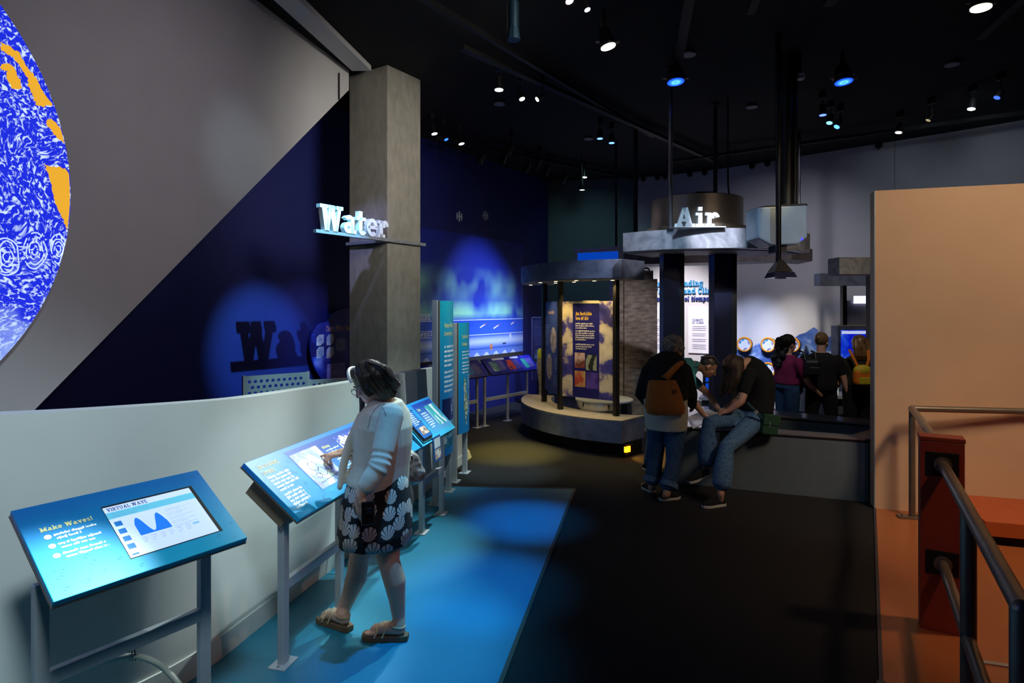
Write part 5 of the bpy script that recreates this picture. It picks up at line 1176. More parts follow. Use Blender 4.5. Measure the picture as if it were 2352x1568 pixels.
track_lamp('left blue lamp of the pair over the curved kiosk', 1378, 318, '#4a70ff', 6, 1.0, (0, -.04, -1))
track_lamp('right blue lamp of the pair over the curved kiosk', 1405, 328, '#4a70ff', 6, 1.0, (0, -.04, -1))
track_lamp('white lamp just under the ceiling edge of the teal wall', 1342, 407, '#f8fff0', 6, 1.2, (0, -.04, -1))
track_lamp('highest of three blue lamps left of the cream wall', 1890, 264, '#3a50ff', 7, 1.0, (0, -.04, -1))
track_lamp('middle cyan lamp of three left of the cream wall', 1905, 282, '#58c0ff', 5, .9, (-.3, -.2, -1))
track_lamp('lowest of three blue lamps left of the cream wall', 1922, 291, '#3a70ff', 6, .9, (-.7, -.2, -1))
track_lamp('pale green-white lamp above the grey back wall', 2064, 304, '#e8ffd8', 7, 1.0, (-.22, -.05, -1))
track_lamp('dim yellowish lamp turned aside above the grey back wall', 2132, 276, '#8a8060', 1.5, .7, (-.6, .1, -1))
track_lamp('white lamp high above the cream wall', 2231, 250, '#f0fff0', 6, 1.0, (-.22, -.05, -1))
track_lamp('faint blue lamp at the far right of the ceiling', 2290, 224, '#2a48e0', 3, .8, (-.6, 0, -1))
track_lamp('small white lamp at the top edge, left of centre', 1349, 22, '#d8e8ff', 5, .6, (.35, -.2, -1))
track_lamp('pinkish lamp cut by the top edge of the view', 1308, 2, '#ffd0e8', 6, .8, (.35, -.3, -1))
# pendant cone lamp below the teal wall's white lamp
p = P(1337, 436, 11.0); t = thing('cone_lamp', 'small black cone lamp hanging in front of the teal wall', 'lamp', p)
MB().disc(p, .055, (0, 0, 1), .22, 16, .025).build('shade', M_can, t, smooth=True); MB().disc(p-V(0, 0, .004), .045, (0, 0, 1), .004, 16).build('lens', lens_mat('#d8e0d8', 1.5), t); MB().tube([p+V(0, 0, .2), V(p.x, p.y, ZC)], .01, 6).build('stem', M_can, t)
def flood(label, x, y, c, s, rx, tilt, z=4.30, blue=False):
    Y = (z-CAMZ)*FPX/(HY-y); p = P(x, y, Y); t = thing('flood_lamp', label, 'lamp', p, 'large ceiling flood lamps')
    ax = Vector(tilt).normalized()
    MB().disc(p-ax*.02, rx*1.15, ax, .02, 28, rx*1.1).build('rim', M_can, t, smooth=True)
    MB().disc(p-ax*.17, rx*.75, ax, .15, 24, rx*1.12).build('housing', M_can, t, smooth=True)
    l = MB().disc(p+ax*.001, rx, ax, .004, 28).build('lens', lens_mat(c, s), t)
    if blue:
        for q in (.75, .5, .25): MB().disc(p+ax*(.004+.002*(1-q)), rx*q, ax, .002, 24).build('lens_ring', lens_mat('#2a70ff' if q != .5 else '#4a98ff', s*(1.6-q)), l)
        MB().disc(p-ax*.06, rx*1.17, ax, .012, 28).build('trim_ring', mat('copper_ring', '#c89a80', .25, .9), t)
    a = ax.orthogonal().normalized()
    for sg in (-1, 1): MB().box(p-ax*.03+V(sg*rx*1.35, 0, .01), (rx*.5, .03, .012)).build('barn_door', mat('lamp_flap', '#77685a', .4, .5), t)
    for sg in (-.5, -.3, .3, .5): MB().tube([p-ax*.12+V(sg*rx, 0, 0), p-ax*.12+V(sg*rx*.9, .01, .14)], .006, 6).build('rod', mat('lamp_rod', '#8f7a66', .4, .6), t)
    top = p-ax*.15; MB().tube([top, V(top.x, top.y, ZC-.02)], .018, 8).build('stem', M_can, t)
    return p
flood('glowing warm flood lamp tilted near the top middle of the ceiling', 1397, 107, '#fff0d8', 14, .068, (.25, -.06, -1))
flood('glowing warm flood lamp at the top right corner of the view', 2253, 18, '#fff0d0', 14, .072, (-.05, -.02, -1))
flood('ringed blue flood lamp above the Air sign', 1552, 188, '#1040f0', 2.6, .088, (.05, -.12, -1), blue=True)
flood('ringed blue flood lamp right of the black ceiling pole', 1938, 188, '#1040f0', 2.6, .088, (.05, -.12, -1), blue=True)
for lab, x, y in (('dim grey ceiling disc nearest the blue flood lamp over Air', 1582, 127), ('dim grey ceiling disc below the bright white downlight', 1147, 240), ('dim grey ceiling disc left of the black ceiling pole', 1727, 247), ('dim grey ceiling disc high on the right', 2187, 150), ('dim grey ceiling disc beside the pair of blue lamps', 1352, 320)):
    z = 4.62; Y = (z-CAMZ)*FPX/(HY-y); p = P(x, y, Y); t = thing('ceiling_disc', lab, 'ceiling speaker', p, 'dim ceiling discs')
    MB().disc(p, .075, (0, 0, 1), .012, 24).build('grille', mat('disc_grey', '#8d8a92', .6), t); MB().disc(p+V(0, 0, .012), .06, (0, 0, 1), ZC-z-.012, 16).build('can', M_can, t)
z = 4.42; p = P(1835, 176, (z-CAMZ)*FPX/(HY-176)); t = thing('smoke_detector', 'small white detector box on the dark ceiling', 'detector', p)
MB().box(p, (.11, .08, .07)).build('box', mat('detector_white', '#c8c8c8', .5), t, bevel=.012); MB().box(p+V(0, -.041, -.012), (.05, .003, .012)).build('slot', M_dark, t); MB().tube([p+V(0, 0, .035), V(p.x, p.y, ZC)], .03, 10).build('stem', M_can, t)
# hanging cylindrical effect lamp (blue light painted into its metal)
p = P(1180, 92, 4.9); t = thing('effect_lamp', 'blue-lit tubular lamp hanging at the top of the view', 'lamp', p)
M_ef = mat('blue_lit_metal', '#142a38', .4, .5)
MB().tube([p+V(0, 0, .10), p+V(0, 0, .30)], .042, 16).build('barrel', M_ef, t, smooth=True); MB().disc(p, .055, (0, 0, 1), .10, 8, .042).build('shade', M_ef, t); MB().tube([p+V(0, 0, .30), V(p.x, p.y, ZC)], .03, 12).build('stem', M_ef, t)
MB().tube([p+V(-.052, 0, .06), p+V(-.052, 0, .30)], .005, 6).build('cord', M_dark, t)
ORD = ('first', 'second', 'third', 'fourth', 'fifth', 'sixth', 'seventh', 'eighth')
# dark track heads along the blue wall, and stubs at the ceiling edge of the back wall
for i, (x, y) in enumerate(((1100, 375), (1152, 372), (1165, 355), (1205, 395), (1230, 385), (1250, 402), (1290, 420))):
    track_lamp('%s unlit black lamp along the blue wall, counting from the pillar' % ORD[i], x, y, '#1a1a1c', .01, 1.3, (-.5, .3, -1), 4.30, 'unlit lamps along the blue wall')
for i, x in enumerate((1480, 1512, 1530, 1588, 1622, 1732, 1768, 2022)):
    p, tg, nn = bw_at(x); q = p+nn*.12; t = thing('cable_hook', '%s small black stub at the ceiling edge of the back wall, from the left' % ORD[i], 'hook', V(q.x, q.y, ZC-.10), 'black stubs along the back wall')
    MB().box((q.x, q.y, ZC-.05), (.10, .08, .10)).build('block', M_can, t, bevel=.02); MB().tube([(q.x, q.y, ZC-.12), (q.x, q.y, ZC-.1)], .02, 8).build('tip', M_can, t)
# ================================================================== PEOPLE
def remesh(mb, name, m, parent, voxel=.010, smooth=3, keep=None, origin=None):
    """weld overlapping limbs into one continuous skin"""
    off = worldloc(parent)
    me = mb.mesh(name+'_raw', off); o = bpy.data.objects.new(name+'_raw', me); COL.objects.link(o)
    md = o.modifiers.new('r', 'REMESH'); md.mode = 'VOXEL'; md.voxel_size = voxel; md.use_smooth_shade = True
    if smooth: sm = o.modifiers.new('s', 'SMOOTH'); sm.factor = .5; sm.iterations = smooth
    dg = bpy.context.evaluated_depsgraph_get(); dg.update()
    nm = bpy.data.meshes.new_from_object(o.evaluated_get(dg)); nm.name = name
    bpy.data.objects.remove(o); bpy.data.meshes.remove(me)
    nm.materials.clear(); nm.materials.append(MATS[m] if isinstance(m, str) else m)
    for p in nm.polygons: p.use_smooth = True
    r = bpy.data.objects.new(name, nm); COL.objects.link(r); r.parent = parent
    return r
def basis(x, y, z): return Matrix((Vector(x), Vector(y), Vector(z))).transposed()
def torso(mb, rings, lat, n=22, grow=0, power=1.0):
    """rings: (centre, half width, half depth); lat = sideways unit vector"""
    out = []; lat = Vector(lat).normalized()
    for i, (c, hw, hd) in enumerate(rings):
        c = Vector(c); t = (Vector(rings[min(i+1, len(rings)-1)][0])-Vector(rings[max(i-1, 0)][0])).normalized()
        dep = t.cross(lat).normalized()
        ring = []
        for k in range(n):
            a = 2*math.pi*k/n; ca, sa = math.cos(a), math.sin(a)
            ca = math.copysign(abs(ca)**.85, ca); sa = math.copysign(abs(sa)**.85, sa)
            ring.append(c+lat*(hw+grow)*ca+dep*(hd+grow)*sa)
        out.append(ring)
    return mb.loft(out)
def hand(mb, w, d, n, s, sc=1.0, curl=(.35, .4, .45, .5), thumb=.5, point=False):
    """w wrist, d along the hand, n back-of-hand normal, s towards the thumb"""
    d = Vector(d).normalized(); s = Vector(s); s = (s-d*s.dot(d)).normalized(); n0 = Vector(n); n = d.cross(s); n = n if n.dot(n0) > 0 else -n
    M = basis(s, d, n)
    mb.ell(w+d*.050*sc, (.040*sc, .056*sc, .017*sc), M); mb.limb([w-d*.02, w+d*.03*sc], [.024*sc, .026*sc], 10)
    for k, (L, cu) in enumerate(zip((.074, .082, .076, .060), curl)):
        if point and k == 0: cu = .04
        elif point: cu = max(cu, .75)
        b = w+d*(.088-.006*abs(k-1))*sc+s*(.030-.0195*k)*sc; pts = [b-d*.02*sc, b]; ang = cu*.6
        for seg in (.42, .32, .26):
            dd = d*math.cos(ang)-n*math.sin(ang)+s*(.06*(1.2-k)); pts.append(pts[-1]+dd*L*seg*sc); ang += cu
        r = (.0088, .0090, .0086, .0076)[k]*sc; mb.limb(pts, [r*1.05, r*1.05, r, r*.92, r*.82], 8)
    b = w+d*.022*sc+s*.026*sc; t1 = (d*.62+s*.72-n*.25*thumb).normalized(); t2 = (d*.88+s*.25-n*.5*thumb).normalized()
    mb.limb([b, b+t1*.042*sc, b+t1*.042*sc+t2*.034*sc, b+t1*.042*sc+t2*.056*sc], [.014*sc, .0115*sc, .010*sc, .008*sc], 8)
def head(mb, c, f, up=(0, 0, 1), sc=1.0):
    """skull, jaw, nose, brow, ears; returns the head frame (right, forward, up)"""
    f = Vector(f).normalized(); up = Vector(up); up = (up-f*up.dot(f)).normalized(); r = f.cross(up).normalized(); M = basis(r, f, up); c = Vector(c)
    A = lambda x, y, z: c+(r*x+f*y+up*z)*sc
    mb.ell(A(0, -.012, .028), (.074*sc, .094*sc, .090*sc), M)            # cranium
    mb.ell(A(0, .020, -.030), (.058*sc, .068*sc, .082*sc), M)            # face
    mb.ell(A(0, .048, -.088), (.030*sc, .030*sc, .024*sc), M)            # chin
    mb.limb([A(0, .085, .012), A(0, .098, -.012), A(0, .108, -.032)], [.008*sc, .010*sc, .013*sc], 8)    # nose
    mb.ell(A(0, .084, -.036), (.018*sc, .014*sc, .010*sc), M)
    mb.ell(A(0, .074, -.066), (.024*sc, .012*sc, .007*sc), M); mb.ell(A(0, .072, -.076), (.021*sc, .012*sc, .007*sc), M)   # lips
    for s in (-1, 1):
        mb.ell(A(.030*s, .072, .016), (.022*sc, .012*sc, .008*sc), M)    # brow
        mb.ell(A(.040*s, .058, -.030), (.020*sc, .018*sc, .018*sc), M)   # cheek
        mb.ell(A(.076*s, -.008, -.012), (.009*sc, .020*sc, .031*sc), M)  # ear
    return A, M, r, f, up
def face_parts(A, M, root, sc=1.0, brow_mat='brow_dark'):
    for s in (-1, 1):
        MB().ell(A(.031*s, .078, -.001), (.012*sc, .008*sc, .007*sc), M, 10, 8).build('eye', mat('eye_white', '#cfc8c0', .3), root, smooth=True)
        MB().ell(A(.031*s, .084, -.001), (.005*sc, .004*sc, .005*sc), M, 8, 6).build('pupil', mat('pupil_dark', '#1a120c', .2), root, smooth=True)
        MB().limb([A(.014*s, .086, .018), A(.034*s, .083, .024), A(.050*s, .070, .017)], [.003*sc, .004*sc, .002*sc], 6).build('eyebrow', mat(brow_mat, '#2a201a', .7), root, smooth=True)
    MB().limb([A(-.020, .084, -.071), A(0, .088, -.071), A(.020, .084, -.071)], [.002*sc, .003*sc, .002*sc], 6).build('mouth', mat('lip', '#8a4a42', .5), root, smooth=True)
def glasses(A, root, sc=1.0):
    mb = MB()
    for s in (-1, 1):
        mb.tube([A(.033*s+.024*math.cos(q), .098, -.004+.020*math.sin(q)) for q in [k*math.pi/9 for k in range(19)]], .0016*sc, 5)
        mb.tube([A(.057*s, .096, .004), A(.078*s, .03, .006), A(.080*s, -.02, .0)], .0016*sc, 5)
    mb.tube([A(-.010, .101, .002), A(0, .106, .004), A(.010, .101, .002)], .0016*sc, 5)
    return mb.build('glasses', M_dark, root)
M_skin = mat('skin_fair', '#c99a82', .5, var=.06, scale=14)
M_skin2 = mat('skin_tan', '#b98a6e', .5, var=.06, scale=14)
def hair_mat(name, c0, c1, ms=(30, 30, 4), rough=.38): return ramp_mat(name, [(.30, c0), (.70, c1)], scale=1.0, detail=5, rough=rough, mapscale=ms)
M_hair_dark = hair_mat('hair_dark_brown', '#120d0b', '#3c332c')
M_hair_grey = ramp_mat('hair_grey_curl', [(.35, '#57524c'), (.65, '#a39c92')], scale=60, detail=4, rough=.7, bump=.8)
M_hair_brown = hair_mat('hair_brown', '#1e140d', '#46331f', (40, 40, 6), .62)
M_hair_black = ramp_mat('hair_black_curl', [(.35, '#0b0809'), (.65, '#241a1c')], scale=40, detail=4, rough=.5, bump=.8)
M_hair_salt = hair_mat('hair_salt', '#2c2926', '#5f5a54')
M_hair_light = hair_mat('hair_light_brown', '#4a3420', '#8a6a42')
M_denim = ramp_mat('denim', [(.3, '#1f3a5c'), (.6, '#33557c')], scale=60, detail=4, rough=.9, bump=.2)
M_denim_l = ramp_mat('faded_denim', [(.3, '#35567c'), (.6, '#55799c')], scale=40, detail=4, rough=.9, bump=.2)
M_blackcloth = mat('black_cloth', '#0f0f12', .95, var=.2, scale=20, bump=.2)
M_sole = mat('white_sole', '#c8c6c2', .6)
def shoe(root, heel, toe, m, sole_m, wd=.044, h=.055, ankle=None, sole_h=.026, name='shoe'):
    heel = Vector(heel); toe = Vector(toe); d = (toe-heel); L = d.length; d.normalize(); s = d.cross(V(0, 0, 1)).normalized(); up = s.cross(d)
    F = lambda a, b, c: heel+d*(a*L)+s*b+up*c
    mb = MB(); n = 16; rings = []
    for a, w_, hh in ((-.04, .55, .85), (.06, .85, 1.05), (.28, .85, 1.1), (.50, .98, .95), (.72, 1.1, .72), (.90, .85, .55), (1.0, .40, .40)):
        rings.append([F(a, math.cos(2*math.pi*k/n)*wd*w_, sole_h+h*hh*max(0, math.sin(2*math.pi*k/n))+.002*min(0, math.sin(2*math.pi*k/n))) for k in range(n)])
    sh_ = mb.loft(rings).build(name, m, root, smooth=True)
    out = [(-.06, .55), (.02, .85), (.28, .88), (.50, .98), (.72, 1.14), (.90, .92), (1.01, .50)]
    poly = [F(a, wd*w_, 0) for a, w_ in out]+[F(a, -wd*w_, 0) for a, w_ in reversed(out)]
    MB().loft([[p for p in poly], [p+up*sole_h for p in poly]]).build('sole', sole_m, sh_, bevel=.003)
    return sh_
def seg(a, b, t): return Vector(a).lerp(Vector(b), t)

# ------------------------------------------------ the woman at the currents stand
def woman():
    f = V(-.90, .43, 0).normalized(); l = V(-f.y, f.x, 0)            # facing, her left (towards the viewer)
    root = thing('person', 'woman in cream cardigan and shell-print skirt pointing at the currents panel', 'person', V(-.88, 3.56, 0))
    pel = P(868, 1125, 3.57); nk = P(889, 918, 3.57)
    hips = (P(866, 1150, 3.57), .185, .150); 
    rings = [(P(866, 1175, 3.57), .165, .135), hips, (P(870, 1105, 3.57), .178, .145), (P(876, 1060, 3.57), .160, .130), (P(880, 1015, 3.57), .165, .138), (P(880, 975, 3.57), .172, .135), (P(886, 942, 3.57), .150, .100), (P(890, 922, 3.57), .075, .065)]
    sL, eL, wL = P(898, 958, 3.40), P(871, 1072, 3.28), P(827, 1140, 3.235)
    sR, eR, wR = P(884, 956, 3.74), P(850, 1062, 3.83), P(792, 1037, 3.71)
    tip = V(-1.154, 3.663, .992)
    kL, aL = P(894, 1292, 3.46), P(916, 1418, 3.50); kR, aR = P(824, 1290, 3.63), P(788, 1402, 3.64)
    hL, hR = P(880, 1160, 3.52), P(858, 1160, 3.65)
    mb = MB(); torso(mb, rings, l)
    hc = P(849, 880, 3.56); hf = V(-.86, .26, -.50).normalized()
    A, M, r_, f_, up_ = head(mb, hc, hf, (-.35, .1, 1), 1.0)
    mb.limb([P(892, 935, 3.57), P(878, 908, 3.57), A(0, -.03, -.03)], [.058, .053, .055])
    mb.limb([sL, seg(sL, eL, .5), eL, seg(eL, wL, .35), wL], [.056, .052, .043, .044, .028])
    mb.limb([sR, seg(sR, eR, .5), eR, seg(eR, wR, .4), wR], [.056, .052, .043, .042, .027])
    hand(mb, wL, P(836, 1197, 3.225)-wL, l, f, 1.02, (.45, .5, .5, .55), .8)
    hand(mb, wR, tip-wR, V(.1, .1, 1), -l*1.0+V(0, 0, .25), 1.0, (.05, .8, .9, .95), .9, True)
    for h, k, a, sg in ((hL, kL, aL, 1), (hR, kR, aR, -1)):
        back = -f*.018
        mb.limb([h, seg(h, k, .45), seg(h, k, .85), k, seg(k, a, .32)+back, seg(k, a, .65)+back*.6, a], [.092, .086, .068, .061, .063, .048, .037])
    # feet
    fl0, fl1 = PZ(930, 1452, .045), PZ(846, 1450, .045); fr0, fr1 = PZ(800, 1432, .045), PZ(744, 1412, .045)
    for a, h0, t0 in ((aL, fl0, fl1), (aR, fr0, fr1)):
        d = (t0-h0).normalized(); s = d.cross(V(0, 0, 1)); Z = V(0, 0, 1)
        mb.limb([a+V(0, 0, .01), h0+d*.035+Z*.03, h0+d*.03+Z*.015], [.038, .036, .030], 12)
        mb.limb([h0+d*.03+Z*.02, h0+d*.11+Z*.026, h0+d*.17+Z*.012], [.034, .036, .030], 12)
        for k in range(5): mb.limb([h0+d*.165+s*(.030-.015*k)+Z*.004, h0+d*(.225-.012*abs(k-1 if a is aR else 3-k))+s*(.032-.016*k)+Z*.0], [.014, .0095], 8)
    remesh(mb, 'body', M_skin, root, .0062, 3); face_parts(A, M, root); glasses(A, root)
    # cardigan
    mb = MB(); g = .016
    torso(mb, [(P(866, 1104, 3.57), .196, .160), (P(868, 1095, 3.57), .196, .162), (P(876, 1060, 3.57), .176, .148), (P(880, 1015, 3.57), .178, .152), (P(881, 975, 3.57), .182, .148), (P(887, 942, 3.57), .158, .112), (P(892, 917, 3.57), .085, .074)], l, 26)
    wr = []; rr = []
    Lp = [sL+V(0, 0, .01), seg(sL, eL, .35), seg(sL, eL, .7)]; Lr = [.072, .067, .062]
    for k in range(7): t_ = .76+.06*k; q = seg(sL, eL, t_) if t_ <= 1 else seg(eL, wL, t_-1); Lp.append(q); Lr.append(.0625 if k % 2 else .0535)
    Lp += [seg(eL, wL, .38), seg(eL, wL, .62)]; Lr += [.055, .050]
    mb.limb(Lp, Lr, 16)
    mb.limb([sR, seg(sR, eR, .5), eR, seg(eR, wR, .55)], [.070, .064, .056, .048], 14)
    # open front edge hanging ahead of the body
    for e in (1, -1):
        q0 = P(862, 950, 3.57)+l*.08*e+f*.04; q1 = P(838, 1010, 3.57)+l*.10*e+f*.03; q2 = P(826, 1062, 3.57)+l*.12*e+f*.02; q3 = P(818, 1104, 3.57)+l*.14*e
        mb.limb([q0, q1, q2, q3], [.022, .026, .024, .016], 10)
    M_card = mat('cream_knit', '#d6c8b4', .95, var=.05, scale=30, bump=.25, bscale=220)
    card = remesh(mb, 'cardigan', M_card, root, .0065, 2)
    # shoulder seam, laid onto the knit
    sm_ = MB().tube(smooth_curve([tuple(P(x, y, 3.33)) for x, y in ((838, 990), (842, 966), (851, 947), (865, 937), (879, 942), (888, 958), (894, 980))], 5), .0022, 5).build('seam', mat('knit_seam', '#94897a', .9), card)
    sw = sm_.modifiers.new('lay', 'SHRINKWRAP'); sw.target = card; sw.wrap_method = 'PROJECT'; sw.use_project_y = True; sw.use_negative_direction = True; sw.use_positive_direction = True; sw.offset = .0015
    # skirt with printed shells
    sk = [(P(872, 1080, 3.57), .175, .150), (P(869, 1110, 3.57), .202, .168), (P(867, 1145, 3.56), .222, .186), (P(865, 1180, 3.55), .232, .194), (P(863, 1210, 3.545), .238, .198), (P(862, 1236, 3.54), .240, .200)]
    n = 64; rows = []
    for i, (c, hw, hd) in enumerate(sk):
        row = []
        for k in range(n):
            a = 2*math.pi*k/n; wv = 1+(.012*math.sin(7*a+.6)+.010*math.sin(11*a))*i/5
            row.append(c+l*math.cos(a)*hw*wv+f*math.sin(a)*hd*wv+V(0, 0, .012*math.sin(a*1+.5)*(i == 5)))
        rows.append(row)
    off = worldloc(root); vs_ = [tuple(p-off) for r in rows for p in r]; fs_ = []; uvs = []
    circ = 2*math.pi*.20
    for i in range(len(rows)-1):
        for k in range(n):
            fs_.append((i*n+k, i*n+(k+1) % n, (i+1)*n+(k+1) % n, (i+1)*n+k)); z0, z1 = rows[i][0].z, rows[i+1][0].z
            uvs += [(circ*k/n, z0), (circ*(k+1)/n, z0), (circ*(k+1)/n, z1), (circ*k/n, z1)]
    me = bpy.data.meshes.new('skirt'); me.from_pydata(vs_, [], fs_); uv = me.uv_layers.new()
    for i, q in enumerate(uvs): uv.data[i].uv = q
    m = bpy.data.materials.new('shell_print'); m.use_nodes = True; N = m.node_tree.nodes; L = m.node_tree.links; b = N['Principled BSDF']; b.inputs['Roughness'].default_value = .9
    tc = N.new('ShaderNodeTexCoord'); vo = N.new('ShaderNodeTexVoronoi'); vo.voronoi_dimensions = '2D'; vo.inputs['Scale'].default_value = 10.8; vo.inputs['Randomness'].default_value = .62; L.new(tc.outputs['UV'], vo.inputs['Vector'])
    sc_ = N.new('ShaderNodeVectorMath'); sc_.operation = 'SCALE'; sc_.inputs['Scale'].default_value = 10.8; L.new(tc.outputs['UV'], sc_.inputs[0])
    ps = N.new('ShaderNodeVectorMath'); ps.operation = 'SCALE'; ps.inputs['Scale'].default_value = 10.8; L.new(vo.outputs['Position'], ps.inputs[0])
    sb = N.new('ShaderNodeVectorMath'); sb.operation = 'SUBTRACT'; L.new(sc_.outputs[0], sb.inputs[0]); L.new(ps.outputs[0], sb.inputs[1])
    sx = N.new('ShaderNodeSeparateXYZ'); L.new(sb.outputs[0], sx.inputs[0])
    yo = N.new('ShaderNodeMath'); yo.operation = 'ADD'; yo.inputs[1].default_value = .34; L.new(sx.outputs['Y'], yo.inputs[0])
    an = N.new('ShaderNodeMath'); an.operation = 'ARCTAN2'; L.new(sx.outputs['X'], an.inputs[0]); L.new(yo.outputs[0], an.inputs[1])
    sn = N.new('ShaderNodeMath'); sn.operation = 'MULTIPLY'; sn.inputs[1].default_value = 15; L.new(an.outputs[0], sn.inputs[0])
    si = N.new('ShaderNodeMath'); si.operation = 'SINE'; L.new(sn.outputs[0], si.inputs[0])
    gt = N.new('ShaderNodeMath'); gt.operation = 'LESS_THAN'; gt.inputs[1].default_value = .80; L.new(si.outputs[0], gt.inputs[0])
    wob = N.new('ShaderNodeMath'); wob.operation = 'MULTIPLY_ADD'; wob.inputs[1].default_value = -.018; wob.inputs[2].default_value = .41; L.new(si.outputs[0], wob.inputs[0])
    le = N.new('ShaderNodeMath'); le.operation = 'LENGTH' if False else 'LESS_THAN'
    ln = N.new('ShaderNodeVectorMath'); ln.operation = 'LENGTH'; L.new(sb.outputs[0], ln.inputs[0]); L.new(ln.outputs['Value'], le.inputs[0]); L.new(wob.outputs[0], le.inputs[1])
    mu = N.new('ShaderNodeMath'); mu.operation = 'MULTIPLY'; L.new(le.outputs[0], mu.inputs[0]); L.new(gt.outputs[0], mu.inputs[1])
    mx = N.new('ShaderNodeMix'); mx.data_type = 'RGBA'; L.new(mu.outputs[0], mx.inputs['Factor']); mx.inputs['A'].default_value = lin('#0d0c0f')+(1,); mx.inputs['B'].default_value = lin('#c6b8b0')+(1,)
    L.new(mx.outputs['Result'], b.inputs['Base Color'])
    me.materials.append(m)
    for p in me.polygons: p.use_smooth = True
    sko = bpy.data.objects.new('skirt', me); COL.objects.link(sko); sko.parent = root
    so = sko.modifiers.new('thick', 'SOLIDIFY'); so.thickness = .004
    # hair: brushed back from the band and falling over the neck, ends flipped up
    mb = MB(); R = random.Random(5)
    mb.ell(A(0, -.022, .034), (.088, .106, .098), M, 20, 14)
    back = -f
    mb.ell(P(866, 866, 3.56), (.100, .095, .085), None, 18, 12); mb.ell(P(884, 886, 3.57), (.075, .095, .055), None, 16, 10)
    def lock(x0, y0, x1, y1, x2, y2, x3, y3, Yn, r=.020):
        return [P(x0, y0, Yn+.035), P(x1, y1, Yn), P(x2, y2, Yn+.005), P(x3, y3, Yn+.02)]
    LK = []
    for k in range(9):
        t_ = k/8
        LK.append(lock(826+26*t_, 838-7*t_, 838+34*t_, 868-16*t_, 858+34*t_, 894-14*t_, 880+30*t_, 912-12*t_+8*(k % 2), 3.478+.004*k))
    for k in range(4): LK.append(lock(822, 846+3*k, 829+3*k, 868, 838+4*k, 892, 850+7*k, 908-3*k, 3.482))
    for k in range(7): t_ = k/6; LK.append(lock(845+10*t_, 832, 880, 846+4*t_, 902, 872, 914+4*(k % 3), 890-6*(k % 3), 3.50+.03*k))
    for k in range(5): LK.append(lock(838, 842, 846+6*k, 880, 856+6*k, 906, 850+9*k, 922, 3.66))
    for q in LK: mb.limb(q, [.020, .024, .021, .008], 8)
    for k in range(3): mb.limb([P(828+3*k, 900, 3.66), P(829+3*k, 930, 3.67), P(826+4*k, 958, 3.67)], [.014, .011, .005], 6)
    hair = remesh(mb, 'hair', M_hair_dark, root, .006, 1)
    st_ = MB()
    for q in LK[:20]:
        for _ in range(7):
            j = V(R.uniform(-.014, .014), R.uniform(-.024, -.018), R.uniform(-.014, .014))
            st_.tube(smooth_curve([tuple(p+j*(1.0 if i < 3 else .6)) for i, p in enumerate(q)], 4), [.0018]*12+[.0008], 4)
    sto = st_.build('hair_strands', hair_mat('hair_strand_brown', '#1c1714', '#6a6458'), hair); sto['kind'] = 'stuff'
    mb = MB(); mb.tube([A(.092*math.cos(q), .048+.012*math.sin(q), .045+.088*math.sin(q)) for q in [math.pi*k/14 for k in range(15)]], .010, 8)
    mb.build('headband', mat('white_satin', '#e8eef0', .35), root, smooth=True)
    # sandals
    for h0, t0, a in ((fl0, fl1, aL), (fr0, fr1, aR)):
        h = V(h0.x, h0.y, .004); t_ = V(t0.x, t0.y, .004); d = (t_-h).normalized(); s = d.cross(V(0, 0, 1)); Lf = (t_-h).length+.03
        out = [(-.02, .024), (.02, .036), (.09, .036), (.15, .042), (.20, .046), (.235, .034), (Lf+.005, .014)]
        poly = [h+d*x+s*w_ for x, w_ in out]+[h+d*x-s*w_ for x, w_ in reversed(out)]
        so = MB().loft([[p for p in poly], [p+V(0, 0, .034) for p in poly]]).build('sandal', mat('tan_sole', '#6d5138', .8), root, bevel=.004)
        M_strap = mat('beige_strap', '#b89a78', .7)
        for x, w_, hh in ((.165, .048, .050), (.120, .045, .066)):
            MB().tube([h+d*(x+.012*math.sin(q*2))+s*math.cos(q)*w_+V(0, 0, .030+math.sin(q)*hh) for q in [math.pi*k/10 for k in range(11)]], .006, 6).build('strap', M_strap, so)
        MB().tube([h+d*(.045+.044*math.cos(q))+s*math.sin(q)*.039+V(0, 0, .085+.010*math.cos(q)) for q in [2*math.pi*k/16 for k in range(17)]], .005, 6).build('ankle_strap', M_strap, so)
    # phone in the hanging hand
    c = P(845, 1178, 3.215); ph = thing('phone', 'dark rounded phone held low in the left hand of the woman in cream', 'phone', c-V(0, 0, .06))
    MB().box(c, (.070, .012, .125), .35).build('case', mat('dark_brown_case', '#1c120e', .3), ph, bevel=.008)
    MB().box(c+V(.02, -.02, .035)*.4, (.028, .014, .028), .35).build('camera_bump', M_dark, ph)
    # quilted shoulder bag
    c = P(941, 1072, 3.76); bag = thing('shoulder_bag', 'quilted metallic shoulder bag on a chain behind the woman in cream', 'bag', c-V(0, 0, .11))
    mb = MB(); mb.ell(c, (.075, .055, .10)); mb.ell(c+V(.015, 0, -.04), (.085, .058, .07)); mb.ell(c+V(-.01, 0, .06), (.055, .042, .05))
    remesh(mb, 'pouch', ramp_mat('quilted_leather', [(.0, '#3c302a'), (.25, '#7d6a5e'), (.6, '#a08d80')], kind='voronoi', scale=26, rough=.35, bump=.5), bag, .007, 2)
    MB().box(c+V(-.005, -.045, .065), (.06, .02, .04)).build('clasp', mat('silver_clasp', '#b9bcc0', .2, 1), bag, bevel=.008)
    ch_ = MB(); top = P(935, 955, 3.66); bot = c+V(-.02, -.01, .10); N_ = 14
    for i in range(N_):
        q = top.lerp(bot, i/(N_-1)); e = V(.009, .004, 0) if i % 2 else V(.003, .009, 0)
        ch_.tube([q+e*math.cos(t_)+V(0, 0, .013)*math.sin(t_) for t_ in [2*math.pi*k/8 for k in range(9)]], .0028, 5)
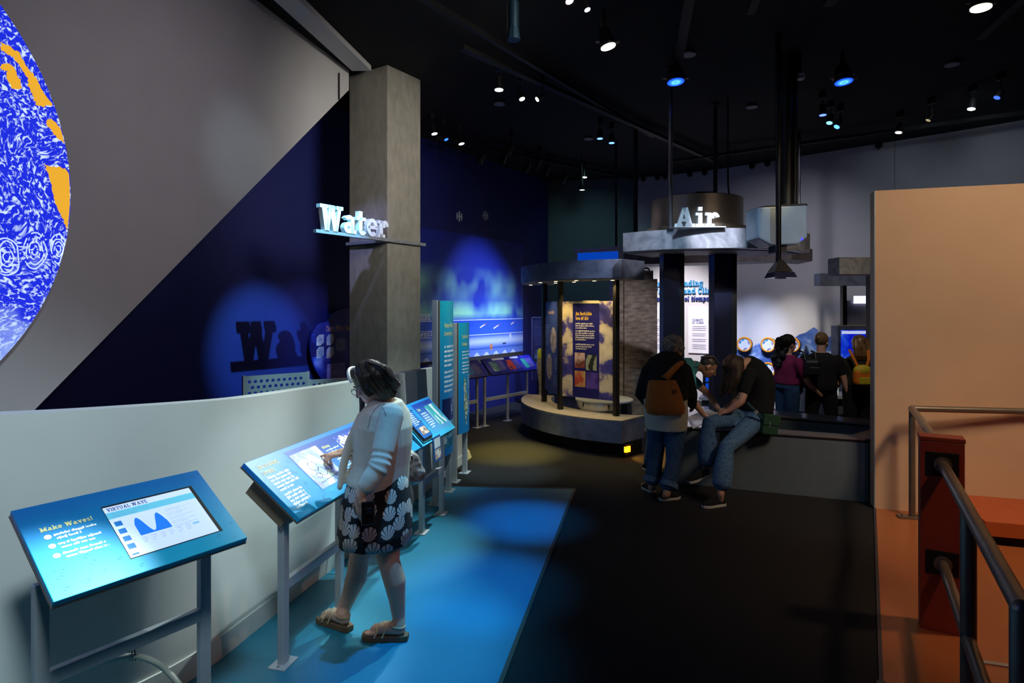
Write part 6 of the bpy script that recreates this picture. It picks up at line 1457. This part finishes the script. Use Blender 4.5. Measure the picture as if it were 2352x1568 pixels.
    o = ch_.build('chain', mat('dark_chain', '#2a2a2e', .3, .8), bag); o['kind'] = 'stuff'
woman()

# ------------------------------------------------ generic clothed figure
def figure(label, f, J, cloth, base, voxel=.011, sc=1.0):
    f = Vector(f).normalized(); l = V(-f.y, f.x, 0).normalized()
    root = thing('person', label, 'person', V(*base))
    mb = MB(); torso(mb, J['torso'], l)
    A, M, r_, f_, up_ = head(mb, J['head'], J['hf'], J.get('hup', (0, 0, 1)), sc)
    nk = Vector(J['torso'][-1][0]); mb.limb([nk-V(0, 0, .02), seg(nk, A(0, -.03, -.05), .5), A(0, -.02, -.03)], [.056, .052, .052])
    arms = []
    for s in 'LR':
        if 's'+s not in J: continue
        a, b, c, h = (Vector(J[k+s]) for k in 'sewh'); arms.append((a, b, c))
        mb.limb([a, seg(a, b, .5), b, seg(b, c, .35), c], [.052, .046, .039, .039, .027])
        hand(mb, c, h-c, J.get('hn'+s, l if s == 'L' else -l), J.get('ht'+s, f), .98)
    legs = []
    for s in 'LR':
        if 'p'+s not in J: continue
        a, b, c = (Vector(J[k+s]) for k in 'pka'); legs.append((a, b, c))
        mb.limb([a, seg(a, b, .5), b, seg(b, c, .35)-f*.012, c], [.085, .075, .056, .054, .036])
        if 'h0'+s in J:
            h0, t0 = Vector(J['h0'+s]), Vector(J['t0'+s]); d = (t0-h0).normalized()
            mb.limb([c, h0+d*.04+V(0, 0, .045), h0+d*.13+V(0, 0, .035), h0+d*.19+V(0, 0, .03)], [.036, .034, .028, .022], 10)
            shoe(root, h0, t0, cloth['shoe'], cloth.get('sole', M_sole))
    remesh(mb, 'body', cloth.get('skin', M_skin2), root, voxel, 2); face_parts(A, M, root, sc)
    mb = MB(); g = cloth.get('grow', .018)
    torso(mb, [(c, w_+g, d_+g) for c, w_, d_ in J['torso'][cloth.get('top_from', 1):]], l)
    fr_ = cloth.get('sleeve', .55)
    for a, b, c in arms:
        pts = [a, seg(a, b, min(fr_, 1)*.5), seg(a, b, min(fr_, 1))]
        rr = [.066, .062, .056]
        if fr_ > 1: pts.append(seg(b, c, fr_-1)); rr = [.070, .068, .062, .050]
        mb.limb(pts, rr, 14)
    top = remesh(mb, cloth.get('top_name', 'shirt'), cloth['top'], root, voxel, 2)
    if 'hem' in cloth:
        mb = MB(); torso(mb, [(c, w_+g-.006, d_+g-.006) for c, w_, d_ in J['torso'][0:3]], l); remesh(mb, 'shirt_hem', cloth['hem'], root, voxel, 2)
    if legs:
        mb = MB(); torso(mb, [(c, w_+.012, d_+.012) for c, w_, d_ in J['torso'][0:2]], l); e = cloth.get('leg_end', .8); wide = cloth.get('wide', .075)
        for a, b, c in legs:
            q = seg(b, c, e); mb.limb([a, seg(a, b, .5), b, seg(b, c, e*.5), q], [.100, .090, .074, wide*.97, wide], 14)
        pants = remesh(mb, 'trousers', cloth['pants'], root, voxel, 2)
        if cloth.get('cuff'):
            for a, b, c in legs:
                q = seg(b, c, e+.02); d = (c-b).normalized(); MB().disc(q-d*.03, wide+.010, d, .05, 18, wide+.012).build('cuff', cloth['cuff'], pants, smooth=True)
    return root, A, M, l
# ---- woman with grey curls and orange bag
f = V(.50, .87, 0); l = V(-f.normalized().y, f.normalized().x, 0); Yo = 6.12
T = [(P(1530, 985, Yo), .175, .135), (P(1530, 950, Yo), .185, .15), (P(1528, 915, Yo), .185, .15), (P(1527, 880, Yo), .195, .155), (P(1530, 850, Yo+.02), .195, .14), (P(1534, 828, Yo+.04), .15, .10), (P(1540, 815, Yo+.06), .07, .06)]
J = dict(torso=T, head=P(1549, 802, Yo+.10), hf=(.75, .55, -.35), sL=P(1489, 852, Yo), eL=P(1472, 905, Yo+.06), wL=P(1490, 930, Yo+.26), hL=P(1505, 938, Yo+.42),
         sR=P(1573, 850, Yo-.02), eR=P(1588, 905, Yo+.0), wR=P(1590, 935, Yo+.22), hR=P(1592, 945, Yo+.38),
         pL=P(1508, 985, Yo+.04), kL=P(1506, 1055, 6.18), aL=PZ(1496, 1118, .09), pR=P(1552, 985, Yo-.02), kR=P(1547, 1062, 6.02), aR=PZ(1531, 1135, .09))
J.update(h0L=PZ(1500, 1131, .002), t0L=PZ(1478, 1120, .002), h0R=PZ(1518, 1149, .002), t0R=PZ(1560, 1143, .002))
root, A, M, l_ = figure('older woman with grey curls and black jacket, her back to the viewer', f, J, dict(top=M_blackcloth, top_name='jacket', top_from=2, sleeve=1.75, grow=.035, hem=mat('pale_shirt', '#b9b8a8', .9), pants=M_denim, leg_end=.70, wide=.078, cuff=M_denim_l, shoe=M_blackcloth, skin=M_skin), (T[0][0].x, T[0][0].y, 0))
mb = MB(); R = random.Random(3); mb.ell(A(0, -.02, .03), (.092, .105, .095), M)
for k in range(70):
    th_, ph_ = R.uniform(0, 6.28), R.uniform(-.3, 1.4); q = A(.095*math.cos(th_)*math.cos(ph_), -.03+.105*math.sin(th_)*math.cos(ph_), .025+.10*math.sin(ph_))
    if (q-A(0, .11, -.02)).length > .085: mb.ell(q, (.022, .022, .022), None, 8, 6)
remesh(mb, 'hair', M_hair_grey, root, .007, 1)
# her bag
c = P(1525, 905, 5.90); bag = thing('tote_backpack', 'orange-brown bag slung across the back of the grey-haired woman', 'bag', c-V(0, 0, .2))
Fb = Frame(c, V(1, .05, .0), V(-.05, 0, 1), None); mb = MB(); rings = []
for y, hw, hd, sx in ((-.20, .135, .035, .012), (-.185, .185, .055, .010), (-.12, .195, .065, .0), (-.02, .175, .06, 0), (.08, .15, .05, -.005), (.135, .13, .03, -.01)):
    rings.append([Fb((sx+hw*math.copysign(abs(math.cos(a))**.6, math.cos(a)), y, hd*math.copysign(abs(math.sin(a))**.7, math.sin(a)))) for a in [2*math.pi*k/28 for k in range(28)]])
M_tan = mat('orange_brown_canvas', '#a8662a', .85, var=.12, scale=14, bump=.15)
mb.loft(rings).build('pouch', M_tan, bag, smooth=True)
MB().loft([[p+V(0, 0, dz) for p in [P(1518+dx, 866, 5.86), P(1542+dx, 866, 5.86), P(1562, 838, 5.90), P(1552, 836, 5.90)]] for dx, dz in ((0, 0), (0, .002))]).build('strap', M_tan, bag)
MB().tube([P(1530, 868, 5.86), P(1545, 850, 5.88), P(1560, 836, 5.93), P(1568, 832, 6.05)], [.035, .030, .026, .024], 8).build('strap', M_tan, bag, smooth=True)
MB().loft([[Fb((x, y, z)) for x, y in ((.06, .05), (.11, .05), (.10, .02), (.07, .02))] for z in (.062, .068)]).build('patch', mat('dark_patch', '#5a3414', .8), bag)
# ---- leaning man in teal
f = V(.99, -.12, 0); Ym = 6.80
T = [(V(1.62, 6.98, .86), .165, .125), (V(1.64, 6.96, .94), .17, .13), (V(1.70, 6.92, 1.05), .165, .13), (V(1.80, 6.88, 1.13), .185, .135), (V(1.91, 6.84, 1.19), .19, .12), (V(1.99, 6.82, 1.235), .13, .09), (V(2.04, 6.81, 1.26), .065, .06)]
J = dict(torso=T, head=P(1627, 842, 6.74), hf=(.80, -.15, -.58), hup=(.5, 0, .85), sR=V(1.93, 6.62, 1.16), eR=P(1590, 918, 6.50), wR=P(1617, 953, 6.46), hR=P(1640, 964, 6.45), sL=V(1.95, 6.99, 1.17), eL=P(1628, 905, 6.95), wL=P(1650, 938, 6.80), hL=P(1662, 950, 6.70),
         hnR=V(0, 0, 1), hnL=V(0, 0, 1), htR=V(0, 1, 0), htL=V(0, -1, 0), pL=V(1.63, 7.07, .84), kL=V(1.65, 7.08, .46), aL=V(1.60, 7.08, .09), pR=V(1.63, 6.89, .84), kR=V(1.65, 6.88, .46), aR=V(1.60, 6.87, .09), h0L=V(1.54, 7.09, .002), t0L=V(1.745, 7.20, .002), h0R=V(1.54, 6.86, .002), t0R=V(1.72, 6.72, .002))
M_teal = mat('teal_cotton', '#3f8f94', .9, var=.08, scale=14, bump=.15)
root, A, M, l_ = figure('man in teal shirt and glasses leaning over the table', f, J, dict(top=M_teal, sleeve=.6, grow=.02, pants=M_denim, leg_end=.95, shoe=M_blackcloth, skin=M_skin2), (1.5, 6.98, 0))
glasses(A, root); mb = MB(); mb.ell(A(0, -.024, .040), (.080, .094, .088), M)
for k in range(14): mb.limb([A(-.06+.0092*k, .055, .088), A(-.07+.0108*k, -.03, .118), A(-.07+.0108*k, -.11, .05)], [.012, .016, .014], 6)
remesh(mb, 'hair', M_hair_salt, root, .008, 1)
mb = MB(); mb.tube([Vector(T[-2][0])+V(.03, 0, .02)+V(.05*math.cos(q), .12*math.sin(q), .02*math.cos(q)) for q in [2*math.pi*k/16 for k in range(17)]], .022, 8); mb.build('collar', M_teal, root, smooth=True)
# ---- seated girl
f = V(-.93, -.36, 0); Ys = 6.36
T = [(P(1728, 966, Ys), .165, .13), (P(1734, 945, Ys), .165, .135), (P(1740, 915, Ys), .155, .12), (P(1740, 885, Ys), .165, .125), (P(1733, 858, Ys), .17, .115), (P(1724, 838, Ys), .12, .085), (P(1714, 828, Ys), .062, .058)]
J = dict(torso=T, head=P(1688, 846, 6.30), hf=(-.66, -.22, -.72), hup=(-.6, -.1, .8), sL=P(1722, 858, 6.20), eL=P(1702, 922, 6.12), wL=P(1672, 943, 6.16), hL=P(1652, 950, 6.18), sR=P(1724, 856, 6.50), eR=P(1700, 915, 6.52), wR=P(1668, 938, 6.36), hR=P(1650, 946, 6.28),
         hnL=V(0, 0, 1), hnR=V(0, 0, 1), htL=V(0, 1, 0), htR=V(0, -1, 0),
         pL=P(1730, 970, 6.24), kL=P(1668, 1028, 5.92), aL=P(1655, 1133, 5.80), pR=P(1716, 956, 6.46), kR=P(1628, 972, 6.10), aR=P(1622, 1080, 6.12))
hl = PZ(1662, 1160, .002); J.update(h0L=hl, t0L=PZ(1614, 1166, .002), h0R=P(1626, 1092, 6.08), t0R=P(1582, 1110, 5.98))
root, A, M, l_ = figure('girl in black shirt and flared jeans sitting on the table edge with head bowed', f, J, dict(top=M_blackcloth, sleeve=.62, grow=.022, pants=M_denim_l, leg_end=.74, wide=.094, shoe=M_blackcloth, skin=M_skin), (P(1728, 966, Ys).x, Ys, .62))
mb = MB(); mb.ell(A(0, -.02, .034), (.088, .105, .098), M); R = random.Random(8)
for k in range(26):
    a = 2*math.pi*k/26; rx, ry = .090*math.cos(a), -.015+.10*math.sin(a); q = A(rx, ry, .03)
    drop = R.uniform(.20, .27) if ry > -.06 else .16
    p1 = q+V(-.02, -.01, -drop*.5)+(q-A(0, -.015, .03))*.25; p2 = q+V(-.05+R.uniform(-.02, .02), -.02, -drop)
    mb.limb([A(rx*.7, ry*.7, .10), q, p1, p2], [.026, .028, .026, .010], 8)
remesh(mb, 'hair', M_hair_brown, root, .008, 1)
st_ = MB()
for k in range(60):
    a = R.uniform(0, 6.28); q = A(.10*math.cos(a), -.015+.112*math.sin(a), .03); d_ = R.uniform(.18, .28); st_.tube([A(.06*math.cos(a), -.015+.07*math.sin(a), .12), q, q+V(-.025, -.01, -d_*.5)+(q-A(0, 0, .03))*.3, q+V(-.055+R.uniform(-.03, .02), -.02+R.uniform(-.02, .02), -d_)], [.004, .005, .004, .001], 5)
o = st_.build('hair_strands', M_hair_brown, root); o['kind'] = 'stuff'
c = P(1768, 972, 6.15); bag = thing('crossbody_bag', 'dark green crossbody bag resting at the hip of the seated girl', 'bag', c-V(0, 0, .12))
Fb = Frame(c, V(.98, .2, -.12), V(.12, 0, 1), None); M_grn = mat('dark_green_leather', '#1f4a34', .6, var=.1)
MB(Fb).bx(-.09, -.115, -.045, .09, .09, .03).build('pouch', M_grn, bag, bevel=.018); MB(Fb).bx(-.092, -.01, .031, .092, .092, .038).build('flap', M_grn, bag, bevel=.004)
MB(Fb).bx(-.03, -.03, .036, -.02, .02, .044).build('zip_pull', M_alu, bag)
MB().tube([P(1716, 924, 6.16), P(1730, 938, 6.10), P(1745, 955, 6.10), P(1752, 962, 6.12)], .012, 6).build('strap', mat('green_strap', '#1c4a48', .7), bag); MB().box(P(1737, 946, 6.09), (.035, .012, .035), 0, Matrix.Rotation(.7, 3, 'Y')).build('buckle', M_alu, bag)
# ---- three visitors beyond the table
def stander(label, x, Y, f, headpx, hf, cloth, arm, legdx=(.085, .085), lean=0):
    f = Vector(f).normalized(); l = V(-f.y, f.x, 0); X = (x-CX)/FPX*Y; hz = P(headpx[0], headpx[1], Y)
    zs = hz.z-.235
    C = lambda dx, z: V(X+lean*(z-.8), Y, z)+l*dx
    T = [(C(0, .84), .16, .12), (C(0, .90), .165, .125), (C(0, 1.02), .145, .11), (C(0, 1.14), .155, .115), (C(0, zs), .17, .105), (C(0, zs+.06), .12, .08), (C(0, zs+.10), .06, .055)]
    J = dict(torso=T, head=hz, hf=hf, sL=C(.19, zs+.01), sR=C(-.19, zs+.01))
    for s, sg in (('L', 1), ('R', -1)):
        e, w_, h = arm[s]; J['e'+s] = C(.22*sg, zs-.27)+Vector(e); J['w'+s] = C(.20*sg, zs-.48)+Vector(w_); J['h'+s] = C(.19*sg, zs-.62)+Vector(h)
        q = legdx[0] if s == 'L' else -legdx[1]
        J['p'+s] = C(.085*sg, .83); J['k'+s] = C(q*1.05, .46); J['a'+s] = C(q*1.2, .09); J['h0'+s] = C(q*1.2, .002)-f*.06; J['t0'+s] = C(q*1.25, .002)+f*.19
    r = figure(label, f, J, cloth, (X, Y, 0), .013); return r+(T, f, zs)
Z0 = ((0, 0, 0), (0, 0, 0), (0, 0, 0))
M_mag = mat('magenta_cotton', '#7c1648', .9, var=.1, scale=12)
root, A, M, l_, T, f, zs = stander('woman with long dark curls in a magenta top and wide jeans', 1808, 7.95, (.95, .32, 0), (1812, 790), (.9, .25, -.15), dict(top=M_mag, sleeve=.6, grow=.02, pants=M_denim, leg_end=.96, wide=.10, shoe=M_blackcloth, skin=M_skin), {'R': ((.10, -.02, .02), (.22, -.02, .12), (.33, 0, .20)), 'L': ((.08, 0, 0), (.22, 0, .12), (.33, 0, .18))})
mb = MB(); mb.ell(A(0, -.024, .036), (.088, .100, .096), M); R = random.Random(9)
for k in range(34): q = A(R.uniform(-.09, .09), R.uniform(-.14, -.04), .06-.36*k/34); mb.ell(q, (.045, .042, .04), None, 8, 6)
remesh(mb, 'hair', M_hair_black, root, .010, 1)
c = P(1838, 842, 7.8); t = thing('handbag', 'round dark handbag held in front of the woman in magenta', 'bag', c-V(0, 0, .1)); mb = MB(); mb.ell(c, (.09, .06, .11)); mb.build('pouch', M_blackcloth, t, smooth=True)
MB().tube([c+V(-.05, 0, .09), c+V(-.03, .02, .16), c+V(.03, .02, .16), c+V(.05, 0, .09)], .008, 6).build('handle', M_dark, t); MB().disc(c+V(-.06, -.05, -.07), .014, (0, -1, 0), .008, 10).build('clasp', mat('silver_clasp', '#b9bcc0', .2, 1), t)
root, A, M, l_, T, f, zs = stander('visitor in black with hair pinned up and a small black backpack', 1886, 7.85, (.35, .93, 0), (1888, 785), (.75, .6, -.1), dict(top=M_blackcloth, sleeve=.6, grow=.03, top_from=0, pants=mat('black_trousers', '#0c0c10', .95), leg_end=.98, wide=.085, shoe=M_blackcloth, skin=M_skin), {'R': ((.05, 0, .02), (.13, .0, .02), (.20, 0, .0)), 'L': ((0, 0, 0), (.0, .1, .05), (0, .2, .1))}, (.11, .12))
mb = MB(); mb.ell(A(0, -.022, .036), (.084, .098, .092), M); mb.ell(A(0, -.10, .05), (.04, .035, .04), M); remesh(mb, 'hair', M_hair_light, root, .010, 1)
c = P(1865, 845, 7.62); t = thing('small_backpack', 'small black backpack on the visitor with pinned-up hair', 'bag', c-V(0, 0, .12))
MB().box(c, (.19, .11, .22), -.2).build('pack', mat('black_nylon', '#14161c', .5), t, bevel=.04); MB().box(c+V(0, -.06, -.03), (.14, .03, .10), -.2).build('pocket', mat('black_nylon', '#14161c', .5), t, bevel=.012)
MB().tube([c+V(-.04, .02, .10), c+V(0, .02, .14), c+V(.04, .02, .10)], .007, 6).build('loop', M_dark, t)
for s in (-.06, .07): MB().tube([c+V(s, .04, .09), c+V(s*1.1, .08, .19), c+V(s*1.1, .18, .20)], .012, 6).build('strap', M_dark, t)
root, A, M, l_, T, f, zs = stander('girl with light brown hair facing the touch screen', 1970, 7.80, (.10, .99, 0), (1972, 792), (.05, .98, -.1), dict(top=mat('dark_olive_cotton', '#23231a', .95), sleeve=.6, grow=.02, pants=M_blackcloth, leg_end=.95, wide=.08, shoe=M_blackcloth, skin=M_skin), {'R': Z0, 'L': ((0, .05, 0), (0, .15, .15), (0, .28, .25))})
mb = MB(); mb.ell(A(0, -.022, .036), (.088, .100, .096), M)
for k in range(12): x = -.085+.0155*k; mb.limb([A(x*.8, -.07, .06), A(x*1.05, -.105, -.04), A(x*1.15, -.11, -.14), A(x*1.05, -.09, -.19)], [.03, .032, .030, .014], 8)
remesh(mb, 'hair', M_hair_light, root, .009, 1)
c = P(1981, 862, 7.58); t = thing('backpack', 'small orange and yellow backpack on the girl at the touch screen', 'bag', c-V(0, 0, .13))
M_or = mat('orange_nylon', '#e07a1c', .6, var=.08); M_ye = mat('yellow_nylon', '#c8b428', .6, var=.08)
MB().box(c+V(0, 0, -.02), (.22, .12, .20), .0).build('pack', M_or, t, bevel=.04); mb = MB(); mb.ell(c+V(0, 0, .06), (.115, .068, .075)); mb.build('top_flap', M_ye, t, smooth=True); MB().box(c+V(0, -.065, -.06), (.15, .03, .09)).build('pocket', M_ye, t, bevel=.012)
for s in (-1, 1): MB().loft([[p+V(w_*.018, 0, 0) for w_ in (-1, 1)]+[p+V(w_*.018, .006, 0) for w_ in (1, -1)] for p in (c+V(.05*s, .0, .10), c+V(.09*s, .02, .20), c+V(.12*s, .08, .32))]).build('strap', M_or, t)
